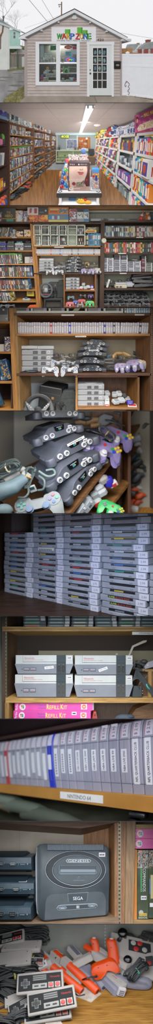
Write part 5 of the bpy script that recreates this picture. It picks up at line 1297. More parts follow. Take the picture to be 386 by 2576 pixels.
 q=S.root('sensor_bar','long pale grey bar console with a dark oval centre on the ledge','bar',260,38.5,6);b=MB();b.box(229,291,8,26,-38.5,-31.5,C('#9a9ea6',.4),1.5);S.part('body',b,q);b=MB();b.prism([(265.5+9.5*math.cos(k*.35),-34.8+3*math.sin(k*.35))for k in range(18)],6.6,8,C('#33363c',.3));S.part('oval_panel',b,q);b=MB();b.ball((260,6.4,-34.5),(2,.5,1.2),C('#9aa0a8',.3));b.ball((270,6.4,-34.5),(2,.5,1.2),C('#6a7078',.3));S.part('buttons',b,q)
 for x0,x1,l,c in((292,314,'low grey handheld lying on the ledge','#9498a4'),(326,352,'low dark-lidded handheld on the ledge','#7f858c')):
  q=S.root('handheld_console',l,'console',(x0+x1)/2,38.5,8);b=MB();b.box(x0,x1,8,24,-38.5,-35,C(c,.4),1);S.part('base',b,q);b=MB();b.box(x0+4,x1-1,12,22,-35,-32.4,C('#3f434a' if x0>300 else '#a8acb8',.4),.8);S.part('lid',b,q)
 q=S.root('toy_figure','red and white capped toy figure standing on the ledge','toy',360,38.5,10)
 b=MB();b.ball((360,14,-31),(5.5,5,7),C('#d8402c',.4));S.part('body',b,q);b=MB();b.ball((362,14,-22.5),(3.6,3.4,4),C('#e8e2dc',.5));S.part('chest',b,q);b=MB();b.ball((363.5,14,-16.5),(3.6,3.4,2.8),C('#c83a2c',.4));b.ball((363.5,11.4,-17),1.1,C('#f0ece8'));S.part('head',b,q)
 for s in(-3,4):b=MB();b.ball((360+s,12,-36.5),(3.4,3.4,2.6),C('#c8341f',.4));S.part('foot',b,q)
 q=S.root('toy_figure','orange furry-shaped toy figure with a white belly at the ledge end','toy',377,38.5,10)
 b=MB();b.ball((377,14,-28),(7,6,8.5),C('#d8742c',.6));S.part('body',b,q);b=MB();b.ball((376,12,-19.5),(6,5,5),C('#b8642c',.6));b.ball((374,8,-21),(3.4,2,2),C('#e0b070',.6));b.ball((373,7,-18),1.4,C('#f4f4f0'));b.ball((377.5,7,-18),1.4,C('#f4f4f0'));S.part('head',b,q);b=MB();b.ball((379,8,-31),(3.6,2,5),C('#d9dde0',.5));S.part('belly',b,q)
 for s in(-7,8):b=MB();b.ball((377+s,10,-27),(2.6,2.6,5),C('#2c4a6a' if s>0 else '#c8642c',.6));S.part('arm',b,q)
def wall_middle():
 S=S3
 q=S.root('cubby_shelf','white cubby shelf of twelve boxes holding stacks of disc cases','shelf',148,101.5,8)
 wm=C('#d5d8cc',.5);xs=[83,102.8,125.6,147.6,169.8,192.4,213];
 for k,x in enumerate(xs):b=MB();b.box(x,x+2.4,4,50,-101.5,-48,wm,.2);S.part('divider',b,q)
 for y in(48,73,99.5):b=MB();b.box(83,215.4,4,50,-y-2,-y,wm,.2);S.part('shelf',b,q)
 b=MB();b.box(83,215,50,52,-101,-48,C('#c2cbc0',.6));S.part('back_panel',b,q)
 rr=random.Random(14)
 for c in range(6):
  for r_ in range(2):
   x0,x1=xs[c]+2.8,xs[c+1]-.6;y=(73,99.5)[r_];pos='%s cubby of the %s row'%(nth(c),('upper','lower')[r_])
   if c<4 and not(c==3 and r_==1):
    n=7 if c<3 else 8;t=22.5/n
    for j in range(n):
     col,cn=rr.choice([('#4a4c4c','dark grey'),('#6a6c6a','grey'),('#8d908c','pale grey'),('#33363a','black'),('#5a6a5a','grey-green')])
     dx=rr.uniform(-.6,.6);b=MB();b.box(x0+.6+dx,x1-.8+dx,8,28,-y+j*t,-y+j*t+t*.88,C(col,.35),.2);b.box(x0+2+dx,x0+10+dx,7.8,8,-y+j*t+t*.25,-y+j*t+t*.6,C('#a9aaa4',.5));b.box(x1-4.6+dx,x1-1.6+dx,7.7,8,-y+j*t,-y+j*t+t*.8,C('#e2e2de',.5))
     S.one('disc_case',b,'%s flat disc case, %s up in the %s'%(cn,nth(j),pos),'game','disc cases in the white cubbies')
   elif c==3:case_row(S,x0+1,x1-1,y,21,2.6,10,20,[('#4a5450','grey-green'),('#5a625c','dull green'),('#3a4040','charcoal')],'the fourth lower cubby','disc cases in the white cubbies',lean0=-8,lean1=-14,seed=3,name='disc_case')
   elif c==4 and r_==0:
    for j in range(3):b=MB();b.box(x0,x1-1,10,30,-56+j*2.3,-54+j*2.3,C(('#4a4c4c','#77797a','#33363a')[j],.4),.2);S.one('disc_case',b,'%s flat disc case under the top of the fifth upper cubby'%('dark grey','pale grey','black')[j],'game')
    b=MB();b.box(x0,x1,8,48,-57.4,-56.2,C('#c9cfc6',.5));S.one('cubby_insert',b,'white insert board in the fifth upper cubby','board')
   elif c==5:case_row(S,x0+.8,x1-2,y,18 if r_==0 else 20,3,12,20,[('#8f8a98','mauve grey'),('#a09aa4','pale mauve'),('#77727c','grey')]if r_==0 else[('#3a4440','dark green'),('#8a3a34','red'),('#2c2e30','black'),('#a8a8a0','grey')],'the last %s cubby'%('upper','lower')[r_],'disc cases in the white cubbies',seed=5+r_,name='disc_case')
 q=S.root('boxed_game','yellow flat box lying on the blue game row','game',230,68,10);b=MB();b.box(216.5,244,8,26,-67.6,-61,C('#d8c87a',.5),.3);S.part('carton',b,q);b=MB();b.box(219,240,7.6,8,-66,-63,C('#c05a2c',.5));S.part('print',b,q)
 b=MB();b.box(219,243,9,26,-61,-54.5,art('goldbox',['#8a8070','#c8b888','#4a4640','#d8d0c0'],14),.3);S.one('boxed_game',b,'gold and grey flat box on top of the yellow one','game')
 b=MB();b.box(219,243,9,27,-68.6,-67.7,C('#8a8c8c',.4));S.one('flat_case',b,'thin grey case between the blue game row and the yellow box','game')
 case_row(S,216,223,101.8,32,3.5,4,22,[('#2c2e34','black'),('#3a4048','charcoal')],'the shelf right beside the white cubbies',None,seed=2,name='upright_game')
 case_row(S,223,254.5,101.8,32.5,3.5,4,22,[('#3f86ae','sky blue'),('#3578a2','blue'),('#4f96b8','pale blue')],'the blue row beside the white cubbies','blue upright games',seed=3,name='upright_game',tops='#3f86ae')
 rr=random.Random(6)
 for j in range(50):
  x=90+j*3.32;c='#a8a9ae'
  if j==11:c='#c8443a'
  if j==18:c='#2a48b0'
  if j in(32,44,27):c='#3a3c42'
  b=MB(FR(x,124,6));b.prism([(0,0),(3,0),(3,13),(2.4,14.2),(.6,14.2),(0,13)],0,22,C(c,.5),'y');b.box(.5,2.5,-.2,0,3,9,C('#dcdce0',.6));b.box(.4,2.6,-.2,0,10.4,13,C('#d0cdd8',.6))
  S.one('game_cartridge',b,'%s cartridge edge, %s along the thin cartridge row of the shelf wall'%({'#c8443a':'red','#2a48b0':'blue','#3a3c42':'black'}.get(c,'grey'),nth(j)),'cartridge','thin cartridge row')
 for j in range(4):ps1(S,FR(115,170-j*7.4,14,37),'grey slab console, %s up in the wide stack beside the oak side panel'%nth(j),st='$' if j<3 else '')
 for j,x in enumerate((106,124)):ps1(S,FR(x,140,16,19),'small pale slab console, %s of two topping the grey stack'%('nearer the oak panel' if j==0 else 'nearer the dark consoles'),col='#c2c4c4',ports=False,h=.32)
 b=MB();b.ball((108,6,-168),(9,4,2.6),C('#2c3034',.4));b.tube([(99,6,-167),(96,4,-169),(104,2,-169.6)],.8,C('#2c3034'),5);S.one('dark_accessory',b,'dark flat accessory before the grey console stack','accessory')
 for k,(x,y,d,c,l,ya)in enumerate(((139,160,18,'#b4b6ba','grey two-stick controller on top of the pale pair',4),(127,168.5,5,'#c9cbcc','pale controller standing before the console stack',-8),(149,168.5,5,'#c4c6c8','pale controller before the grey controller pile',10),(154,158,20,'#8d9094','dark grey controller beside the dark consoles',20))):pad(S,FR(x,y,d,11,ya,62),l,c,st=k==0)
 coil(S,FR(156,151,26,6,10),'grey bundled cable behind the controller pile',col='#6a6d70',seed=3);coil(S,FR(140,149,28,6,-10),'dark bundled cable behind the grey controller',col='#3f4246',seed=4,tie='#c84a3c')
 for j,(x,y,w)in enumerate(((183,170.5,43),(182,161.8,43),(185,153,40),(184,144,40),(190,135.5,34))):n64(S,FR(x,y,12+(j%2)*2,w,(-2,2,-3,3,5)[j]),'charcoal humped console, %s up in the crooked stack on the shelf wall'%nth(j),st='$' if j!=2 else '',note='WORKS' if j==2 else '')
 PUR=two('clear_violet','#7f7399','#a89cc0',(1,1,1),2,.25)
 for k,(x,y,d,s,ya,c,l)in enumerate(((214,165,8,11,20,PUR,'clear violet three-pronged controller nearest the dark consoles'),(224,167,6,10.5,-12,'#3f4550','charcoal three-pronged controller between the violet ones'),(234,165,5,11,8,PUR,'clear violet three-pronged controller in the middle of the heap'),(247,164,8,11,-20,'#b4b6b4','pale grey three-pronged controller at the shelf end'),(211,158,22,10,30,'#2c2e33','black three-pronged controller behind the violet one'))):pad(S,FR(x,y,d,s,ya,62),l,c,'64')
 b=MB();b.ball((222,26,-148),(9,6,5),art('goldheap',['#b89a5a','#8a6a3a','#3a3a3c','#d8c890'],14));S.one('gold_controller',b,'gold coloured controller on top of the controller heap','controller')
 coil(S,FR(210,150,26,8,20),'black bundled cable behind the violet controllers',seed=6);coil(S,FR(240,151,26,7,-20),'dark grey bundled cable on the violet controllers',seed=7,col='#3a3c40')
 q=S.root('steering_wheel','black and grey racing wheel controller on its base','wheel',113,258,20)
 b=MB();b.tube([(114+15.5*math.cos(t),16+4*math.sin(t),-216+17*math.sin(t))for t in[k*.314 for k in range(20)]],2.7,C('#55585c',.5),8,closed=True);S.part('rim',b,q)
 b=MB();b.ball((114,18,-216),(5.5,4,6),C('#a9acb0',.4));S.part('hub',b,q)
 for a in(.2,2.94,4.71):b=MB();b.tube([(114,18,-216),(114+14*math.cos(a),17,-216+15.5*math.sin(a))],1.8,C('#3a3d41',.4),6);S.part('spoke',b,q)
 b=MB();b.box(96,131,20,50,-236,-226,C('#3c3f43',.4),1.5);b.box(104,108,19,20,-233,-230,C('#c8403a',.4));b.ball((114,18,-227),(9,3,1.6),C('#9a3a34',.4));S.part('base',b,q)
 q=S.root('pedal_frame','black frame stand holding the racing wheel','stand',125,262,22);b=MB()
 for x0,x1,y0,y1 in((108,158,237,243),(108,113,243,264),(152,158,243,264)):b.box(x0,x1,16,24,-y1,-y0,C('#2c2f33',.5),1)
 S.part('frame',b,q);b=MB();b.box(113,152,30,34,-262,-243,C('#4a443c',.6));S.part('panel',b,q)
 b=MB(FR(127,222,32,1,-12));b.box(-10,17,0,20,0,24,C('#232427',.4),1);q=S.root('black_console','black angular console tilted behind the racing wheel','console',128,222,32);S.part('body',b,q);b=MB(FR(127,222,32,1,-12));b.box(-9,16,-.5,0,13,14,C('#4a4c50',.4));b.box(8,12,-.6,0,16,19,C('#8a6a3a',.4));S.part('front_strip',b,q)
 q=S.root('soft_case','dark grey padded carry case standing beside the inner cabinet','bag',150,238,26);b=MB();b.prism([(141,-238),(159.5,-238),(159.5,-196),(156,-191.5),(146,-193),(142.5,-205)],26,44,C('#3d423f',.8),r=2);S.part('body',b,q);b=MB();b.tube([(143,25.5,-206),(150,25.2,-204),(159,25.5,-204.5)],.5,C('#222423'),4);b.tube([(150,26,-236),(150.5,25.5,-204)],.4,C('#222423'),4);S.part('zip',b,q)
 q=S.root('adapter_pile','dark adapters and cords heaped between the wheel and the carry case','cable',138,238,24)
 b=MB();rr=random.Random(4)
 b.spline([(132+rr.uniform(-2,12),24+rr.uniform(-3,6),-238+rr.uniform(0,30))for k in range(16)],.9,C('#1f2022',.5),5);S.part('cord',b,q);b=MB();b.box(134,141,22,30,-238,-228,C('#232528',.5),1);S.part('adapter',b,q)
 q=S.root('inner_cabinet','small oak cabinet with two compartments inside the middle bookcase','cabinet',202,257,10)
 OZ=wood('#6a4424','#95653a','z',.7);OX=wood('#7a4f28','#a87542','x',.7)
 for x in(160,239.5):b=MB();b.box(x,x+4,2,60,-258,-174,OZ);S.part('side_panel',b,q)
 for y in(213,253.5):b=MB();b.box(164,239.5,2,60,-y-3.5,-y,OX);S.part('shelf',b,q)
 b=MB();b.box(160,243.5,56,60,-258,-174,wood('#4f3118','#7a5028','z'));S.part('back_panel',b,q)
 for j in range(4):ps1(S,FR(183,213-j*7.6,10,35),'grey slab console, %s up in the inner cabinet stack'%nth(j),st='$')
 for k,(x,y,d,c,l)in enumerate(((204,213,6,'#c9ccd0','small white game pack with a red label before the inner stack'),(211,206,20,'#a8abb0','grey memory pack on the others in the inner cabinet'),(216,213,8,'#b4b7bb','large grey mouse-shaped pack in the inner cabinet'),(225,211,10,'#c0c2c6','pale grey pack beside the blue tin'))):
  b=MB(FR(x,y,d,1,10*k-15,18));b.box(-4.5,4.5,0,12,0,5,C(c,.4),1.4);
  if k==0:b.box(-3.4,3.4,-.3,0,.8,3.6,C('#d8483a',.5))
  S.one('grey_pack',b,l,'accessory')
 b=MB();b.lathe([(4.2,0),(4.4,1),(4.4,8),(3.9,9)],(233,16,-211),C('#4a44a0',.4),'z',12);b.box(230,236,11,12,-209,-205,C('#d8d4e4'));S.one('blue_tin',b,'blue tin in the inner cabinet','tin')
 b=MB(FR(233,213,4,1,-14));b.box(-4.5,4.5,0,8,0,2.2,C('#e0dcdc',.4),.3);b.box(-3.6,3.6,1,7,2.2,2.5,C('#c83a3a',.4));S.one('flat_packet',b,'white and red packet before the blue tin','packet')
 for k,(x,y,d,s,ya,c,kd,l)in enumerate(((176,249,6,10.5,8,two('clear_red','#a83a4a','#d86a74',(1,1,1),3,.3),'64','clear red three-pronged controller in the inner cabinet'),(192,246,14,9,-10,'#2a4fb8','64','blue three-pronged controller in the inner cabinet'),(206,243,10,10.5,4,two('clear_red2','#a82a34','#c84a50',(1,1,1),3,.3),'64','red three-pronged controller in the middle of the inner cabinet'),(203,252,3,8.5,-4,'#8f9296','ps','grey two-handled controller before the red one'),(227,247,6,11.5,-3,two('lime_green','#2fae5a','#3fc46a',(1,1,1),3,.3),'64','bright green three-pronged controller in the inner cabinet'),(178,236,22,9,12,'#6f8f96','ps','dull teal controller behind the clear red one'),(210,232,26,9,-12,'#2c2d30','ps','black controller behind the red ones'),(230,231,24,8,10,'#6a4a8c','64','violet controller behind the bright green one'))):pad(S,FR(x,y,d,s,ya,66),l,c,kd,btn=['#d8d8d8']*4 if c=='#2c2d30' else None)
def wall_right():
 S=S3
 SL=[('#8fa4b0','grey-blue'),('#5f7480','slate blue'),('#b4c0c6','pale blue-grey'),('#3a444c','charcoal'),('#6f8a94','dull teal'),('#a83a44','red'),('#c8b494','tan')]
 case_row(S,264,372,79,28,4.9,6,22,SL,'the top row of the dark bookcase','sleeved games in the dark bookcase',seed=15,name='sleeved_game',lean0=-3,lean1=1)
 case_row(S,375,392,79,27,4,6,22,SL,'the leaning end of the dark bookcase top row','sleeved games in the dark bookcase',seed=16,name='sleeved_game',lean0=-12,lean1=-12)
 seq=[('#c8483c','red'),('#b83a34','deep red'),('#d05044','bright red'),('#2f6a5a','green'),('#3a4a44','dark green'),('#2c2e32','black'),('#e0a04a','orange'),('#d84a3c','red'),('#3f4a3a','olive'),('#4f8a3c','green'),('#2f4a36','dark green'),('#d8503f','red'),('#c83f36','red'),('#3a3c40','black'),('#4a6a3a','green'),('#d8ccc0','cream'),('#c8443a','red'),('#e8e0d8','white'),('#d04a40','red'),('#c8382f','red'),('#d04438','red'),('#e0c04a','yellow'),('#2e3a34','dark green'),('#24302c','black-green'),('#33403a','dark green'),('#2a2c30','black'),('#2f3a36','dark green'),('#c8443c','red'),('#d84f44','red')]
 case_row(S,264,390,119.5,27,4.4,6,20,seq,'the red boxed row of the dark bookcase','boxed row in the dark bookcase',seed=17,name='boxed_cartridge',labels='seq')
 rr=random.Random(19)
 for s,(x0,x1,top,c,n,d)in enumerate(((262.5,275.5,131,'#a0a4ae',14,18),(276.5,289.5,131,'#a4a8b2',14,18),(290.5,307.5,123,'#9a9eaa',17,16),(308.5,326,123,'#a2a6b0',17,16),(327.5,343,140.5,'#9ca0aa',10,16),(344.5,360,139,'#a6aab2',10,16),(361.5,374,126,'#8a3036',16,17),(375,390,144,'#9ea69a',9,18))):
  t=(167-top)/n
  for j in range(n):
   dx=rr.uniform(-.5,.5);cc=c
   if s==6:cc='#2a2528' if j%3==0 or j>11 else c
   if s in(2,3)and j>=n-5:cc='#3a3c40'
   b=MB();z=-168+j*t;b.box(x0+dx,x1+dx,d,d+20,z,z+t*.9,C(cc,.45),.25);b.box(x0+1.5+dx,x1-4+dx,d-.25,d,z+t*.2,z+t*.62,C(rr.choice(['#3a3c42','#4a4e58','#7a7f8a','#55323a','#c8ccd2']),.5));b.box(x1-3.2+dx,x1-.6+dx,d-.25,d,z,z+t*.8,C('#d9dbe2',.5))
   S.one('flat_cartridge',b,'%s cartridge, %s up in the %s cartridge stack of the dark bookcase'%({'#8a3036':'dark red','#2a2528':'black','#3a3c40':'charcoal'}.get(cc,'grey'),nth(j),nth(s)),'cartridge','cartridge stacks in the dark bookcase')
 b=MB();b.box(339,352,22,36,-138.6,-136.4,C('#8d918c',.4),.3);S.one('flat_case',b,'flat grey case lying across two cartridge stacks','game')
 q=S.root('wide_console','yellowed grey console with a violet slider under coiled plugs','console',306,209.5,12)
 b=MB();b.box(292,322,8,34,-209.5,-201,C('#c4bfa8',.4),1);b.box(293,321,8,33,-201,-196,C('#b0b0a8',.4),1.4);S.part('body',b,q);b=MB();b.box(301,312,16,24,-196,-194.4,C('#6a5fa8',.4),.4);S.part('slider',b,q);b=MB();b.box(294,300,7.4,8,-208,-204,C('#5a584f'));b.box(303,309,7.4,8,-208,-204,C('#5a584f'));S.part('port',b,q)
 q=S.root('wide_console','clean grey console with violet buttons beside the yellowed one','console',331,208,18)
 b=MB();b.box(321,344,16,40,-207.5,-199,C('#aeb0b8',.4),1.2);b.prism([(322,-199),(343,-199),(340,-194.5),(325,-194.5)],18,38,C('#a4a6b0',.4));S.part('body',b,q);b=MB();b.box(326,330,19,22,-195,-193.4,C('#6a5fa8'));b.box(335,339,19,22,-195,-193.4,C('#6a5fa8'));S.part('slider',b,q)
 for j in range(3):
  q=S.root('black_console','glossy black console, %s up in the leaning pile of the dark bookcase'%nth(j),'console',362,206-j*10,10)
  F=FR(362-j*2,208.5-j*10.5,10+j*2,1,6-5*j,0,(-2,3,-6)[j]);b=MB(F);b.box(-23,30,0,26,0,6.5,C('#17181a',.25),1.5);b.box(-20,28,2,24,6.5,9,C('#222427',.25),1.2);S.part('body',b,q)
  b=MB(F);b.ball((8,-.3,3.2),(9,.8,1.5),C('#3a3d42',.3));S.part('front_badge',b,q);b=MB(F);b.cyl((2,13,9),9,1,C('#101113',.2),'z',16);S.part('slot_ring',b,q)
 q=S.root('black_console','wide black console lid topping the leaning pile of the dark bookcase','console',365,178,14);F=FR(364,178.5,14,1,-4,0,-6);b=MB(F);b.box(-26,26,0,24,0,5,C('#1a1a1c',.35),1.6);S.part('body',b,q);b=MB(F);b.box(-16,20,-.4,0,1.5,3,C('#8a3038',.4));S.part('red_strip',b,q)
 for k,(x,y,d,s,c,l)in enumerate(((270,202,14,8,'#232427','black bundled cables at the near end of the console shelf'),(283,198,16,8,'#1d1e20','black bundled cables behind the white handset'),(305,195,20,6,'#26272a','coiled plug leads on the yellowed console'),(328,193,24,6,'#2a2b2e','coiled lead on the clean grey console'),(278,210,8,6,'#303338','dark coil at the edge of the console shelf'))):coil(S,FR(x,y,d,s,15*k),l,col=c,seed=20+k,tie=('#d8b83a' if k==2 else '#c8c8c0'))
 q=S.root('white_handset','white slim remote standing among the black cables','remote',272,206,6);b=MB(FR(271,208,6,1,10)@Matrix.Rotation(rad(18),4,'Y'));b.box(-2.6,2.6,0,3,0,22,C('#d4d4cc',.4),1);S.part('body',b,q);b=MB(FR(271,208,6,1,10)@Matrix.Rotation(rad(18),4,'Y'))
 for k in range(3):b.cyl((0,0,8+k*4),1,-.5,C('#8d8f8c'),'y',8)
 S.part('buttons',b,q)
 rr=random.Random(25);k=0
 for y,n,d in((252,6,6),(243,7,16),(235,8,26),(228,7,36)):
  for j in range(n):
   x=268+j*(122/n)+rr.uniform(-3,3)
   pad(S,FR(x,y,d+rr.uniform(-2,2),rr.uniform(9,11.5),rr.uniform(-25,25),rr.uniform(30,62),rr.uniform(-8,8)),'black two-handled controller, %s along the %s layer of the heap'%(nth(j),nth(k)),rr.choice(['#1a1c1f','#23262a','#2b3036','#30363c']),group='black controller heap',btn=['#3a3d42']*4,stick='#26282c')
  k+=1
 S.area(193,0,-110,360,60,24,(193,140,40),'#fffaf0',130);S.area(193,150,-170,380,120,11,(193,150,0),'#fffaf2',90)
wall_room();wall_oak();wall_middle();wall_right()
# ============================================================ bay: nearer view of the console shelves
S4=Stage(3,193,120,600,.5)
def AT(S,xi,yi,d,w=1,yaw=0,pitch=0,roll=0,up=None):
 """frame whose origin shows at xi, yi when it stands d deep; w is the shown width"""
 x,y=S.inv(xi,yi,d)
 return FR(x,y,d,w*(S.D+d)/S.D,yaw,pitch,roll)
def FI(S,xi,yi,d,w,roll=0,pitch=0,yaw=0,piv=(0,0,0)):
 """as AT, but turned first about its own upright, then tipped, then rolled; piv is the model point that shows at xi, yi"""
 x,y=S.inv(xi,yi,d);s=w*(S.D+d)/S.D
 return(Matrix.Translation((x,d,-y))@Matrix.Rotation(rad(roll),4,'Y')@Matrix.Rotation(rad(pitch),4,'X')@Matrix.Rotation(rad(yaw),4,'Z')@Matrix.Scale(s,4)@Matrix.Translation([-c for c in piv]))
def shelf_view():
 S=S4;OK1=wood('#8d5c28','#c48d4a','x',.7);OKZ1=wood('#96642f','#c48d4c','z',.7);BR=wood('#472c1c','#6f4a30','x',.7);BRZ=wood('#3f271a','#5f3f28','z',.7)
 b=MB();b.box(-60,460,150,154,-176,80,two('putty_wall','#857d6b','#968d7a',(1,1,1),2,.8));b.box(20,460,150,154,-206,-176,C('#8f8875',.8));b.box(20,460,150,154,-330,-206,C('#b9c3c8',.8));S.struct('wall_back',b)
 b=MB();b.box(-62,-58,-10,154,-330,20,C('#4a3a2c',.8));S.struct('wall_left',b)  # left and right sides are unseen, put here against stray side light
 b=MB();b.box(440,444,-10,154,-330,20,C('#4a3a2c',.8));S.struct('wall_right',b)
 q=S.root('oak_bookcase','orange oak bookcase edge with game shelves beside the console shelves','bookcase',10,258,40)
 b=MB();b.prism([(22.5,10),(33.5,10),(46,-262),(35,-262)],-2,6,OKZ1);S.part('front_stile',b,q)
 b=MB();b.box(26,34,6,140,-290,20,BRZ);S.part('side_panel',b,q)
 for y,xr in((33,24),(109,28),(184,33),(254,37)):b=MB();b.box(-60,xr,0,130,-y-6,-y,OK1,.4);S.part('shelf',b,q)
 b=MB();b.box(-60,34,128,132,-290,20,wood('#332015','#4d3322','x'));S.part('back_panel',b,q)
 q=S.root('console_bookcase','brown bookcase with three boards holding the console stacks','bookcase',210,258,60)
 b=MB();b.prism([(33.5,10),(40,10),(52,-262),(46,-262)],2,150,wood('#7d5f38','#9f7f50','z',.7));S.part('side_panel',b,q)
 b=MB();b.box(379,392,0,150,-290,20,wood('#573a26','#7d5738','z',.7));S.part('side_panel',b,q)
 for n,(x,x2)in enumerate(((37.5,49),(381.2,381.2))):
  st=MB();st.prism([(x-.2,0),(x+1.6,0),(x2+1.6,-262),(x2-.2,-262)],14 if n==0 else-1,20 if n==0 else.5,C('#77715f',.4,.5))
  h=MB()
  for j in range(46):xx=x+(x2-x)*j/46;h.box(xx+.1,xx+1.2,12.6 if n==0 else-2,14 if n==0 else-1,-5.6*j-3.4,-5.6*j-.6,C('#2a251d'))
  p=S.part('slotted_strip',st,q);S.part('strip_slots',h,p)
 for y,m,x0,th in((12.5,BR,33,6.5),(64.5,OK1,40,5.5),(164,BR,40,6.5)):b=MB();b.box(x0,384,0,150,-y-th,-y,m,.5);S.part('shelf',b,q)
 g='cartridge row in the nearer shelf view';rr=random.Random(41)
 for j in range(56):
  x=40+j*6.03;d=14
  if x>378:break
  lean=0 if x<300 else-5
  c='#b3b1b8'
  if j==14:c='#c2362f'
  if j in(22,):c='#2343b8'
  if j==37:c='#2a3f9a'
  if j in(41,52):c='#33363c'
  F=FR(x,64.5,d)@Matrix.Rotation(rad(-lean),4,'Y');cn={'#c2362f':'red','#2343b8':'bright blue','#2a3f9a':'dark blue','#33363c':'black'}.get(c,'grey')
  q=S.root('game_cartridge','%s cartridge on edge, %s along the upper board of the nearer shelf view'%(cn,nth(j)),'cartridge',x,64.5,d,g)
  h=31+rr.uniform(-.6,.6);b=MB(F);b.box(0,5.6,0,40,0,h*.97,C(c,.5),.5);b.box(0,5.6,3,40,h*.9,h,C(c,.5),.8);b.box(-.02,5.62,-.1,3,h*.26,h*.28,C('#77757c',.5));S.part('shell',b,q)
  b=MB(F);y0=rr.uniform(4,7);b.box(1,4.6,-.3,0,y0,h*rr.uniform(.58,.7),C('#e6e5ea',.6))
  for k in range(5):b.box(2.2,3.4,-.4,-.3,y0+1+k*2.4,y0+2.4+k*2.4,C('#8f8d96',.6))
  S.part('title_label',b,q,'white title label');b=MB(F);b.box(.8,4.9,-.3,0,h*.78,h*.96,C('#d3cfe0',.6));S.part('price_sticker',b,q)
 tag_strip(S,190,70,-.2,27.5,3.2,'white typed strip on the oak board under the cartridge row','NINTENDO 64')
 tag_strip(S,155,16,-.2,32,3.6,'white typed strip on the board above the cartridge row')
 tag_strip(S,340,15.5,-.2,24,3.2,'white typed strip on the board under the blue spines')
 wm=C('#cfd4cc',.5)
 q=S.root('cubby_shelf','white cubby shelf bottom standing on the top board','shelf',175,12,20)
 b=MB();b.box(32,312,4,60,-12.2,-6.5,wm,.3);S.part('shelf',b,q)
 for x in(32,76.5,122,168,215,262,307):b=MB();b.box(x,x+5,4,60,-6.5,12,wm,.2);S.part('divider',b,q)
 rr=random.Random(3)
 for k,x in enumerate((39,83,129,175,222,269)):
  for j in range(2):
   if k==3:continue
   b=MB();b.box(x,x+34,8,50,-6.3+j*4.4,-2.3+j*4.4,C(rr.choice(['#5d6062','#3a3d40','#8a8d8c','#77728a']),.3),.4);b.box(x+26,x+33,7.7,8,-6.2+j*4.4,-2.6+j*4.4,C('#b7a8c4',.5));S.one('disc_case',b,'flat disc case, %s up in the %s white cubby above the cartridges'%(nth(j),nth(k)),'game')
 b=MB();b.prism([(182,-6.4),(196,-6.4),(206,5),(192,5)],10,12,C('#a8a08a',.5));S.one('leaning_case',b,'striped beige case leaning in the emptier white cubby','game')
 for j in range(12):
  x=314+j*6.1;b=MB();c=['#2c3036','#a9b4b8','#5aa0c4','#3f8ab4','#e0e6e8','#3f8ab4','#4a94ba','#3a86b0','#7fb8d0','#3f8ab4','#4a94ba','#3f8ab4'][j]
  b.box(x,x+5.7,4,50,-12.3,14,C(c,.4),.4);b.box(x+.8,x+4.8,3.7,4,-11,-5,C('#d9e8ee',.5));b.prism([(x+1,-4.5),(x+4.6,-1),(x+4.6,4),(x+1,2)],3.7,4,C('#dceaf0',.5));S.one('upright_game',b,'%s spine, %s along the blue games on the top board'%('black' if j==0 else 'blue and white',nth(j)),'game','blue games on the top board')
 b=MB();b.prism([(70,3),(80,0),(97,1),(97,8),(70,8)],6,12,C('#d8602a',.4));S.one('orange_toy_gun',b,'orange toy gun tip at the very top of the nearer shelf view','toy')
 q=S.root('cube_console','silver grey cube console corner on the top oak shelf','console',8,33,4);b=MB();b.box(-20,19.5,4,40,-33,12,C('#8f9192',.35),1);S.part('body',b,q);b=MB();b.box(-18,18,3.2,4,-16,5,C('#4d5052',.4),.6);S.part('front_panel',b,q);b=MB();b.cyl((8,3.2,-4),2.6,-1.4,C('#d9d9d6',.4),'y',10);b.cyl((-6,3.2,-4),2.6,-1.4,C('#d9d9d6',.4),'y',10);S.part('controller_port',b,q);b=MB();b.box(13.5,17,3,4,-28,-24.5,C('#c9cac8'));S.part('corner_mark',b,q)
 q=S.root('boxed_game','blue and gold picture box standing on the second oak shelf','game',17,109,6);F=FR(8,109,10,1,-10);b=MB(F);b.box(0,20,0,6,0,38,C('#3a4a8a',.4),.4);S.part('carton',b,q);b=MB(F);b.box(.7,18,-.3,0,1,37,art('bluegold',['#3a4f9c','#c8b08a','#28386e','#e0c89a','#6a5a7a'],9));S.part('print',b,q)
 b=MB();b.box(-20,8,18,40,-109,-90,C('#d0c8bc',.6),.5);S.one('white_carton',b,'plain cream carton on the second oak shelf','box')
 for j,(x,ln,c)in enumerate(((-14,-13,'#2a5c86'),(-7,-14,'#1f4a72'),(0,-15,'#2f6a92'),(6,-16,'#234e74'))):
  F=FR(x,184,8+j,1,-16)@Matrix.Rotation(rad(ln),4,'Y');b=MB(F);b.box(0,6,0,40,0,54,C(c,.35),.6);b.box(1,5,-.3,0,2,10,C('#c8c8cc',.5));b.box(1,5,-.3,0,14,46,C(['#3f7fa8','#c8a04a','#16344e','#8ab0c4'][j],.5));S.one('game_case',b,'blue game case leaning on the third oak shelf, %s of four'%nth(j),'game')
 q=S.root('display_case','dark blue case with golden print closing the leaning blue games','game',20,184,4);F=FR(10,184,6,1,-12)@Matrix.Rotation(rad(-17),4,'Y');b=MB(F);b.box(0,19,0,5,0,54,C('#1c3f62',.35),.5);S.part('case',b,q);b=MB(F);b.box(1,18,-.3,0,1,53,art('dkblue',['#1c4468','#245680','#c89a4a','#163450','#2c6a94'],10));S.part('cover',b,q)
 q=S.root('display_case','navy case with pale lettering leaning on the bottom oak shelf','game',8,254,4);F=FR(-14,254,6,1,-8)@Matrix.Rotation(rad(-24),4,'Y');b=MB(F);b.box(0,26,0,6,0,66,C('#24384a',.3),.6);S.part('case',b,q);b=MB(F);b.box(1,25,-.4,0,1,65,art('navycov',['#22384c','#2c4a60','#3f6a7a','#1c2c3c'],6,soft=True));b.ball((19,-.5,34),(6,.4,6),C('#5a8a94',.4));S.part('cover',b,q)
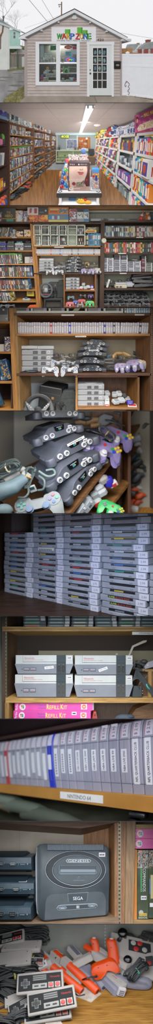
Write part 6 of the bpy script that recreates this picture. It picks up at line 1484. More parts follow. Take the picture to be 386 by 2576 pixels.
 for j in range(4):ps1(S,AT(S,94,160.5-j*14.2+(0,0,.3,.6)[j],36,(79,77,79,79)[j],(1,-1,0,1)[j]),'grey slab console, %s up in the stack of four beside the oak stile'%nth(j),st='$9' if j>0 else '',h=.17)
 ps1(S,AT(S,74,103,40,40),'small pale slab console topping the grey stack, nearer the oak stile',col='#c3c9cb',ports=False,h=.2)
 ps1(S,AT(S,115,103.5,40,41),'small pale slab console topping the grey stack, nearer the cables',col='#bcc4c8',ports=False,h=.2)
 q=S.root('dark_remote','dark flat controller lying before the grey console stack','controller',80,163,14);b=MB(AT(S,79,163,12,1,8,6));b.ball((0,6,3),(18,9,3.4),C('#33414a',.35),14,6);b.box(-17,-5,0,5,3,7,C('#33414a',.35),1.5);S.part('shell',b,q);b=MB(AT(S,79,163,12,1,8,6));b.tube([(-16,4,4),(-26,0,2),(-20,-6,1),(-8,-5,.6)],1.2,C('#26292c'),6);S.part('cord',b,q)
 pad(S,AT(S,147,141,34,19,2,58),'grey two-stick controller resting on the white pair','#b0b4bc',st=False)
 pad(S,AT(S,128,158,12,22,-6,74),'white controller propped upright at the shelf front beside the grey stack','#cfd2d4',cord=False)
 pad(S,AT(S,174,158,12,22,8,74),'white controller propped upright at the shelf front beside the dark consoles','#c6c9cc',cord=True)
 pad(S,AT(S,181,142,44,17,24,58),'pale controller half hidden behind the white ones','#a4a8ac',cord=True)
 for k,(x,y,w,c,l,tie)in enumerate(((144,124,9,'#3f4650','dark cable bundle on the controllers beside the grey stack','#c8403a'),(155,123,8,'#36404c','second dark cable bundle on the grey two-stick controller','#c8c0a8'),(184,124,10,'#2f3236','black cable bundle beside the humped console stack','#d8c890'),(166,130,9,'#9a9a96','pale grey cable bundle in the controller pile',None),(172,161,10,'#6f7478','grey cable coil spilling under the white controller',None),(186,138,8,'#3a3d42','charcoal cable coil beside the humped consoles',None))):coil(S,AT(S,x,y,50 if k!=4 else 8,w,20*k-30),l,col=c,seed=30+k,tie=tie)
 ns=((233,161.5,30,70,0,'$19',''),(226.5,141.5,34,73,1,'$24',''),(233,122,30,72,0,'$19','NEEDS EXPANSION PACK'),(235.5,108,40,68,2,'$24',''),(241.5,95.5,46,68,4,'',''))
 for j,(x,y,d,w,r_,st,nt)in enumerate(ns):n64(S,AT(S,x,y,d,w,(2,-2,3,-2,-4)[j],8 if j<3 else 4,r_),'charcoal humped console, %s up in the crooked stack of five'%nth(j),st=st,note=nt,det=1)
 PUR=two('clear_violet','#7f7399','#a89cc0',(1,1,1),2,.25)
 pad(S,AT(S,305,148,20,19,14,66),'clear violet three-pronged controller nearer the humped consoles',PUR,'64',st=True,cord=True)
 pad(S,AT(S,340,141,14,22,-6,66,-14),'clear violet three-pronged controller at the dark end of the shelf',PUR,'64',st=True,cord=True)
 pad(S,AT(S,352,140,50,18,-30,70),'pale grey three-pronged controller leaning behind the violet one','#a8a9ac','64')
 pad(S,AT(S,322,158,60,16,10,60),'blue three-pronged controller glimpsed between the violet ones','#2f4fb8','64',cord=False)
 q=S.root('gold_controller','gold coloured controller upside down on the violet ones','controller',308,122,40);b=MB(AT(S,305,124,44));gm=two('gold_plastic','#8f6a3a','#c09a5c',(1,1,1),3,.3)
 b.ball((-4,6,10),(14,8,5),gm,12,6);b.tube([(6,4,10),(16,0,6),(24,-4,1)],[5,4.4,3.4],gm,8);b.tube([(-12,4,8),(-18,0,4),(-20,-4,-2)],[5,4,3],gm,8);S.part('shell',b,q)
 q=S.root('power_adapter','grey power adapter lying against the humped consoles','adapter',279,126,50);b=MB(AT(S,280,126,50,1,20,0,-8));b.box(-9,10,0,20,0,9,C('#54626c',.4),2);b.box(-7,8,-.5,0,2,6,C('#3a444c'));S.part('body',b,q)
 for k,(x,y,w,c,l,tie)in enumerate(((275,140,12,'#55585a','grey looping cable beside the lower humped consoles',None),(283,156,12,'#4a4d50','grey cable coil on the shelf before the violet controllers',None),(311,131,9,'#5d5f5c','tied grey cable on the violet controller','#c8b890'),(340,120,11,'#2a2b2e','black cable looping over the violet controller',None),(296,128,9,'#2c2e30','black cable bundle under the gold controller','#b89a5a'))):coil(S,AT(S,x,y,40,w,25*k),l,col=c,seed=50+k,tie=tie)
 b=MB(AT(S,361,160,30));b.cyl((0,0,0),3.4,8,C('#d0d0d4',.4),'z',10);b.cyl((0,0,8),2.4,4,C('#b4b4b8',.4),'z',10);S.one('white_plug',b,'white round plug standing at the dark end of the shelf','plug')
 q=S.root('inner_cabinet','dark oak inner cabinet with the lower grey consoles','cabinet',270,258,30);IZ=wood('#5f3d20','#8f6436','z',.7)
 b=MB();b.box(190.5,195.5,4,140,-300,-172,wood('#8d6232','#b98a4e','z',.7));S.part('side_panel',b,q);b=MB();b.box(348,353,4,140,-300,-172,IZ);S.part('side_panel',b,q)
 b=MB();b.box(190.5,353,4,140,-174.5,-170.8,BR);S.part('top_panel',b,q);b=MB();b.box(195.5,348,136,140,-300,-174,wood('#50331b','#7a522c','z'));S.part('back_panel',b,q)
 b=MB();b.box(195.5,348,4,138,-256.5,-250.5,wood('#6f4822','#a0703c','x',.7),.4);S.part('shelf',b,q)
 for j in range(4):ps1(S,AT(S,229.5,247-j*14,22,67,(0,1,0,-1)[j],4),'grey slab console, %s up in the inner cabinet stack of four'%nth(j),st='$9',h=.195)
 items=((270,249,10,'white game pack with a red label before the inner console stack','#c9cbc8','#d84a38'),(270,236,18,'grey pack with a white sticker above the red labelled one','#aeb2b4','#e2e0e6'),(272,223,30,'small grey memory pack highest in the pack pile','#a4a8aa',None),(289,226,34,'grey ribbed pack behind the large grey ones','#b2b6b6',None),(302,224,36,'pale grey pack at the back of the inner cabinet','#c0c2c0',None),(295,244,16,'large rounded grey pack lying in the inner cabinet','#b4babe',None),(309,240,18,'grey pack with a sticker leaning on the large one','#b8bcc0','#dcdce4'),(314,230,40,'black pack in the shade at the back of the inner cabinet','#2b2b2d',None),(323,238,34,'cream pack behind the blue one','#b0a898',None))
 for k,(x,y,d,l,c,lb)in enumerate(items):
  q=S.root('memory_pack',l,'accessory',*S.inv(x,y,d),d);F=AT(S,x,y,d,1,(-8,6,12,-10,8,30,22,0,5)[k],26);big=1.35 if k in(5,6)else 1
  b=MB(F);b.box(-6.4*big,6.4*big,0,16,0,9.5,C(c,.4),2);S.part('shell',b,q)
  if lb:b=MB(F);b.box(-4.4,4.4,-.4,.2,2,8,C(lb,.5));b.box(-2.6,2.6,-.6,0,3.4,6,C('#f0e8e0' if k==0 else '#9a98a4'));S.part('label',b,q)
  else:b=MB(F);b.box(-4*big,4*big,3,12,9.3,9.9,C('#8f9498' if c!='#2b2b2d' else '#444',.5)if c!='#2b2b2d' else C('#444446'));S.part('ridge',b,q)
 q=S.root('blue_pack','blue and violet memory pack on the red and white packet','accessory',328,243,14);b=MB(AT(S,328.5,243.5,14,1,-4));b.box(-8,8,0,14,0,10,C('#2f2fa0',.35),2);S.part('shell',b,q);b=MB(AT(S,328.5,243.5,14,1,-4));b.box(-6,6,-.4,0,6,9,C('#3f44c8',.4));b.text('GB',-2,2,3,C('#a8b0e0'),y=-.5,w=4);S.part('label',b,q)
 q=S.root('flat_packet','white and red flat packet lying before the blue pack','packet',334,252,8);F=AT(S,334,252.5,8,1,-10,14);b=MB(F);b.box(-11,11,0,18,0,5,C('#dedbd8',.4),.5);S.part('carton',b,q);b=MB(F);b.box(-9,9,3,15,5,5.3,C('#c83a3a',.4));b.box(-9,4,-.3,0,1,4,C('#8f9aa8',.4));S.part('print',b,q)
 q=S.root('steering_wheel','grey and black racing wheel rising from the bottom of the nearer shelf view','wheel',90,262,20)
 b=MB();b.tube([(92+36*math.cos(t),30+12*math.sin(t),-268+40*math.sin(t))for t in[k*.2244 for k in range(28)]],6.2,C('#5d605f',.45),10,closed=True);S.part('rim',b,q)
 b=MB();b.tube([(92+36*math.cos(t),26+12*math.sin(t),-268+40*math.sin(t))for t in[.7+k*.12 for k in range(16)]],4.6,C('#1f2122',.45),8);S.part('grip_band',b,q,'black grip band')
 for sx in(-1,1):
  b=MB();b.prism([(92+sx*8,-262),(92+sx*33,-240),(92+sx*30,-250),(92+sx*12,-275)],20,28,C('#8a8d8f',.4),r=1.5);sp=S.part('spoke',b,q)
  b=MB()
  for k in range(3):b.lathe([(2.2,0),(2.2,-1.2),(1.2,-1.6)],(92+sx*(18+k*4.4),20,-246-(8-k*4)),C('#c2c4c4',.4),'y',8)
  S.part('thumb_button',b,sp)
 b=MB();b.ball((92,24,-266),(12,6,14),C('#2a2c2d',.4),12,8);S.part('hub',b,q)
 q=S.root('black_console','black angular console tilted behind the racing wheel in the nearer view','console',118,258,60);F=AT(S,118,270,60,1,-14,6,8);b=MB(F);b.box(-26,32,0,60,0,74,C('#1d1e1f',.4),2);S.part('body',b,q);b=MB(F);b.box(-24,30,-.6,0,56,57.5,C('#3a3c3e',.4));b.box(8,14,-.8,0,44,50,C('#9a7a3a',.4));S.part('front_strip',b,q)
 coil(S,AT(S,127,252,44,11,10),'thin black cord hanging on the black angular console',col='#111213',seed=77,tie=None)
 q=S.root('soft_case','dark grey padded carry case standing against the inner cabinet','bag',168,258,40);b=MB(AT(S,168,262,40));b.prism([(-20,0),(23,0),(23,49),(18,55),(-9,53),(-17,34),(-20,12)],0,40,two('nylon','#383d3c','#464b49',(1,1,1),14,.85),r=3);S.part('body',b,q);b=MB(AT(S,168,262,40));b.tube([(-16,-.4,34),(4,-.8,37),(23,-.4,36)],.8,C('#1e2020'),5);b.tube([(20,-.5,4),(21,-.6,50)],1,C('#1e2020'),5);S.part('zip',b,q)
 q=S.root('adapter_pile','black adapter and cords before the carry case','adapter',148,262,30);b=MB(AT(S,149,262,30));b.box(-9,3,0,12,0,24,C('#2a2c2d',.5),2);b.box(6,17,0,10,0,16,C('#242627',.5),2);S.part('adapter',b,q);b=MB(AT(S,149,262,30));rr=random.Random(6);b.spline([(rr.uniform(-10,18),rr.uniform(-6,0),rr.uniform(4,30))for k in range(14)],1.1,C('#191a1b'),5,4);S.part('cord',b,q)
 S.area(193,30,-150,340,80,19,(193,150,60),'#fff4e6',120);S.area(250,130,-190,300,120,7.5,(193,150,40),'#eef2ff',90)
shelf_view()
# ============================================================ bay: tilted close-up of the humped consoles
S5=Stage(4,193,129,520,.9)
def tilt_view():
 S=S5
 def P3(xi,yi,d):x,y=S.inv(xi,yi,d);return Vector((x,d,-y))
 def slab(b,A,B_,v,th,m,dn=None):
  """a board: front edge A-B, running back by v, th thick"""
  n=(B_-A).cross(v).normalized();n=n if n.z>0 else-n
  q=[A,B_,B_+v,A+v];q+=[p-n*th for p in q]
  b.add([tuple(p)for p in q],[(0,1,2,3),(4,7,6,5),(0,4,5,1),(1,5,6,2),(2,6,7,3),(3,7,4,0)],m)
 wd=wood('#5d3d24','#8a6340','x',.5);wz=wood('#4f2f1a','#74492a','z',.5)
 b=MB();b.box(-200,560,400,404,-420,260,two('dun_wall','#8f897a','#a8a294',(1,1,1),.8,.8));S.struct('wall_back',b)
 b=MB();b.box(-90,-86,-20,400,-420,260,C('#7a7568',.8));S.struct('wall_left',b)
 b=MB();b.box(520,524,-20,1200,-420,260,C('#4a4038',.8));S.struct('wall_right',b)
 q=S.root('tilted_bookcase','brown bookcase whose shelf edge runs diagonally through the tilted view','bookcase',260,200,100)
 A,B_=P3(120,330,-40),P3(331,62,250);v=Vector((-260,330,60))
 b=MB();slab(b,A,B_,v,9,wd);S.part('upper_shelf',b,q)
 dl=(B_-A).normalized()
 A2,B2=P3(150,400,-20),P3(327,178,240);b=MB();slab(b,A2,B2,Vector((-200,300,40)),10,wood('#6a4524','#a3753f','x',.5));S.part('lower_shelf',b,q)
 b=MB();x,y=S.inv(326,129,240);b.box(x-6,x+5,236,330,-460,100,wz);S.part('upright',b,q)
 b=MB();x,y=S.inv(232,20,330);b.box(x,x+145,330,336,-y-330,120,wood('#5a341b','#7f4f2c','z',.5));S.part('back_panel',b,q)
 b=MB();x,y=S.inv(300,258,240);b.box(x-6,x+4,240,250,-460,-S.inv(300,122,240)[1],wood('#6a4022','#94653a','z',.5));S.part('inner_upright',b,q)
 b=MB();b.box(150,1400,1500,1506,-520,100,C('#5a5648',.8));S.struct('wall_far',b)
 fl=P3(330,300,200)
 b=MB();b.box(335,1400,-80,1500,-336,-330,wood('#8a5a20','#bd8434','y',.5));S.struct('floor',b)
 q=S.root('far_bookcase','blurred brown bookcase beyond the upright with heaped controllers','bookcase',400,300,420)
 for n,(a,c)in enumerate((((331,60,300),(390,-10,620)),((331,112,300),(392,30,620)),((329,152,300),(372,84,620)))):b=MB();slab(b,P3(*a),P3(*c),Vector((-130,90,20)),10,wd);S.part('shelf',b,q)
 b=MB();slab(b,P3(331,-20,300),P3(395,-60,620),Vector((-40,90,-120)),8,wz);S.part('top_panel',b,q)
 for x0,y0,d in((377,110,640),):xx,yy=S.inv(x0,y0,d);b=MB();b.box(xx,xx+14,d,d+90,-yy-120,-yy+260,wd);S.part('upright',b,q)
 T_='#54575f'
 for j,(x,y,d,w,ro,pi,ya,st,nt,l)in enumerate(((155,7,60,140,-3,8,27,'','','glossy dark humped console cut off at the top of the tilted stack'),(153,56,46,143,-12,20,27,'$','','humped console second from the top of the tilted stack'),(191,96,30,163,-15,27,27,'$24','NEEDS EXPANSION','humped console with a paper strip in the middle of the tilted stack'),(190.5,148.5,22,170,-19,30,27,'$19','','humped console second from the bottom of the tilted stack'),(215,176,40,150,-28,32,33,'$24','','lowest humped console of the tilted stack, turned askew'))):
  n64(S,FI(S,x,y,d,w,ro,pi,ya,(0,0,.098)),l,det=2,st=st,col=T_ if j else '#33363c',note=nt,sty=.16)
 PSG=two('ps_grey','#767d7d','#8a9190',(1,1,1),2,.5)
 pad(S,FI(S,96,236,-20,62,-7,62,6,(0,0,.38)),'pale grey controller with blue direction keys at the bottom of the tilted view',PSG,cord=False,btn=['#4f9a8a','#a85a6a','#7a6ab0','#4a6fb4'],stick='#6a7f9c')
 q=S.root('blurred_controller','large blurred grey controller handle nearest the lens','controller',10,240,-60)
 b=MB();bl=two('bluish_grey','#66797e','#788b8f',(1,1,1),2,.5)
 b.tube([tuple(P3(*p))for p in((-40,215,-50),(0,205,-50),(36,190,-40),(62,170,-20))],[24,21,18,12],bl,10);S.part('body',b,q)
 b=MB();b.ball(tuple(P3(10,250,-66)),(20,12,14),bl,12,8);S.part('handle',b,q)
 q=S.root('link_plug','pale grey controller plug with a dark striped face','plug',60,180,20);F=FI(S,62,168,10,1,38,30,10)
 b=MB(F);b.box(-12,12,-6,10,-16,14,C('#a4a39a',.5),3);S.part('housing',b,q);b=MB(F);b.box(-11,11,-7.5,-6,-15,-3,C('#3a3c3c',.4),.5)
 for k in range(4):b.box(-10,10,-8.2,-7.4,-14+k*3,-13+k*3,C('#55585a'))
 S.part('contacts',b,q)
 q=S.root('grey_controller','grey controller lying behind the plug with raised shoulder','controller',40,165,30)
 b=MB();b.tube([tuple(P3(*p))for p in((-10,190,30),(20,172,30),(50,155,40))],[10,11,9],C('#a7a59c',.5),10);b.ball(tuple(P3(56,148,40)),(11,9,9),C('#b0aea6',.5),10,6);S.part('shell',b,q);b=MB();b.ball(tuple(P3(46,180,14)),(12,9,7),C('#9aa3a2',.5));b.ball(tuple(P3(4,178,16)),(10,6,6),C('#3f464a',.5));S.part('stick_cap',b,q)
 q=S.root('memory_card','small grey card with a dark window leaning between the controllers','accessory',82,200,10);F=FI(S,82,198,4,1,-18,30,0);b=MB(F);b.box(-9,9,0,6,-10,10,C('#9fa6a4',.5),1.5);S.part('shell',b,q);b=MB(F);b.box(-6,6,-.6,0,-1,7,C('#33413f',.4));S.part('window',b,q)
 coil(S,FI(S,28,158,20,30,-24,15,0),'thick grey-green cable bundle with a cream tie at the edge of the tilted view',col='#45504d',turns=5,r=1.0,th=.095,tie='#d8cfae',seed=61)
 coil(S,FI(S,84,172,10,26,-70,10,20),'grey-green cable bundle with an orange tie beside the humped consoles',col='#4a5854',turns=4,r=1.0,th=.09,tie='#d8a04a',seed=62)
 b=MB();b.spline([tuple(P3(*p))for p in((98,152,0),(120,165,-6),(138,160,-6),(134,148,4),(116,150,6))],3,C('#6f827a',.4),8);b.spline([tuple(P3(*p))for p in((98,164,0),(112,176,-8),(110,196,-8),(96,200,0))],2.8,C('#64766f',.4),8);S.one('loose_cable',b,'loose grey-green cable looping over the front feet of the consoles','cable')
 b=MB();b.spline([tuple(P3(*p))for p in((70,190,-4),(72,206,-20),(62,218,-26),(46,218,-20))],2.8,C('#5a6a66',.4),8);S.one('loose_cable',b,'short curved cable above the blue direction keys','cable')
 g=C('#8a6a44',.5)
 q=S.root('gold_controller','tan controller upside down behind the stacked consoles','controller',230,40,220);b=MB()
 b.tube([tuple(P3(*p))for p in((190,32,220),(204,28,220),(217,30,215))],[8,11,8],g,8);b.tube([tuple(P3(*p))for p in((212,30,230),(230,24,240),(247,22,240))],[11,13,8],g,8);b.tube([tuple(P3(*p))for p in((228,38,220),(240,37,222),(250,34,225))],[8,9,6],g,8);S.part('shell',b,q)
 PUR=two('clear_violet_b','#6f6596','#958ab4',(1,1,1),2,.2)
 pad(S,FI(S,262,92,110,50,28,52,10,(0,0,.3)),'clear violet three-pronged controller hanging over the diagonal shelf edge',PUR,'64',st=True,cord=True,name='violet_controller')
 pad(S,FI(S,296,60,170,44,20,55,0,(0,0,.3)),'clear violet three-pronged controller against the upright',PUR,'64',st=True,cord=True,name='violet_controller')
 b=MB();b.ball(tuple(P3(258,104,120)),(14,9,9),C('#2a3aa8',.3));S.one('blue_controller',b,'blue controller glimpsed under the violet one','controller')
 coil(S,FI(S,262,66,130,22,40,10,0),'dark cable bundle with a cream tie on the violet controllers',col='#45464a',tie='#c8b078',seed=64)
 coil(S,FI(S,258,136,90,16,-20,40,20),'grey cable loop lying on the shelf beside the stack',col='#55585c',tie=None,seed=65)
 q=S.root('grey_adapter','blurred grey adapter shape at the back of the tilted shelf','adapter',262,30,260);b=MB(FI(S,262,28,260,1,-20));b.prism([(-22,-14),(24,-8),(30,6),(8,22),(-16,16)],0,20,C('#55585c',.5),r=4);S.part('body',b,q);b=MB(FI(S,262,28,260,1,-20));b.spline([(20,-2,0),(34,-4,-16),(44,0,6),(30,2,14)],3,C('#26272a'),6);S.part('cord',b,q)
 for k,(x,y,c,l)in enumerate(((216,20,'#3a3c40','dark controller shape behind the tan one'),(222,50,'#2c2d30','black bundle behind the second console'),(240,52,'#3f3a5c','dark violet bundle beside the tan controller'))):b=MB();b.ball(tuple(P3(x,y,200)),(22,12,9),C(c,.5));S.one('dark_bundle',b,l,'controller')
 for k,(x,y,d,w,l)in enumerate(((204,256,60,44,'nearest blurred grey console under the diagonal shelf'),(222,238,80,36,'second blurred grey console under the diagonal shelf'),(210,228,90,40,'upper blurred grey console under the diagonal shelf'))):
  q=S.root('slab_console',l,'console',*S.inv(x,y,d),d);F=FI(S,x,y,d,w,-52,30,0);b=MB(F);b.box(-.5,.5,-.2,.3,-.3,.3,C('#9fa5a8',.5),.04);S.part('body',b,q);b=MB(F);b.box(-.3,.2,-.22,-.2,-.1,.05,C('#5f6468'));b.box(.3,.42,-.23,-.2,.05,.2,STK);S.part('port_panel',b,q)
 for k,(x,y,c,c2,l)in enumerate(((246,232,'#b4b8b8','#d84a3c','blurred grey pack with a red label under the diagonal shelf'),(252,198,'#a8acae',None,'rounded pale grey pack under the diagonal shelf'),(258,207,'#bcc0c2',None,'large rounded white pack under the diagonal shelf'),(262,176,'#9a9690',None,'blurred taupe pack beside the blue tin'),(240,214,'#9aa0a2',None,'small grey pack beside the grey consoles'))):
  q=S.root('memory_pack',l,'accessory',*S.inv(x,y,120),120);F=FI(S,x,y,120,1,-30,30,0);b=MB(F);b.box(-13,13,-6,12,-11,11,C(c,.5),5);S.part('shell',b,q)
  if c2:b=MB(F);b.box(-9,9,-7,-6,-6,6,C(c2,.5));S.part('label',b,q)
 b=MB(FI(S,274,178,130,1,-20,20));b.lathe([(11,-12),(12,-9),(12,8),(10,11)],(0,0,0),C('#3a34b0',.3),'z',14);S.one('blue_tin',b,'blurred blue tin under the diagonal shelf','tin')
 b=MB(FI(S,286,184,130,1,-30,30));b.box(-10,10,-6,8,-6,6,C('#d8d4d0',.5),1);b.box(-5,5,-7,-6,-4,4,C('#d83a34',.5));S.one('flat_packet',b,'blurred white and red packet beside the blue tin','packet')
 pad(S,FI(S,281,245,90,34,24,55,0,(0,0,.2)),'bright green three-pronged controller at the bottom of the tilted view',two('lime_green','#2fae5a','#3fc46a',(1,1,1),3,.3),'64',cord=False,name='green_controller')
 rr=random.Random(9)
 far=[(340,72,'#aeb2c4'),(346,84,'#c4c8d4'),(344,96,'#b8bcc4'),(350,92,'#9a9ea8'),(334,118,'#2a2c30'),(342,122,'#6a9a94'),(346,132,'#26282c'),(336,136,'#1d1f22'),(352,138,'#303236'),(358,120,'#2a2c30'),(366,122,'#d0d2d4'),(370,108,'#c8cad0'),(334,160,'#2c2e34'),(344,168,'#4a4e56'),(350,174,'#8d9298'),(340,182,'#3a3d42'),(338,198,'#d85a34'),(352,194,'#c9ccc8'),(346,190,'#b8bcb8'),(352,214,'#e0602c'),(340,218,'#d8562a'),(360,204,'#8a8d94'),(330,234,'#d85530'),(344,232,'#c8552f'),(334,246,'#c4c6c4'),(342,250,'#8a8c8e'),(356,222,'#cfd0cc'),(330,205,'#55585c'),(360,186,'#c8c4c0'),(378,72,'#b4b0d0'),(384,80,'#2a2a2c'),(362,40,'#2a2c2c'),(366,30,'#3a4a3c'),(352,46,'#33363a'),(346,60,'#23262a')]
 for k,(x,y,c)in enumerate(far):
  d=330+rr.uniform(-20,60)+(x-330)*3;b=MB(FI(S,x,y,d,1,rr.uniform(-60,30),20,rr.uniform(-30,30)));s=rr.uniform(9,16)
  if k%3==0:b.box(-s,s,-s*.5,s*.5,-s*.45,s*.45,C(c,.5),s*.2)
  else:b.ball((0,0,0),(s*1.1,s*.6,s*.5),C(c,.5),10,6);b.tube([(s*.6,0,0),(s*1.2,0,-s*.7)],[s*.36,s*.24],C(c,.5),7)
  nm={'#d':'orange','#e':'orange','#c':'pale','#b':'pale','#a':'pale','#2':'black','#3':'black','#1':'black','#9':'grey','#8':'grey','#6':'teal','#4':'grey','#5':'grey'}[c[:2]]
  S.one('blurred_controller',b,'blurred %s controller, %s from the top in the heap beyond the upright'%(nm,nth(sorted(range(len(far)),key=lambda i:far[i][1]).index(k))),'controller','blurred heap beyond the upright')
 S.area(230,10,-150,260,90,52,(190,140,40),'#fff8f0',120);S.area(110,120,-170,200,160,24,(150,130,20),'#dfe9ff',90)
tilt_view()
# ============================================================ bay: stacks of flat cartridges
S6=Stage(5,193,60,600,.6)
def stacks_view():
 S=S6;YB=277;YAW=-36;F0=FR(386,YB,0,1,YAW)
 dk_=wood('#2a1d16','#46342a','x',.6,rough=.28)
 b=MB(F0);b.box(-760,160,-420,220,-12,0,dk_);q=S.root('dark_shelf','dark glossy wooden shelf under the cartridge stacks','shelf',200,260,0);S.part('board',b,q)
 b=MB(F0);b.box(-760,200,150,156,-20,420,C('#707a68',.8));S.struct('wall_back',b)
 b=MB();x,y=S.inv(9,0,400);b.box(x-120,x-2,250,420,-420,200,wood('#20150e','#3a281a','z',.6));S.struct('wall_left',b)
 b=MB(F0);b.box(-720,-600,40,150,0,420,wood('#241810','#3f2b1e','z',.6));S.struct('wall_inner',b)
 b=MB(F0);b.box(-760,160,-30,160,366,376,wood('#2a1d16','#3d2c20','x'));q=S.root('upper_shelf','dark shelf just above the cartridge stacks','shelf',200,0,100);S.part('board',b,q)
 th=rad(YAW)
 def loc(xi):
  lo,hi=-900.,200.
  for _ in range(60):
   m=(lo+hi)/2;X=386+m*math.cos(th);D_=m*math.sin(th);k=S.D/(S.D+D_)
   if S.cx+(X-S.cx)*k<xi:lo=m
   else:hi=m
  return lo
 H=18.1;rr=random.Random(71)
 titles=[('#b8323a','red'),('#2f8f8a','teal'),('#c8ccd8','white'),('#3f6fb8','blue'),('#d8c03a','yellow'),('#8a8f98','grey')]
 spec=[(12,83.5,13,'1.25'),(84.5,160,18,'1.25'),(161,255,18,'1.275'),(256,372,18,'2.99'),(377,440,8,'')]
 for c,(x0,x1,n,pr)in enumerate(spec):
  a,e=loc(x0),loc(min(x1,386))+(max(0,x1-386)*1.4);w=e-a
  for j in range(n):
   off=rr.uniform(-3,3)+(rr.uniform(-4,8)if c==3 and j>6 else 0)-(7 if c==2 and j<5 else 0);z=j*H
   F=F0@Matrix.Translation((a+off,rr.uniform(-2,2),z))@Matrix.Rotation(rad(rr.uniform(-.7,.7)),4,'Z')
   dim=j>=14 and c>0
   ti=None if dim else(rr.choice(titles)if rr.random()<.75 else None)
   if c==3 and j in(1,2):ti=('#b8d83a','green and red')
   if c==1 and j==9:ti=('#f0ede0','white handwritten')
   if c==0 and j==9:ti=('#3a7fd0','bright blue')
   q=S.root('flat_cartridge','grey cartridge%s, %s up in the %s stack of the close-up'%(', %s title'%ti[1]if ti else '',nth(j),nth(c)),'cartridge',200,200,0,'cartridge stacks close-up')
   m=two('cart_grey','#8a8f9c','#9ca1ae',(1,1,1),2,.45)if not dim else two('cart_grey_shaded','#77747a','#8a868a',(1,1,1),2,.5)  # shade of the shelf above is mixed into upper shells and stickers
   b=MB(F)
   b.box(0,w,1.2,90,.4,H*.93,m,1);b.box(0,w*.17,-.8,3,.6,H*.93,m,.8);b.box(w*.74,w,-.8,3,.6,H*.93,m,.8)
   b.box(w*.15,w*.76,-1.2,3,.5,H*.5,m,.6);b.box(0,w,8,88,H*.9,H*.97,m,.4);S.part('shell',b,q)
   b=MB(F);b.box(w*.18,w*.73,.4,1.4,H*.6,H*.94,C('#16191d',.35));S.part('title_band',b,q,'dark title band')
   b=MB(F)
   for xx in(w*.22,w*.64):
    for g_ in range(3):b.box(xx+g_*w*.022,xx+g_*w*.022+w*.014,-1.5,-1,H*.18,H*.3,C('#5d6270'))
   S.part('grip_notches',b,q)
   if ti:
    b=MB(F);k0=w*rr.uniform(.2,.34);k1=k0+w*rr.uniform(.12,.26)
    if ti[1]=='white handwritten':b.box(w*.18,w*.72,-.4,0.4,H*.3,H*1.0,C('#ebe8dc',.6));[b.box(w*(.22+.055*t),w*(.25+.055*t),-.6,-.3,H*.5,H*.8,C('#3a4a5c'))for t in range(8)]
    elif ti[1]=='green and red':b.text('SUPER',w*.2,H*.66,H*.22,C('#c8e04a',.4),y=0,w=w*.14,flat=.3);b.text('BLACK BASS',w*.36,H*.66,H*.22,C('#d8443a',.4),y=0,w=w*.3,flat=.3)
    else:
     col=C(ti[0],.4)
     for t in range(7):b.box(k0+t*w*.03,k0+t*w*.03+w*.022,-.1,.4,H*.66,H*.86,col)
     if rr.random()<.4:b.box(w*.18,w*.73,.1,.4,H*.86,H*.92,col)
    S.part('title',b,q,ti[1]+' title')
   if c<4:
    b=MB(F);s0=w*(.79+rr.uniform(-.02,.03));b.box(s0,s0+w*.19,-1.4,-.8,H*.02,H*.9,C('#d4d6e6' if not dim else '#a8a4a8',.6))
    if not dim or c!=3:b.text(pr if c!=2 else '2.75',s0+w*.095,H*.3,H*.3,C('#6f7488'),y=-1.6,w=w*.1,align='c',flat=.2)
    S.part('price_sticker',b,q,'white price sticker')
 S.area(230,80,-150,340,90,21,(230,150,60),'#d4e2ff',110)
stacks_view()
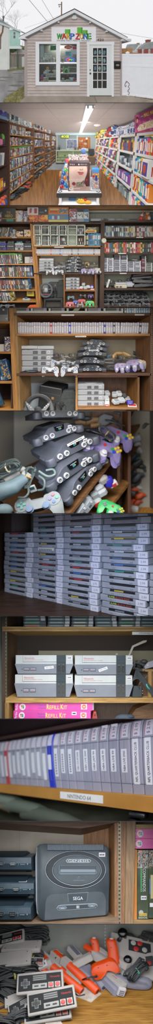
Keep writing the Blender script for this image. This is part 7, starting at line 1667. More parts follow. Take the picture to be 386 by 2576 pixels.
# ============================================================ bay: four boxy consoles on a shelf
S7=Stage(6,193,105,700,.5)
def boxy_view():
 S=S7;OK2=wood('#8a6a38','#c49d5c','x',.6);OKZ2=wood('#7f6236','#b08c52','z',.6);BZ=wood('#37281c','#57412f','z',.6)
 b=MB();b.box(-60,460,130,134,-330,-84,two('dark_back','#2e231a','#453527',(1,1,1),2,.8));b.box(80,460,128,130,-130,-84,C('#8d8770',.8));b.box(-60,460,130,134,-84,90,C('#2c2119',.8));S.struct('wall_back',b)
 b=MB();b.box(-30,4.5,30,36,-300,60,two('outer_wall','#7f8a82','#939d94',(1,1,1),2,.8));S.struct('wall_left',b)
 b=MB();b.box(440,446,-10,134,-300,60,BZ);S.struct('wall_right',b)  # unseen right side, added to keep light out of the bay
 q=S.root('brown_bookcase','brown bookcase frame around the boxy consoles','bookcase',193,258,60)
 b=MB();b.box(4.5,13,0,20,-300,60,BZ);b.box(13,16.5,10,130,-300,60,BZ);S.part('side_panel',b,q)
 b=MB();b.box(12.5,16.8,1,9,-300,60,C('#6a6654',.4,.5));p=S.part('slotted_strip',b,q)
 h=MB()
 for j in range(30):h.box(13.6,15.6,.2,1,-9*j-5,-9*j-1,C('#1c1812'))
 S.part('strip_slots',h,p)
 b=MB();b.box(6,430,-4,130,-32.5,-27,OK2,.3);b.box(6,430,-2,130,-38.5,-33,OK2,.3);S.part('upper_shelf',b,q)
 q=S.root('inner_stand','light oak stand inside the bookcase carrying the boxy consoles','stand',200,258,30)
 b=MB();b.box(16,430,-10,90,-217,-205.5,OK2,.5);S.part('top',b,q);b=MB();b.box(14.5,24.5,-10,90,-300,-217,OKZ2,.5);S.part('leg',b,q);b=MB();b.box(24.5,430,86,90,-300,-217,wood('#3f2f20','#5d4630','z'));S.part('back_panel',b,q)
 b=MB();b.prism([(340,-258),(352,-240),(400,-222),(400,-300),(340,-300)],40,86,wood('#5d4024','#86633c','x'));S.part('brace_board',b,q)
 UP=two('light_shell','#b9bfc0','#c6cbca',(1,1,1),2,.45);LO=two('blue_grey_shell','#767d88','#858c96',(1,1,1),2,.45)
 def nes(x0,x1,y0,ym,y1,label,note=None,st=True):
  w=x1-x0;X=lambda t:x0+w*t
  q=S.root('boxy_console',label,'console',(x0+x1)/2,y1,0)
  b=MB();b.prism([(X(.012),-ym),(X(.988),-ym),(X(.986),-y0),(X(.014),-y0)],0,78,UP,r=.5);S.part('upper_shell',b,q)
  b=MB();b.prism([(X(0),-ym),(X(1),-ym),(X(.935),-y1+2),(X(.05),-y1+2)],-.6,78,LO,r=.4);b.box(X(.06),X(.93),2,76,-y1,-y1+2.4,C('#33363c'));S.part('lower_shell',b,q,'blue-grey lower shell')
  b=MB();b.box(X(.14),X(.71),-.9,0,-y0-(ym-y0)*.76,-y0-.6,UP,.25);d=S.part('front_door',b,q)
  e=MB();e.box(X(.14),X(.71),-1,-.5,-y0-(ym-y0)*.8,-y0-(ym-y0)*.77,C('#5f6668'));e.box(X(.136),X(.14),-1,-.5,-y0-(ym-y0)*.8,-y0-.6,C('#8a9092'));S.part('door_gap',e,d)
  b=MB();b.text('Nintendo',X(.168),-y0-(ym-y0)*.44,4.6,C('#c23a40',.5),y=-1.2,w=w*.165,flat=.2);b.text('ENTERTAINMENT SYSTEM',X(.168),-y0-(ym-y0)*.6,1.7,C('#c23a40',.5),y=-1.2,w=w*.31,flat=.2);S.part('lettering',b,d,'red lettering')
  bx0,bx1=X(.71),X(.87);bm=C('#24343a',.4)
  b=MB();b.box(bx0,bx1,-1.4,30,-y1+2.4,-y0+.3,bm,.3);b.box(bx0,bx1,-1.6,-1.2,-y0-(ym-y0)*.86,-y0-(ym-y0)*.82,C('#141c20'))
  b.box(bx0+1,bx1-1,-1.8,-1.4,-y0-(ym-y0)*.8,-y0-1,two('ribbed','#22323a','#2e4048',(.4,1,6),6,.5));S.part('port_strip',b,q,'dark strip with two ports')
  for k in(.27,.73):
   cx=bx0+(bx1-bx0)*k;yy0,yy1=ym+(y1-ym)*.15,ym+(y1-ym)*.72
   b=MB();b.prism([(cx-3.6,-yy1),(cx+3.6,-yy1),(cx+3.6,-yy0-3),(cx+2,-yy0),(cx-2,-yy0),(cx-3.6,-yy0-3)],-2.1,-1.4,C('#0f171a',.3));o=S.part('controller_port',b,q)
   b=MB()
   for r_ in range(4):
    for c_ in range(2):b.box(cx-1.9+c_*2.4,cx-.5+c_*2.4,-2.5,-2,-yy0-5-r_*2.7,-yy0-3.4-r_*2.7,C('#39484e'))
   S.part('pins',b,o)
   b=MB();b.box(cx-.7,cx+.7,-1.8,-1.4,-ym-2.4,-ym-1.4,C('#b89a6a'));S.part('port_mark',b,q)
  for k in(0,1):
   xx=X(.152)+k*w*.112;b=MB();b.box(xx,xx+w*.098,-1.8,-.4,-ym-(y1-ym)*.62,-ym-(y1-ym)*.34,C('#39424a',.4),.3);o=S.part('button_recess',b,q);b=MB();b.box(xx+.9,xx+w*.098-.9,-2.6,-1.2,-ym-(y1-ym)*.57,-ym-(y1-ym)*.38,C('#8f95a2',.4),.5);b.box(xx+3,xx+10,-2.8,-2.5,-ym-(y1-ym)*.5,-ym-(y1-ym)*.46,C('#b86a70'));S.part('button',b,o)
  b=MB();b.cyl((X(.128),-.6,-ym-(y1-ym)*.49),1.3,-.8,C('#20262c',.3),'y',8);S.part('power_light',b,q)
  if st:
   b=MB();b.box(X(.895),X(.975),-.8,0,-y0-10.5,-y0-3.5,STK);
   for k in range(3):b.box(X(.905)+k*3,X(.905)+k*3+2,-1,-.8,-y0-8.4,-y0-5.6,INK)
   S.part('price_sticker',b,q,'white price sticker')
  if note:
   cx,cy,r_=note;b=MB(Matrix.Translation((cx,-1.2,-cy))@Matrix.Rotation(rad(r_),4,'Y'));b.box(-11.5,11.5,-.4,.6,-3.3,3.3,C('#e9e8ea',.6));b.text('NEW PINS',0,-1.4,3,C('#55555f'),y=-.6,w=18,align='c',flat=.2);S.part('paper_label',b,q,'white typed paper label')
 nes(36,185.5,147.5,169.5,197.8+7.4,'boxy grey console at the bottom of the pair beside the bookcase side')
 nes(37.5,185.5,98.5,120.5,147,'boxy grey console on top of the pair beside the bookcase side',(124,129.5,-6))
 nes(186.5,336,149.5,173,205.2,'boxy grey console at the bottom of the pair beside the cables')
 nes(187,336.5,99,122,149.3,'boxy grey console on top of the pair beside the cables',(260,134,-20))
 rr=random.Random(81)
 for s,x0 in enumerate((58,119,180,240,300,356)):
  for j in range(4):
   z=-27+j*8.2;x=x0+rr.uniform(-1.4,1.4);q=S.root('flat_cartridge','grey cartridge, %s up in the %s stack above the boxy consoles'%(nth(j),nth(s)),'cartridge',x,27,10,'cartridges above the boxy consoles')
   b=MB();b.box(x,x+57,10,60,z,z+7.2,C('#4d575c',.45),.6);b.box(x-.6,x+2,9,20,z+1,z+6.4,C('#38434a',.45),.4);b.box(x+44,x+57.4,9.4,20,z+2.6,z+5,C('#2f393f',.45),.3);S.part('shell',b,q)
   b=MB();c=rr.choice(['#8fa6a4','#c8c8b4','#9ab0b4','#b8645a','#4aa06a','#d8d8d0','#7f9aa0']);b.box(x+4,x+40,9.4,10,z+1,z+6.2,C('#6f8688',.5));b.box(x+7,x+36,9,9.5,z+1.8,z+5.4,C(c,.5));S.part('title_label',b,q)
   if s>0 or j>1:b=MB();b.box(x+44,x+55,8.8,9.4,z+.2,z+6.8,C('#cfd3da',.6));S.part('price_sticker',b,q,'white price sticker')
 b=MB();b.box(332.5,400,-5,-4,-47.5,-40,C('#e4e4e0',.6));b.text('ORIGINAL NINTENDO',349,-45.4,3.8,C('#4a4a4e'),y=-5.2,w=62,flat=.2);S.one('shelf_label',b,'white typed label at the end of the oak shelf edge','label')
 q=S.root('shelf_bracket','pale metal shelf bracket under the oak board','bracket',360,100,60);b=MB();m=C('#b9b8a4',.5);b.prism([(333,-104),(337,-104),(350,-76),(384,-62),(386,-57),(376,-58),(346,-72)],60,64,m);S.part('arm',b,q);b=MB();b.box(309,315,120,128,-106,-92,m);b.cyl((312,119,-98),1.6,-1,C('#4a463c'),'y',8);S.part('plate',b,q)
 PK=two('hot_pink','#d03a9c','#e04cac',(1,1,1),1.5,.35)
 for j,(x0,x1,y0,y1)in enumerate(((37,233,218.5,238.5),(34,229,238.8,261))):
  q=S.root('pink_box','long hot pink kit box, %s of two below the consoles'%('upper','lower')[j],'box',130,y1,0)
  b=MB();b.box(x0,x1,0,60,-y1,-y0,PK,.5);S.part('carton',b,q)
  if j==0:b=MB();b.box(x1-1,x1+4,4,50,-y1+1,-y0,C('#c9a8c0',.5));S.part('box_end',b,q)
  b=MB();cy=-(y0+y1)/2;b.prism([(57-2*j+7.6*math.cos(t*.35),cy+8.4*math.sin(t*.35))for t in range(18)],-.5,0,C('#e8e4ea',.4));em=S.part('round_emblem',b,q);b=MB()
  for k,c in enumerate(('#e8c03a','#3f7fd0','#d84a6a','#4aa86a')):b.ball((55-2*j+(k%2)*4,-.6,cy-2+(k//2)*4),(2.2,.4,2.4),C(c,.4))
  S.part('emblem_picture',b,em)
  b=MB();b.text('Barbie',43.5-2*j,cy-8.5,5.4,C('#f4e8f2',.4),y=-.4,w=17,rot=rad(82),flat=.2);S.part('brand_script',b,q,'white script')
  b=MB();b.text('Fashion',98-2*j,cy+1.4,5,C('#5a4ac0',.4),y=-.4,w=17,flat=.2);b.text('Designer',97-2*j,cy-6,5,C('#5a4ac0',.4),y=-.4,w=19,flat=.2);S.part('purple_script',b,q,'purple lettering')
  b=MB();
  for t,xx,ww,hh in(('R',118,6,12.5),('EFILL',125,25,9.5),('K',153,7,12.5),('IT',161,8.5,9.5)):b.text(t,xx-3*j,cy-6,hh,C('#e6e85a',.4),y=-.4,w=ww,flat=.2)
  S.part('title',b,q,'yellow lettering')
  b=MB();b.box(204.5-1.5*j,219.5-1.5*j,-.4,0,cy-6.5,cy+7,C('#efe8ee',.4));b.prism([(212-1.5*j+5.6*math.cos(t*.4),cy+.4+5.6*math.sin(t*.4))for t in range(16)],-.7,-.4,C('#d8704a',.4));b.box(209.5-1.5*j,215-1.5*j,-.9,-.7,cy-1,cy+1.6,C('#f0dcd0'));S.part('square_emblem',b,q)
  if j==1:b=MB();b.box(181,193,-.5,0,-249,-241,STK);b.box(183,191,-.7,-.5,-246.5,-243.5,INK);S.part('price_sticker',b,q,'white price sticker')
 b=MB();b.prism([(232,-262),(236,-242),(243,-242),(247,-262)],4,30,C('#a8302a',.4),r=1);b.box(238,241,3,4,-252,-248,C('#2a1412'));S.one('red_gadget',b,'red plastic gadget beside the pink boxes','gadget')
 b=MB();b.ball((318,20,-262),(26,16,12),C('#3a4a58',.6),12,6);b.ball((330,16,-256),(12,10,6),C('#2f3e4c',.6));S.one('dark_bundle',b,'dark blue-grey bundle in the shade under the stand','bundle')
 q=S.root('oak_box','light oak open box at the end of the consoles','box',375,205,20);b=MB();b.box(376,384,6,14,-205,-140,OKZ2);b.box(362,430,6,60,-140,-134,OK2);b.box(358,400,30,60,-205,-138,wood('#4a321c','#6f4f2e','z'));b.box(384,430,10,14,-205,-140,wood('#5d4226','#7f6038','z'));S.part('frame',b,q)
 q=S.root('mouse','grey slanted mouse-like device lying on the oak box','mouse',376,133,4);b=MB(FR(366,134,0,1,-10,0,-16));b.prism([(0,0),(30,0),(30,16),(12,15),(0,7)],0,20,two('mauve_grey','#8d8e9c','#9c9dab',(1,1,1),2,.4),r=1.5);S.part('shell',b,q);b=MB(FR(366,134,0,1,-10,0,-16));b.cyl((9,-.5,8),2.6,-2,C('#c8b89a',.4),'y',8);S.part('dial',b,q)
 coil(S,FR(351,139,10,17,10,0,12),'black cable bundle beside the upper boxy console',col='#1c2628',turns=6,seed=83,tie=None,squash=.7)
 b=MB();b.box(352,366,30,50,-134,-112,C('#20221f',.5),3);b.ball((372,34,-116),(10,8,7),C('#2c2a28',.5));S.one('dark_plug',b,'dark plug shapes behind the black cable bundle','plug')
 q=S.root('power_adapter','dark blue-black power adapter standing beside the lower console','adapter',345,203,8);b=MB();b.prism([(334,-205),(360,-205),(359,-177),(338,-177)],4,28,C('#27343c',.45),r=1.5);S.part('housing',b,q)
 b=MB();b.box(359.5,363,10,12,-190,-188.6,C('#b8b09a',.3,.8));b.box(359.5,363,10,12,-196,-194.6,C('#b8b09a',.3,.8));S.part('prongs',b,q)
 q=S.root('tied_cable','dark grey cord bundle tied with mint green, hanging beside the adapter','cable',366,200,4);b=MB()
 rr=random.Random(5)
 for k in range(9):
  o=(k-4)*2.3;b.spline([(336+o*.5,2+k*.3,-158+o),(345,0,-146+o*1.2),(358,-1,-158+o*.9),(372+o*.45,-2,-177+o*.4),(384,-2,-190+o),(396,-2,-202+o)],1.0,C('#2c3a40',.4),5)
 b.spline([(352,2,-184),(350,0,-172),(360,0,-162),(372,-1,-150)],1.2,C('#2c3a40',.4),5);S.part('cord',b,q);b=MB();b.tube([(373+6*math.cos(t)*.4-5.4*math.sin(t)*.62,-2+3.4*math.cos(t),-177.5+5.8*math.sin(t))for t in[k*.5236 for k in range(12)]],1.7,C('#4fb8a0',.5),6,closed=True);S.part('tie',b,q,'mint green tie')
 S.area(193,60,-150,340,90,21,(193,150,30),'#f2f8ff',110);S.area(193,190,-170,340,80,6,(193,200,0),'#fff4e8',80)
boxy_view()
# ============================================================ bay: cartridge row seen at an angle
S8=Stage(7,193,128,600,1.0)
def row_view():
 S=S8;YAW=-44.2;YB=195;F0=FR(386,YB,0,1,YAW)
 P=36.0
 oak=two('honey_oak','#b07c36','#c08a40',(1,1,1),1.2,.45,3)
 q=S.root('oak_shelf','honey oak shelf edge under the angled cartridge row','shelf',300,200,0)
 b=MB(F0);b.box(-1000,120,-9,160,-41,0,oak,1);S.part('board',b,q)
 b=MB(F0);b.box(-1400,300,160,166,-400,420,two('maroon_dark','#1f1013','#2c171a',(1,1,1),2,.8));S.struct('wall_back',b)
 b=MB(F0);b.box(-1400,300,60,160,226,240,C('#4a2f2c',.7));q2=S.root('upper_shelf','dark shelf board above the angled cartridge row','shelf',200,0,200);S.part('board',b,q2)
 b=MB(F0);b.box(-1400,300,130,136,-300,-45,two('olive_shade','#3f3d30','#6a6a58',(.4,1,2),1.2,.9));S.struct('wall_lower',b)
 b=MB(F0);b.box(-1200,-1192,-330,240,-400,420,C('#5a5048',.8));S.struct('wall_left',b)
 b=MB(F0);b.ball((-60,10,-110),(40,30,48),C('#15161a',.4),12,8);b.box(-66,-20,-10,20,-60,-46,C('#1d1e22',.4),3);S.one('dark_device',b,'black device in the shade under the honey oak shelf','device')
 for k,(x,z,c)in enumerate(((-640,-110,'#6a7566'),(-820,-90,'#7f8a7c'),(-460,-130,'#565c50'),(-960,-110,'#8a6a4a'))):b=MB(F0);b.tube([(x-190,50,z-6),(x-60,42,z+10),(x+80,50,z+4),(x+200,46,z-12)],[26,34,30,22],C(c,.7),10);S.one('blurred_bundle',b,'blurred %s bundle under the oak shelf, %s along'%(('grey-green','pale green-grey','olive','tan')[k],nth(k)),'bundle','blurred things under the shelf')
 names=['NFL QUARTERBACK CLUB','NFL QUARTERBACK CLUB','NBA LIVE 2000','NBA LIVE 99','NBA LIVE 99','NBA JAM 99','NBA LIVE 2000','NBA COURTSIDE','NASCAR 99','MLB','MLB','','','']
 rr=random.Random(91)
 prof=[(16,0),(70,0),(70,176),(60,190),(22,192),(11,187),(5,176),(1,160),(0,140),(1.5,110),(5,70),(10,34)]
 for j in range(30):
  x1=3-j*P;x0=x1-P*.95
  c='#a3a2b0' if j%3 else '#9b9cab'
  if j==11:c='#2a3cc0'
  if j==20:c='#c04a50'
  sh=two('row_shell_'+c[1:],c,c,(1,1,1),2,.38)
  dz=rr.uniform(-2,2)+(3 if j in(3,4)else 0);sc=1.055+rr.uniform(-.006,.006)
  F=F0@Matrix.Translation((x0,rr.uniform(-1.5,1.5),0))
  nm=names[j]if j<len(names)else ''
  q=S.root('game_cartridge','%s cartridge, %s from the near end of the angled row%s'%({'#2a3cc0':'bright blue','#c04a50':'blurred red'}.get(c,'lilac grey' if j<12 else 'blurred pale grey'),nth(j),', reading '+nm if nm and j in(5,)else ''),'cartridge',300,190,0,'angled cartridge row')
  b=MB(F);w=P*.95
  n=len(prof);v=[(xx,p[0]+(2.4 if e else 0),p[1]*sc)for e,xx in((1,0),(0,3),(0,w-3),(1,w))for p in prof]
  f=[tuple(range(n))[::-1],tuple(range(3*n,4*n))]+[(g*n+i,g*n+(i+1)%n,(g+1)*n+(i+1)%n,(g+1)*n+i)for g in range(3)for i in range(n)]
  b.add(v,f,sh,False);S.part('shell',b,q)
  def at(z):
   for a,e in zip(prof[5:],prof[6:]+[prof[0]]):
    if e[1]<=z<=a[1]:return a[0]+(e[0]-a[0])*(a[1]-z)/max(a[1]-e[1],.01)
   return 8
  def strip(xa,xb,za,zb,m,nm_,lab=None,off=.7,parent=q):
   b=MB(F);N=6;vv=[]
   for i in range(N+1):
    z=(za+(zb-za)*i/N);y=at(z)-off;z*=1.055;vv+=[(xa,y,z),(xb,y,z),(xb,y+off+.6,z),(xa,y+off+.6,z)]
   ff=[(0,1,2,3),(4*N,4*N+3,4*N+2,4*N+1)]+[(4*i+k,4*i+4+k,4*i+4+(k+1)%4,4*i+(k+1)%4)for i in range(N)for k in range(4)]
   b.add(vv,ff,m);return S.part(nm_,b,parent,lab)
  strip(.5,w-.5,141.6,143.4,C('#5a5b6c',.5),'groove',off=.3);strip(.5,w-.5,26,27.6,C('#5a5b6c',.5),'groove',off=.3)
  strip(w*.45,w*.49,28,141,C('#8d8d9e',.5),'seam',off=.25)
  lz0,lz1=((26,142),(26,142),(56,118),(58,120),(60,122),(60,122),(58,126),(58,124),(50,130),(52,132),(40,136))[min(j,10)]
  if j==11:lz0,lz1=64,116
  if j>11:lz0,lz1=rr.uniform(24,60),rr.uniform(112,140)
  tl=strip(w*.2,w*.72,lz0,lz1,C('#eeeef2',.45),'title_strip','white title strip',1.0)
  if nm:
   b=MB(F);L=lz1-lz0;vs,fs=text_mesh(nm);a0=min(p[0]for p in vs);a1=max(p[0]for p in vs);h1=max(p[1]for p in vs)
   if j<8:out=[(w*.58-p[1]/h1*w*.2,at(lz0+L*(.06+.86*(p[0]-a0)/(a1-a0)))-1.5-p[2]*10,1.055*(lz0+L*(.06+.86*(p[0]-a0)/(a1-a0))))for p in vs];b.add(out,fs,C('#3a3a48',.6));S.part('title',b,tl)
   else:
    for t in range(8):z=lz0+L*(.1+.1*t);b.box(w*.38,w*.56,at(z)-1.5,at(z)-.8,z,z+L*.07,C('#77778a'))
    S.part('title',b,tl)
  tilt=(-1,0,2,7,3,2,1)[j%7]
  ps=strip(w*.22-tilt*.3,w*.86-tilt*.3,148,186 if j not in(3,4)else 189,C('#e4dde8',.5),'price_sticker','white price sticker',1.1)
  if j<10:
   b=MB(F);vs,fs=text_mesh('$ 2.99');a0=min(p[0]for p in vs);a1=max(p[0]for p in vs);h1=max(p[1]for p in vs)
   out=[(w*.64-p[1]/h1*w*.24,at(152+30*(p[0]-a0)/(a1-a0))-1.7-p[2]*10,1.055*(152+30*(p[0]-a0)/(a1-a0)))for p in vs];b.add(out,fs,C('#6a6478',.6));S.part('price',b,ps)
   strip(w*.24,w*.27,149,185,C('#d87a84',.5),'red_line',off=1.5,parent=ps)
 def loc(xi):
  th=rad(YAW);lo,hi=-1200.,200.
  for _ in range(60):
   m=(lo+hi)/2;X=386+m*math.cos(th);D_=m*math.sin(th);k=S.D/(S.D+D_)
   if S.cx+(X-S.cx)*k<xi:lo=m
   else:hi=m
  return lo
 a,e=loc(157),loc(265)
 q=S.root('shelf_label','white typed console name label stuck on the honey oak shelf edge','label',210,200,100)
 b=MB(F0);b.box(a,e,-10.4,-9,-33,-9,C('#ecebe6',.4),.3);S.part('strip',b,q);b=MB(F0);b.text('NINTENDO 64',a+(e-a)*.2,-28,13,C('#55565a',.5),y=-10.6,w=(e-a)*.55,flat=.3);S.part('lettering',b,q)
 S.area(250,20,-160,320,80,34,(230,110,60),'#f0f2ff',120);S.area(60,90,-120,120,140,30,(40,110,160),'#e8f4ff',120)
row_view()
# ============================================================ bay: black console standing upright
S9=Stage(8,193,120,650,.6)
def upright_view():
 S=S9;BR=wood('#4f3826','#755842','x',.6);BRZ=wood('#6a4c34','#93704f','z',.6);OK3=wood('#7f6448','#a98a66','z',.5)
 b=MB();b.box(-60,460,120,124,-330,90,two('beige_wall','#a49c8c','#b5ad9d',(1,1,1),1.5,.8));S.struct('wall_back',b)
 b=MB();b.box(22,22.6,119,120,-330,90,C('#8f8778'));S.struct('trim_1',b)
 b=MB();b.box(-62,-58,-10,120,-330,90,C('#8a7c68',.8));S.struct('wall_left',b)  # this side and the next are out of view, added as light blocks
 b=MB();b.box(440,444,-10,120,-330,90,C('#6a563c',.8));S.struct('wall_right',b)
 q=S.root('brown_bookcase','worn brown bookcase bay around the upright black console','bookcase',200,258,40)
 b=MB();b.prism([(-60,10),(300,10),(300,-3),(205,-19),(-60,-1)],-6,122,BR);S.part('upper_shelf',b,q)
 b=MB();b.prism([(-60,-256),(116,-255.2),(262,-241.6),(298,-240),(298,-300),(-60,-300)],-14,122,wood('#6a5440','#977d62','x',.6));S.part('lower_shelf',b,q)
 b=MB();b.prism([(289,0),(318,0),(318,120),(214,120),(283,73)],-270,20,wood('#7a5434','#a37850','z',.6),'z');S.part('side_panel',b,q)
 b=MB();b.prism([(318.5,20),(341,20),(334,-262),(313.5,-262)],-8,30,OK3);S.part('front_stile',b,q,'weathered pale front stile')
 b=MB();b.box(297.5,304.5,-2,0,-300,10,C('#8a8068',.4,.4));p=S.part('slotted_strip',b,q);h=MB()
 for j in range(26):h.box(299,302.6,-3,-1.9,-10*j-7,-10*j-2.5,C('#2c251b'))
 S.part('strip_slots',h,p)
 b=MB();b.box(338,440,0,120,-19,-8,wood('#97794c','#c2a673','x',.6));b.box(334,440,-4,120,-300,-248,wood('#8a6c44','#b3925f','x',.6));b.box(340,440,114,118,-250,-19,C('#3d3326',.8));S.part('side_shelf',b,q)
 q=S.root('upright_console','dark blue-black console standing on edge with an oval cartridge well','console',185,250,10)
 sh=two('gunmetal','#3b4448','#495357',(1,1,1),2,.38)
 out=[(90.5,-72),(92.5,-62),(99,-57),(110,-55.5),(262,-58.5),(271,-62),(276,-71),(277.5,-150),(275,-226),(271,-236),(262,-240.5),(180,-247),(116,-254),(106,-251),(95,-242),(91,-225)]
 b=MB();b.prism(out,6,70,sh,r=4,smooth=True);S.part('body',b,q)
 b=MB();b.prism([(92,-66),(96,-62),(98,-240),(92,-232),(89,-200),(88,-90)],8,60,C('#7f8790',.3));S.part('side_edge',b,q,'pale side edge')
 b=MB();b.box(119,262,1.5,7,-73.5,-59,C('#33404a',.4),.8);g=S.part('vent',b,q)
 b=MB()
 for k in range(43):x=120+k*3.3;b.box(x,x+1.7,-.6,4,-73,-57.5-k*.02,C('#6f7d86',.35),.5)
 S.part('vent_grille',b,g)
 E=lambda cx,cy,rx_,ry_,n=40:[(cx+rx_*math.cos(t*2*math.pi/n),-cy+ry_*math.sin(t*2*math.pi/n))for t in range(n)]
 def ringm(cx,cy,rx_,ry_,r,d,m):
  b=MB();b.tube([(x,d,z)for x,z in E(cx,cy,rx_,ry_)],r,m,6,closed=True);return b
 b=MB();b.prism(E(190.5,122.5,76,47.5),1,7,C('#121a20',.3,0,.35),r=2);S.part('oval_ring',b,q,'glossy oval ring')
 S.part('oval_trim',ringm(190.5,122.5,76,47.5,.9,3.2,C('#9aa6a8',.25,.5)),q)
 b=MB();b.prism(E(194,123.5,61.5,38.5),-1.6,4,sh,r=2.4);S.part('oval_plate',b,q)
 S.part('oval_trim',ringm(194,123.5,61.5,38.5,.7,-.8,C('#8a979b',.25,.5)),q)
 b=MB();b.prism([(147,-113),(150,-110.5),(242,-110.5),(246,-114),(246,-131),(242,-135),(152,-136),(147,-132)],-3,0,C('#4d5b64',.3),r=1);w=S.part('cartridge_well',b,q)
 b=MB();b.box(151,243,-3.6,-2,-124,-112.5,C('#1f2930',.3),.6);S.part('slot',b,w);b=MB();b.box(152,241.5,-5.6,-3,-129,-120.5,C('#74838c',.25),1.2);b.box(152,241.5,-4.6,-3,-134,-130,C('#65747d',.3),.8);S.part('slot_flap',b,w)
 b=MB();b.prism([(170,-95.5),(226,-95.5),(229.5,-99.5),(226,-104),(170,-104),(166.5,-99.5)],-3,-1.4,C('#c4cfd2',.4));lg=S.part('logo_plate',b,q)
 b=MB();b.prism([(171,-96.4),(225.5,-96.4),(228.4,-99.6),(225.5,-103.1),(171,-103.1),(167.8,-99.6)],-3.4,-3,C('#43515a',.4));S.part('logo_field',b,lg)
 b=MB();b.text('GENESIS',197.8,-102.4,5.4,C('#dfe7ea',.4),y=-3.7,w=52,align='c',flat=.3);S.part('logo_lettering',b,lg)
 b=MB();b.tube([(194.5,-2.4,-144),(199,-2.4,-138.5),(203.5,-2.4,-144)],.45,C('#aab6b8'),4,closed=True);b.text('CARTRIDGE INPUT',199,-149.5,2,C('#93a1a6'),y=-1.9,w=28,align='c',flat=.2);S.part('arrow_mark',b,q)
 b=MB();b.prism([(111,-250),(113,-205),(117,-192),(127,-184.5),(140,-183),(190,-182),(245,-177),(258,-178),(265,-185),(269,-198),(268,-237)],2.6,8,two('gunmetal_low','#404a4e','#4d575b',(1,1,1),2,.42),r=1.6);S.part('lower_panel',b,q)
 b=MB();b.prism([(170,-181.8),(222.5,-178.5),(220,-200),(217,-202.4),(175.5,-204.8),(172.5,-202.5)],.6,3,C('#8f9a9c',.3));pl=S.part('badge',b,q);b=MB();b.prism([(171,-182.6),(221.5,-179.4),(219.2,-199.4),(216.6,-201.6),(175.8,-203.9),(173.3,-202)],-.2,.6,C('#2e3b44',.35));S.part('badge_field',b,pl)
 b=MB();b.M=Matrix.Translation((0,0,0));b.text('SEGA',197,-198,8.2,C('#e8eef0',.4),y=-.8,w=25,align='c',rot=rad(2),flat=.3);S.part('badge_lettering',b,pl,'white lettering')
 b=MB();b.prism([(147,-212.5),(152,-211),(238,-206.5),(245,-209),(246,-214),(241,-218.5),(152,-225.5),(146,-224),(142.5,-219)],.4,3,C('#a9b4b5',.3),r=.8);bar=S.part('button_bar',b,q)
 b=MB();b.prism([(148,-213.6),(152,-212.4),(237.5,-208),(243.6,-210),(244.4,-213.8),(240,-217),(152.4,-224),(147,-222.6),(144.2,-219)],-.6,.6,C('#2a363f',.35));S.part('bar_field',b,bar)
 for x0,x1,y,nm in((146,170,218.4,'power_button'),(220.5,243,212.4,'reset_button')):
  b=MB();b.prism([(x0+4,-y+4.2),(x1-4,-y+5),(x1,-y+.6),(x1-4,-y-3.6),(x0+4,-y-4.4),(x0,-y)],-3,-.4,C('#6d7c85',.3),r=1.2);o=S.part(nm,b,q);b=MB();b.box(x0+8,x1-8,-3.3,-2.9,-y-.8,-y+.8,C('#aebabe'));S.part('button_text',b,o)
 b=MB();[b.box(193+k*2.6,194.6+k*2.6,-1,-.4,-219,-212,C('#c9d2d4'))for k in range(3)];S.part('number_mark',b,q)
 b=MB();b.box(250,266,5,6.4,-89,-78.4,STK);[b.box(252+k*4.2,255+k*4.2,4.7,5,-86,-82,INK)for k in range(3)];S.part('price_sticker',b,q,'white price sticker')
 for j,(x1,y0,y1,l)in enumerate(((80,72,124,'black console on top of the side pile, its two ports showing'),(86,137,186,'black console in the middle of the side pile, its two ports showing'),(79,196,250,'black console at the bottom of the side pile, its two ports showing'))):
  q=S.root('side_console',l,'console',40,y1,4);h=y1-y0
  m=two('slate_shell','#31414b','#465863',(1,1,1),2,.3)
  b=MB();b.prism([(10,-y1),(0,-y1+3),(-8,-y1+h*.34),(-6,-y1+h*.62),(20,-y1+h*.72),(70,-y1+h*.9),(110,-y1+h*.72),(110,-y1)],-50,x1,m,'x');S.part('body',b,q)
  b=MB();b.prism([(8,-y1+h*.7),(60,-y1+h*.9),(100,-y1+h*.8),(100,-y1+h),(60,-y1+h*1.03),(26,-y1+h*.82)],-50,x1-22,C('#27333b',.3),'x');S.part('upper_deck',b,q,'glossy upper deck')
  b=MB();b.prism([(4,-y1+2),(12,-y1-4),(90,-y1-4),(96,-y1+2)],-50,x1-16,C('#12181c',.4),'x');S.part('underside',b,q)
  for cx in(4,x1-46+(2 if j==1 else 0)):
   pts=[(cx-7.5,-y0-h*.58),(cx+7.5,-y0-h*.58),(cx+8,-y0-h*.66),(cx+5,-y0-h*.76),(cx-5,-y0-h*.76),(cx-8,-y0-h*.66)]
   b=MB();b.prism([(x+(x-cx)*.25,z)for x,z in pts],-9.2,-4,C('#51636d',.3),r=.8);p=S.part('port_surround',b,q)
   b=MB();b.prism(pts,-10.2,-9,C('#0d1215',.3));S.part('port',b,p);b=MB()
   for r_,n in((0,5),(1,4)):
    for k in range(n):b.cyl((cx-(n-1)*1.3+k*2.6,-10.2,-y0-h*(.64+.075*r_)),.8,-.7,C('#b9c2c2',.3,.6),'y',6)
   S.part('pins',b,p)
  b=MB();b.tube([(x1-33,-9.4,-y0-h*.58),(x1-31,-9.4,-y0-h*.72),(x1-33,-9.4,-y0-h*.78)],.5,C('#7f929a'),4);[b.box(x1-27+k*2.4,x1-25.4+k*2.4,-8.6,-7,-y0-h*.72,-y0-h*.69,C('#8fa0a6'))for k in range(5)];b.box(x1-10,x1-8,-8.6,-7,-y0-h*.72,-y0-h*.66,C('#9aaab0'));S.part('front_marks',b,q)
  b=MB(FR(x1-(31,31,40)[j],y0+h*(.36,.34,.42)[j],4+(8,4,-2)[j],1,0,22));b.box(-10,10,0,9,0,.8,STK);[b.box(-8+k*4.4,-5+k*4.4,2,6,.8,1,INK)for k in range(4)];S.part('price_sticker',b,q,'white price sticker')
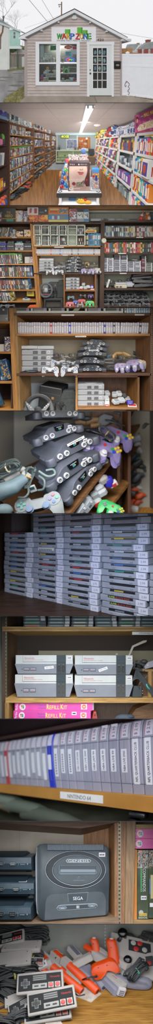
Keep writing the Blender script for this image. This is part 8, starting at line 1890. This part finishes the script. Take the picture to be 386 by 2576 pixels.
 coil(S,FR(86,230,60,20,80),'dark green-black cord hanging in the gap beside the upright console',col='#1c2a2c',turns=4,tie=None,seed=95,squash=2.2)
 b=MB();b.ball((70,90,-205),(20,14,40),C('#9fb0a4',.6));S.one('pale_bundle',b,'pale green bundle glimpsed behind the side pile','bundle')
 PK=two('pink_kit','#d8609f','#e878b4',(1,1,1),1.5,.35)
 for j,(y0,y1)in enumerate(((18.8,43),(43.5,69))):
  q=S.root('pink_box','pink kit box, %s of two lying on the big game boxes'%('upper','lower')[j],'box',360,y1,0);b=MB();b.box(338,440,2,80,-y1,-y0,PK,.6);S.part('carton',b,q)
  b=MB();cx,cy=(354,31)if j==0 else(351.5,56.5);b.prism([(cx+8*math.cos(t*.35),-cy+9*math.sin(t*.35))for t in range(18)],1.4,2,C('#ece0ea',.4));e=S.part('round_emblem',b,q);b=MB()
  for k,c in enumerate(('#e8c86a','#6f9fd8','#d87a9a','#7fc0a0')):b.ball((cx-2+(k%2)*5,1.2,-cy-2.5+(k//2)*5),(2.8,.4,2.6),C(c,.4))
  S.part('emblem_picture',b,e);b=MB();b.text('ie',338,-cy-4,10,C('#f6e8f2',.4),y=1.5,w=6,flat=.2);S.part('brand_script',b,q,'white script')
 q=S.root('yellow_box','yellow orange box edge beside the stile','box',342,248,4);b=MB();b.box(335.5,347,6,90,-249,-70.5,two('yellow_orange','#d8752e','#e0a83c',(1,1,.35),1.4,.4),.5);S.part('carton',b,q);b=MB();b.box(339,341,5.6,6,-158,-125,C('#a87a2c'));S.part('print',b,q)
 GB=two('army_print','#2c3a28','#4f5a3c',(1,1,1),1.6,.35)
 for j,(x0,x1,l)in enumerate(((347.4,376,'dark green military game box with an upright white title'),(376.6,440,'dark military game box cut off at the frame edge'))):
  q=S.root('big_game_box',l,'game',(x0+x1)/2,248,2);b=MB();b.box(x0,x1,4,90,-247.5+j*3,-71.5,GB,.5);S.part('carton',b,q)
  b=MB();b.box(x0+.4,min(x1,400)-.4,3.6,4,-118,-73,art('army',['#5f7a80','#c89a78','#3f4a44','#a8b4b4','#8a5a44'],9));S.part('picture',b,q)
  if j==0:
   b=MB();vs,fs=text_mesh('COMMANDOS');a0=min(p[0]for p in vs);a1=max(p[0]for p in vs);h1=max(p[1]for p in vs)
   b.add([(361+p[1]/h1*7.6,3.4-p[2]*8,-119-58*(p[0]-a0)/(a1-a0))for p in vs],fs,C('#dfe3dc',.4));S.part('title',b,q,'white upright title')
   b=MB();[b.box(355.5,359,3.5,4,-123-k*4.2,-120-k*4.2,C('#4fb86a',.4))for k in range(14)];S.part('subtitle_lettering',b,q,'green upright subtitle')
   b=MB();b.prism([(357+6*math.cos(t*.524),-231+7*math.sin(t*.524))for t in range(7)]+[(351,-232),(363,-232)],3.4,4,C('#b9b8b0',.4));b.box(352,371.5,3.2,4,-239,-232,C('#d8b83a',.4));b.text('PC CD-ROM',354,-237.6,4,C('#3a3424'),y=3.1,w=16,flat=.1);S.part('platform_mark',b,q)
   b=MB();b.text('EIDOS',351,-245.4,4.4,C('#d6dad4',.4),y=3.4,w=21,flat=.2);S.part('maker_lettering',b,q)
   b=MB();b.box(356.5,370.5,3.2,3.8,-198,-188,STK);[b.box(358.5+k*4,361+k*4,3,3.2,-195,-191,INK)for k in range(3)];S.part('price_sticker',b,q,'white price sticker')
  else:
   b=MB();b.box(378,381,3.2,4,-184,-145,C('#4a7ab0',.4));b.box(381,387,3.2,4,-195,-135,C('#c8b88a',.4));b.box(379,392,3,4,-216,-206,STK);S.part('print',b,q)
 S.area(190,20,-160,340,90,19,(190,150,30),'#f6f7ff',110);S.area(190,130,-200,340,120,9,(190,140,0),'#f0f6ff',80)
upright_view()
# ============================================================ bay: light guns and controllers on a wooden board
S10=Stage(9,193,-150,700,.5)
def guns_view():
 S=S10;YG=256
 oak=wood('#80561f','#bb8c42','x',.55,rough=.4)
 b=MB();b.box(-140,530,-20,470,-YG-14,-YG,oak);q=S.root('oak_board','scuffed golden oak shelf board under the light guns','shelf',193,256,0);S.part('board',b,q)
 b=MB();b.box(-200,600,470,476,-YG-20,160,two('cool_wall','#8d928c','#a4a8a1',(1,1,1),1.2,.8));S.struct('wall_back',b)
 b=MB();b.box(-144,-140,-20,470,-YG,160,C('#55534c',.8));S.struct('wall_left',b)  # unseen side pair, added to stop light coming in sideways
 b=MB();b.box(530,534,-20,470,-YG,160,C('#6a6a64',.8));S.struct('wall_right',b)
 q=S.root('slotted_strip','slotted metal strip on the back wall above the light guns','strip',0,0,466);x,_=S.inv(264,20,466);b=MB();b.box(x,x+5,466,470,-200,160,C('#8f918c',.4,.4));S.part('strip',b,q)
 b=MB();[b.box(x+1,x+4,464.6,466,-200+k*14,-193+k*14,C('#3f403c'))for k in range(26)];S.part('strip_slots',b,q)
 def G(xi,yi):
  x,d=S.gnd(xi,yi,YG);return x,d
 def P3(xi,yi,lift=0):
  """a point lift above the board that shows at xi, yi"""
  k=(yi-S.cy)/(YG-lift-S.cy);return Vector((S.cx+(xi-S.cx)/k,S.D/k-S.D,-(YG-lift)))
 WH=two('gun_white','#b2afab','#c4c1bc',(1,1,1),2,.45);OR=two('gun_orange','#ee4a0c','#f85c18',(1,1,1),2,.35);GR=two('gun_grey','#85879a','#9496a6',(1,1,1),2,.4)
 def Q(xi,yi,d):x,y=S.inv(xi,yi,d);return Vector((x,d,-y))
 def nespad(F,label,front=True,cord=None):
  q=S.root('pad_controller',label,'controller',F.translation.x,-F.translation.z,F.translation.y)
  b=MB(F);b.box(-.5,.5,-.22,.22,0,.13,WH,.018);S.part('shell',b,q)
  b=MB(F);b.box(-.502,.502,-.222,.222,.045,.055,C('#8d8a86',.5));S.part('shell_seam',b,q)
  if front:
   b=MB(F);b.box(-.46,.46,-.165,.165,.128,.136,C('#10171b',.5,0,.3),.004);S.part('faceplate',b,q,'dark faceplate')
   b=MB(F);
   for y in(.125,.085,.045):b.box(-.15,.14,y-.014,y+.014,.134,.138,C('#8d9290',.5))
   b.box(-.16,.15,-.135,-.035,.134,.139,C('#b9bcb8',.5),.003);c=S.part('stripe_panel',b,q)
   for x in(-.075,.065):b=MB(F);b.box(x-.045,x+.045,-.1,-.07,.138,.15,C('#20272c',.4),.008);S.part('select_key' if x<0 else 'start_key',b,q)
   b=MB(F);b.prism([(-.31+a*.095,e*.095-.01)for a,e in((-.42,-1),(.42,-1),(.42,-.42),(1,-.42),(1,.42),(.42,.42),(.42,1),(-.42,1),(-.42,.42),(-1,.42),(-1,-.42),(-.42,-.42))],.134,.14,C('#a3a8a6',.5),'z');d=S.part('cross_surround',b,q)
   b=MB(F);b.prism([(-.31+a*.08,e*.08-.01)for a,e in((-.36,-1),(.36,-1),(.36,-.36),(1,-.36),(1,.36),(.36,.36),(.36,1),(-.36,1),(-.36,.36),(-1,.36),(-1,-.36),(-.36,-.36))],.138,.16,C('#15191c',.35),'z');b.cyl((-.31,-.01,.16),.022,.004,C('#2c3236'),'z',8);S.part('cross_pad',b,d)
   for x in(.235,.375):
    b=MB(F);b.box(x-.058,x+.058,-.14,-.025,.134,.14,C('#c9cac4',.5),.004);p=S.part('button_surround',b,q);b=MB(F);b.lathe([(.045,.138),(.045,.155),(.03,.16)],(x,-.082,0),C('#dc2f28',.3),'z',14);S.part('button',b,p,'round red button')
    b=MB(F);b.box(x+.03,x+.055,-.16,-.148,.136,.138,C('#d8302a'));S.part('button_letter',b,p)
   b=MB(F);b.text('Nintendo',.22,.06,.045,C('#d8342c',.5),y=.139,w=.21,top=True,flat=.002);S.part('lettering',b,q,'red lettering')
  else:
   b=MB(F);[b.cyl((x,y,.13),.016,.003,C('#26241f'),'z',8)for x in(-.4,.4)for y in(-.15,.15)];S.part('screw_hole',b,q)
  if cord:b=MB(F);b.spline(cord,.022,C('#1d2326',.45),6);S.part('cord',b,q)
  return q
 K=lambda xi,yi,d,w,ro,pi,ya=0:FI(S,xi,yi,d,w,ro,pi,ya)
 D0=10
 nespad(K(122,222,30,116,-7,44,2),'flat controller lowest in the front pile, half hidden by another')
 nespad(K(72,205,60,100,-28,46,0),'flat controller jutting out under the front pile')
 nespad(K(46,190,90,66,-20,40,0),'flat pale controller back-up beneath the front pile',front=False)
 nespad(K(103,150,60,116,-4,50,2),'flat controller with red buttons at the back of the front pile')
 nespad(K(132,194,10,121,-9,54,2),'flat controller with red buttons topmost and nearest in the front pile')
 nespad(K(34,92,160,92,-7,38),'back-up flat controller with screw holes on the cable heap',front=False)
 nespad(K(56,63,230,96,-2,14),'pale flat controller lying edge-on behind the back-up one',front=False)
 nespad(K(22,42,260,84,-14,40),'flat controller with one red button at the far corner of the heap')
 nespad(K(86,96,190,48,2,50),'small glimpse of a controller behind the back-up one')
 def barrel(q,a,e,r,m,muzzle=True,lift=0,nm='barrel',holes=None):
  b=MB();A,E=Vector(a),Vector(e);n=(E-A).normalized()
  b.tube([A,A+(E-A)*.5,E],[r,r,r],m,14);S.part(nm,b,q)
  if muzzle:
   b=MB();u=n.cross(Vector((0,0,1))).normalized();w=u.cross(n)
   b.tube([E-n*.2,E+n*.4],r*.62,C('#5d2414' if m is OR else '#33343c',.5),12);S.part('muzzle',b,q,'dark muzzle opening')
   b=MB();B2=E-n*r*1.2;b.box(-1.4,1.4,-2.4,2.4,0,2.6,m,.4,Matrix.Translation(B2+Vector((0,0,r*.95))));S.part('front_sight',b,q)
 def block(q,nm,a,e,w,h,m,label=None,r=1.2):
  """a bar of w by h from a to e (points on its centre line)"""
  A,E=Vector(a),Vector(e);n=(E-A).normalized();u=n.cross(Vector((0,0,1))).normalized();z=u.cross(n).normalized();z=z if z.z>0 else-z
  M=Matrix(((n.x,u.x,z.x,A.x),(n.y,u.y,z.y,A.y),(n.z,u.z,z.z,A.z),(0,0,0,1)))
  b=MB(M);b.box(0,(E-A).length,-w/2,w/2,-h/2,h/2,m,r);o=S.part(nm,b,q,label);return M,(E-A).length,o
 def wires(q,pts,r=1.5,m=None):b=MB();b.spline(pts,r,m or C('#1c2022',.4),6);S.part('cord',b,q)
 q=S.root('light_gun','orange light gun with a price sticker whose barrel ends nearest the controllers','light gun',*S.inv(150,130,220),220)
 block(q,'receiver',Q(103,76,320),Q(146,116,250),30,22,WH);block(q,'top_cover',Q(98,71,318),Q(126,96,270),20,10,OR,'orange cover',3)
 block(q,'body_rail',Q(122,100,240),Q(168,142,200),30,14,WH)
 barrel(q,Q(132,107,225),P3(207,169,12),12.5,OR)
 block(q,'rear_block',Q(97,109,232),Q(130,93,232),34,22,WH,None,4);b=MB(FI(S,107,102,206,1,-26,46));b.box(-12,12,-8,8,-.6,.6,STK);[b.box(-9+k*4.6,-6+k*4.6,-3,3,.6,1,INK)for k in range(4)];S.part('price_sticker',b,q,'white price sticker')
 block(q,'grip',Q(108,112,232),Q(150,150,200),30,20,OR,'orange grip',5)
 q=S.root('light_gun','orange and white light gun in the middle with an orange top window','light gun',*S.inv(200,130,220),220)
 M,L,o=block(q,'receiver',Q(134,72,330),Q(180,112,255),30,24,WH);b=MB(M);b.box(5,L*.56,-10,10,11,14,OR,2);[b.box(8,11,-6+k*5,-3+k*5,13.6,14.4,C('#8a2a14'))for k in range(3)];S.part('top_window',b,q,'orange top window')
 M,L,o=block(q,'receiver_joint',Q(158,90,268),Q(180,108,240),24,26,WH);barrel(q,Q(174,103,240),P3(246,170,12),12.8,OR);block(q,'under_rail',Q(170,116,250),Q(206,148,215),14,16,WH)
 block(q,'grip',Q(150,104,270),Q(168,122,250),20,12,OR,'orange grip',3)
 q=S.root('light_gun','grey light gun with a white rear block pointing between the orange ones','light gun',*S.inv(220,130,230),230)
 M,L,o=block(q,'receiver',Q(177,60,345),Q(204,90,290),28,20,WH);b=MB(M);b.box(4,L*.8,-9,9,9.6,12,C('#6d6f80',.4),1);S.part('top_window',b,q,'grey top window')
 block(q,'body',Q(190,100,285),Q(240,146,225),44,30,GR,None,8);barrel(q,Q(222,108,280),P3(262,160,12),12,GR);block(q,'trigger_guard',Q(216,128,240),Q(246,156,222),24,16,GR,None,5)
 M,L,o=block(q,'rear_block',Q(186,103,246),Q(231,80,246),34,24,WH,None,3);b=MB(M);b.text('Nintendo',8,-8,7,C('#d8483a'),y=12.4,w=22,top=True,flat=.3);b.box(L*.86,L*1.01,-13,13,-8,8,C('#dcdce0'),1);S.part('lettering',b,q)
 q=S.root('light_gun','white light gun lying on its side with a large orange grip and cord','light gun',*S.inv(260,120,220),220)
 barrel(q,Q(246,76,285),Q(216,56,330),11,OR,muzzle=False,nm='barrel_tip');M,L,o=block(q,'receiver',Q(236,73,295),Q(303,116,225),34,30,WH);b=MB(M);b.box(L*.1,L*.9,-10,10,14.6,16.4,C('#aaa7a3',.5),.5);S.part('receiver_panel',b,q)
 d0=172;gp=[(230.5,120),(233,111),(240,106),(262,98),(275,92.5),(286,93),(293,99),(299,108),(304,117),(300,124),(290,122),(280,118),(272,120),(264,132),(255,141),(243,143),(234,137)]
 b=MB();b.prism([(S.inv(x,y,d0)[0],-S.inv(x,y,d0)[1])for x,y in gp],d0,d0+34,OR,r=4,smooth=True);S.part('grip',b,q,'large orange grip')
 b=MB();[b.ball(tuple(Q(x,y,d0-.6)),(1.9,1,1.9),C('#8a2c10'),8,5)for x,y in((248,110),(270,104),(242,128))];S.part('screw',b,q)
 b=MB();b.cyl(tuple(Q(245,132,d0)),5,-3,C('#b83a14'),'y',12);S.part('cord_collar',b,q)
 wires(q,[Q(245,132,d0-3),Q(236,133,d0-12),Q(216,137,d0-14),P3(200,146,16),P3(186,164,5),P3(196,180,3),P3(214,178,3)],2.6)
 for j,(x,y0,y1,w,l)in enumerate(((240,76,35,20,'upright orange pistol handle with a white cap behind the guns'),(284,98,37,26,'taller upright orange pistol handle with a white cap beside the joysticks'))):
  d=290-50*j;q=S.root('gun_handle',l,'light gun',*S.inv(x,y0,d),d);A=S.inv(x-4,y1,d);B2=S.inv(x+4,y0,d)
  z=lambda t:-(A[1]+(B2[1]-A[1])*t);xx=lambda t:A[0]+(B2[0]-A[0])*t
  b=MB();b.tube(smooth_path([(xx(0),d,z(0)),(xx(.12)-1,d,z(.1)),(xx(.4)+1.5,d,z(.4)),(xx(.75),d,z(.75)),(xx(1),d,z(1))],2),[w*.42,w*.58,w*.64,w*.66,w*.68,w*.7,w*.74,w*.78,w*.8],OR,14);S.part('handle',b,q)
  b=MB();b.ball((A[0]+1,d-5,z(0)+1),(7,5,4),C('#dcd8d4',.4));S.part('cap',b,q,'white cap');b=MB();b.cyl((xx(.3)-5,d-w*.62,z(.3)),1.8,-2,C('#7a2410'),'y',8);S.part('screw',b,q)
  block(q,'receiver',Q(x+6+8*j,66+24*j,d+10),Q(x+40,90+18*j,d-20),26,22,WH)
 q=S.root('light_gun','grey light gun with a ribbed handle lying nearest the bare board','light gun',*S.inv(320,160,190),190)
 M,L,o=block(q,'receiver',Q(264,134,215),Q(302,172,158),40,32,GR,None,6);M,L,o=block(q,'side_plate',Q(270,124,215),Q(312,158,158),30,12,WH);b=MB(M);b.text('Nintendo',L*.3,-4,5.5,C('#d8483a'),y=6.4,w=20,top=True,flat=.3);b.cyl((L*.78,-4,5.6),3,1,C('#a8a6a4'),'z',10);S.part('lettering',b,q)
 b=MB(FI(S,306,172,140,1,12,24));b.box(-9,10,-3,6,-12,14,C('#d6d4dc',.5),2);[b.box(-5+k*4,-2+k*4,-3.6,-3,-7+j*6,-4+j*6,INK)for k in range(3)for j in range(3)];S.part('price_sticker',b,q,'white price sticker')
 b=MB();h=[Q(286,138,205),Q(312,143,200),Q(338,147,196),Q(364,149,194),Q(381,151,194)];b.tube(smooth_path(h,3),[14,16,17.5,18.5,19.5,20,20.5,20.5,20.5,20,19,16,10],GR,16);hd=S.part('handle',b,q)
 b=MB()
 for k in range(16):A=Q(320+k*3.2,136.5+k*.7,178);E=Q(326+k*3.2,147+k*.6,175);b.tube([A,(A+E)/2+Vector((0,-3,1)),E],.9,C('#6d6f80',.4),4)
 S.part('ribbing',b,hd)
 def stick(xi,yi,w,ro,ya,label,bx,by,red):
  F=FI(S,xi,yi,300 if w>110 else 262,w,ro,42,ya);q=S.root('joystick',label,'joystick',F.translation.x,-F.translation.z,F.translation.y)
  b=MB(F);b.box(-.5,.5,-.34,.34,0,.12,WH,.02);b.box(-.502,.502,-.342,.342,.05,.06,C('#8d8a86'));S.part('base',b,q)
  b=MB(F);b.box(-.12,.36,-.02,.24,.12,.126,C('#23282c',.4));p=S.part('button_panel',b,q,'dark button panel')
  for k,(x,y)in enumerate(((-.02,.17),(.12,.19),(.04,.04),(.22,.06))):b=MB(F);b.lathe([(.055,.124),(.055,.14),(.04,.146)],(x,y,0),C('#d8322a' if k in red else '#c9cac4',.35),'z',12);S.part('button',b,p,'round red button' if k in red else 'round white button')
  b=MB(F);b.text('Nintendo',-.3,-.26,.05,C('#d8483a'),y=.124,w=.24,top=True,flat=.002);S.part('lettering',b,q)
  b=MB(F);b.cyl((bx,by,.12),.05,.02,C('#1a1c1e'),'z',12);b.tube([(bx,by,.13),(bx,by,.32)],[.034,.024],C('#15171a',.3),8);b.ball((bx,by,.4),.1,C('#0f1113',.15),14,9);S.part('stick',b,q,'black ball-topped stick')
  b=MB(F);b.lathe([(.035,.12),(.035,.14)],(-.3,.2,0),C('#4a5258'),'z',10);b.lathe([(.035,.12),(.035,.14)],(-.2,.26,0),C('#4a5258'),'z',10);S.part('turbo_dial',b,q)
 stick(334,74,120,13,0,'grey joystick box with black ball top farther back among cables',-.33,.16,(1,2))
 stick(354,114,104,-8,0,'grey joystick box partly hidden behind the ribbed handle',-.3,.08,(3,))
 CB=C('#1f2628',.4)
 for k,(x,y,d,w,ro,l,tie)in enumerate(((376,44,330,26,-8,'black cable coil on the far joystick','#c8b060'),(374,28,330,16,20,'black ball-like cable knot at the far edge',None),(336,44,360,22,30,'black cord trailing over the far joystick corner',None),(344,116,150,30,-26,'black cable loop tied with mint green above the ribbed handle','#5fc8b0'),(80,30,330,40,-6,'large dark cable coil against the back wall',None),(50,20,360,34,8,'dark cable coil at the back of the heap','#b83a3a'),(20,16,340,34,20,'black connector bundle at the far corner of the heap',None),(84,76,220,26,0,'dark cables spilling behind the back-up controller','#c8c060'),(36,128,150,56,4,'dark cable coils lying in the middle of the heap','#d0d070'),(30,156,110,30,10,'dark cable coil beside the front pile',None),(18,184,110,36,20,'black cable coil at the near edge of the heap',None),(40,238,10,30,-10,'black cable loop on the bare board before the pile',None),(8,244,0,30,0,'black cable loop at the near corner',None),(6,110,200,30,30,'black cable bundle beside the back-up controller','#e0d890'),(152,84,300,12,10,'thin dark cords between the first two light guns',None),(262,78,320,14,10,'black cable tuft behind the upright handles',None))):
  coil(S,FI(S,x,y,d,w,ro,30,(k*37)%60-30,(0,0,.5)),l,col=('#12181a','#0e1315','#171e20','#1c2528')[k%4],tie=tie,seed=100+k,turns=6,th=.06)
 q=S.root('cord_plug','black blocky connector lying across the cables','plug',*S.inv(44,117,120),120);b=MB(FI(S,45,117,120,1,6,30));b.box(-14,10,-6,6,-5,6,C('#20282b',.35),2);b.box(10,18,-4,4,-3,4,C('#171d1f',.35),1);S.part('housing',b,q);b=MB(FI(S,45,117,120,1,6,30));b.spline([(-14,0,0),(-40,2,4),(-60,0,12)],3,CB,6);S.part('cord',b,q)
 b=MB();b.spline([P3(*p)for p in((-10,186,4),(16,176,6),(30,190,6),(12,206,4),(-6,214,4))],3,CB,7);b.spline([P3(*p)for p in((24,250,3),(22,226,4),(44,214,5),(58,228,4),(50,250,3))],3,CB,7);S.one('loose_cable',b,'black cord looping loosely across the near corner of the board','cable')
 b=MB(FI(S,60,48,300,1,0,30));b.prism([(-14,-6),(14,-6),(12,8),(-12,8)],-8,8,C('#3a5058',.3));[b.box(-12+k*3,-11+k*3,-8.6,-8,-5,7,C('#5f7a82',.3))for k in range(9)];S.one('ribbed_cap',b,'blue-grey ribbed plastic cap at the back of the cable heap','cap')
 pts=[P3(*p)for p in((188,166,.4),(224,158,.4),(256,176,.4),(246,184,.4),(230,198,.4),(206,188,.4),(190,182,.4))]
 b=MB();b.add([tuple(p)for p in pts]+[tuple(p+Vector((0,0,1.2+.8*(k%2))))for k,p in enumerate(pts)],[tuple(range(7))[::-1],tuple(range(7,14))]+[(k,(k+1)%7,7+(k+1)%7,7+k)for k in range(7)],two('clear_plastic','#b9ada2','#d8d0c8',(1,1,1),6,.15));S.one('plastic_scrap',b,'crumpled translucent plastic scrap under the orange muzzles','plastic bag')
 b=MB();pts=[P3(*p)for p in((112,246,1),(150,242,2),(160,258,2),(118,262,1))];b.add([tuple(p)for p in pts]+[tuple(p+Vector((0,0,3)))for p in pts],[(3,2,1,0),(4,5,6,7),(0,1,5,4),(1,2,6,5),(2,3,7,6),(3,0,4,7)],two('clear_plastic','#b9ada2','#d8d0c8'));S.one('plastic_scrap',b,'small scrap of clear plastic at the near edge of the board','plastic bag')
 S.area(230,10,-150,320,100,24,(220,150,120),'#f4f6ff',120);S.area(230,110,-220,300,120,8,(230,150,60),'#fff6ec',80)
guns_view()
# ============================================================ tower, sky, camera
for i in range(1,10):
 b=bpy.data.meshes.new('floor');z=(1288-TOPS[i])*U;h=.004;y0,y1,x=-1.25,6.2,3.0
 b.from_pydata([(a,c,d)for d in(z-h,z+h)for c in(y0,y1)for a in(-x,x)],[],[(0,2,3,1),(4,5,7,6),(0,1,5,4),(2,6,7,3),(0,4,6,2),(1,3,7,5)])
 b.materials.append(C('#1d1a18',.9));o=bpy.data.objects.new('floor',b);COL.objects.link(o);o['kind']='structure'  # divider slabs added so light does not leak between bays
w=bpy.data.worlds.new('overcast');scene.world=w;w.use_nodes=True
t=w.node_tree;bg=t.nodes['Background']
tc=t.nodes.new('ShaderNodeTexCoord');sx=t.nodes.new('ShaderNodeSeparateXYZ')
t.links.new(tc.outputs['Generated'],sx.inputs[0])
def mr(a,b,c,d,src):
 n=t.nodes.new('ShaderNodeMapRange');n.inputs[1].default_value=a;n.inputs[2].default_value=b;n.inputs[3].default_value=c;n.inputs[4].default_value=d
 n.interpolation_type='SMOOTHSTEP';t.links.new(src,n.inputs[0]);return n.outputs[0]
back=mr(-.5,.6,.22,.96,sx.outputs[1]);up=mr(.25,.8,0,1.0,sx.outputs[2]);dn=mr(-.5,-.05,.15,1,sx.outputs[2])
ad=t.nodes.new('ShaderNodeMath');ad.operation='ADD';t.links.new(back,ad.inputs[0]);t.links.new(up,ad.inputs[1])
ml=t.nodes.new('ShaderNodeMath');ml.operation='MULTIPLY';t.links.new(ad.outputs[0],ml.inputs[0]);t.links.new(dn,ml.inputs[1])
nz=t.nodes.new('ShaderNodeTexNoise');nz.inputs['Scale'].default_value=3;t.links.new(tc.outputs['Generated'],nz.inputs[0])
cr=t.nodes.new('ShaderNodeValToRGB');cr.color_ramp.elements[0].color=lin('#f4f3f7');cr.color_ramp.elements[1].color=lin('#fbfbfd')
t.links.new(nz.outputs['Fac'],cr.inputs[0]);t.links.new(cr.outputs[0],bg.inputs[0]);t.links.new(ml.outputs[0],bg.inputs[1])
sun=bpy.data.lights.new('sun','SUN');sun.energy=SUN if 'SUN' in globals()else 2.2;sun.angle=rad(50)
so=bpy.data.objects.new('sun',sun);COL.objects.link(so);so.rotation_euler=(rad(38),0,rad(-12))
cam=bpy.data.cameras.new('camera');cam.type='ORTHO';cam.ortho_scale=25.76;cam.sensor_fit='AUTO'
cam.clip_start=.1;cam.clip_end=400
co=bpy.data.objects.new('camera',cam);COL.objects.link(co);co.location=(0,-60,0);co.rotation_euler=(rad(90),0,0)
cam.dof.use_dof=True;cam.dof.focus_distance=60;cam.dof.aperture_fstop=1/(2*.6)
scene.camera=co
vs=scene.view_settings;vs.view_transform='Standard';vs.look='None';vs.gamma=1;vs.use_curve_mapping=False;vs.exposure=0
for o in list(scene.objects):
 if o.type=='EMPTY' and not o.children:bpy.data.objects.remove(o)
scene.cycles.use_denoising=True
scene.cycles.caustics_reflective=False;scene.cycles.caustics_refractive=False
scene.cycles.sample_clamp_indirect=4
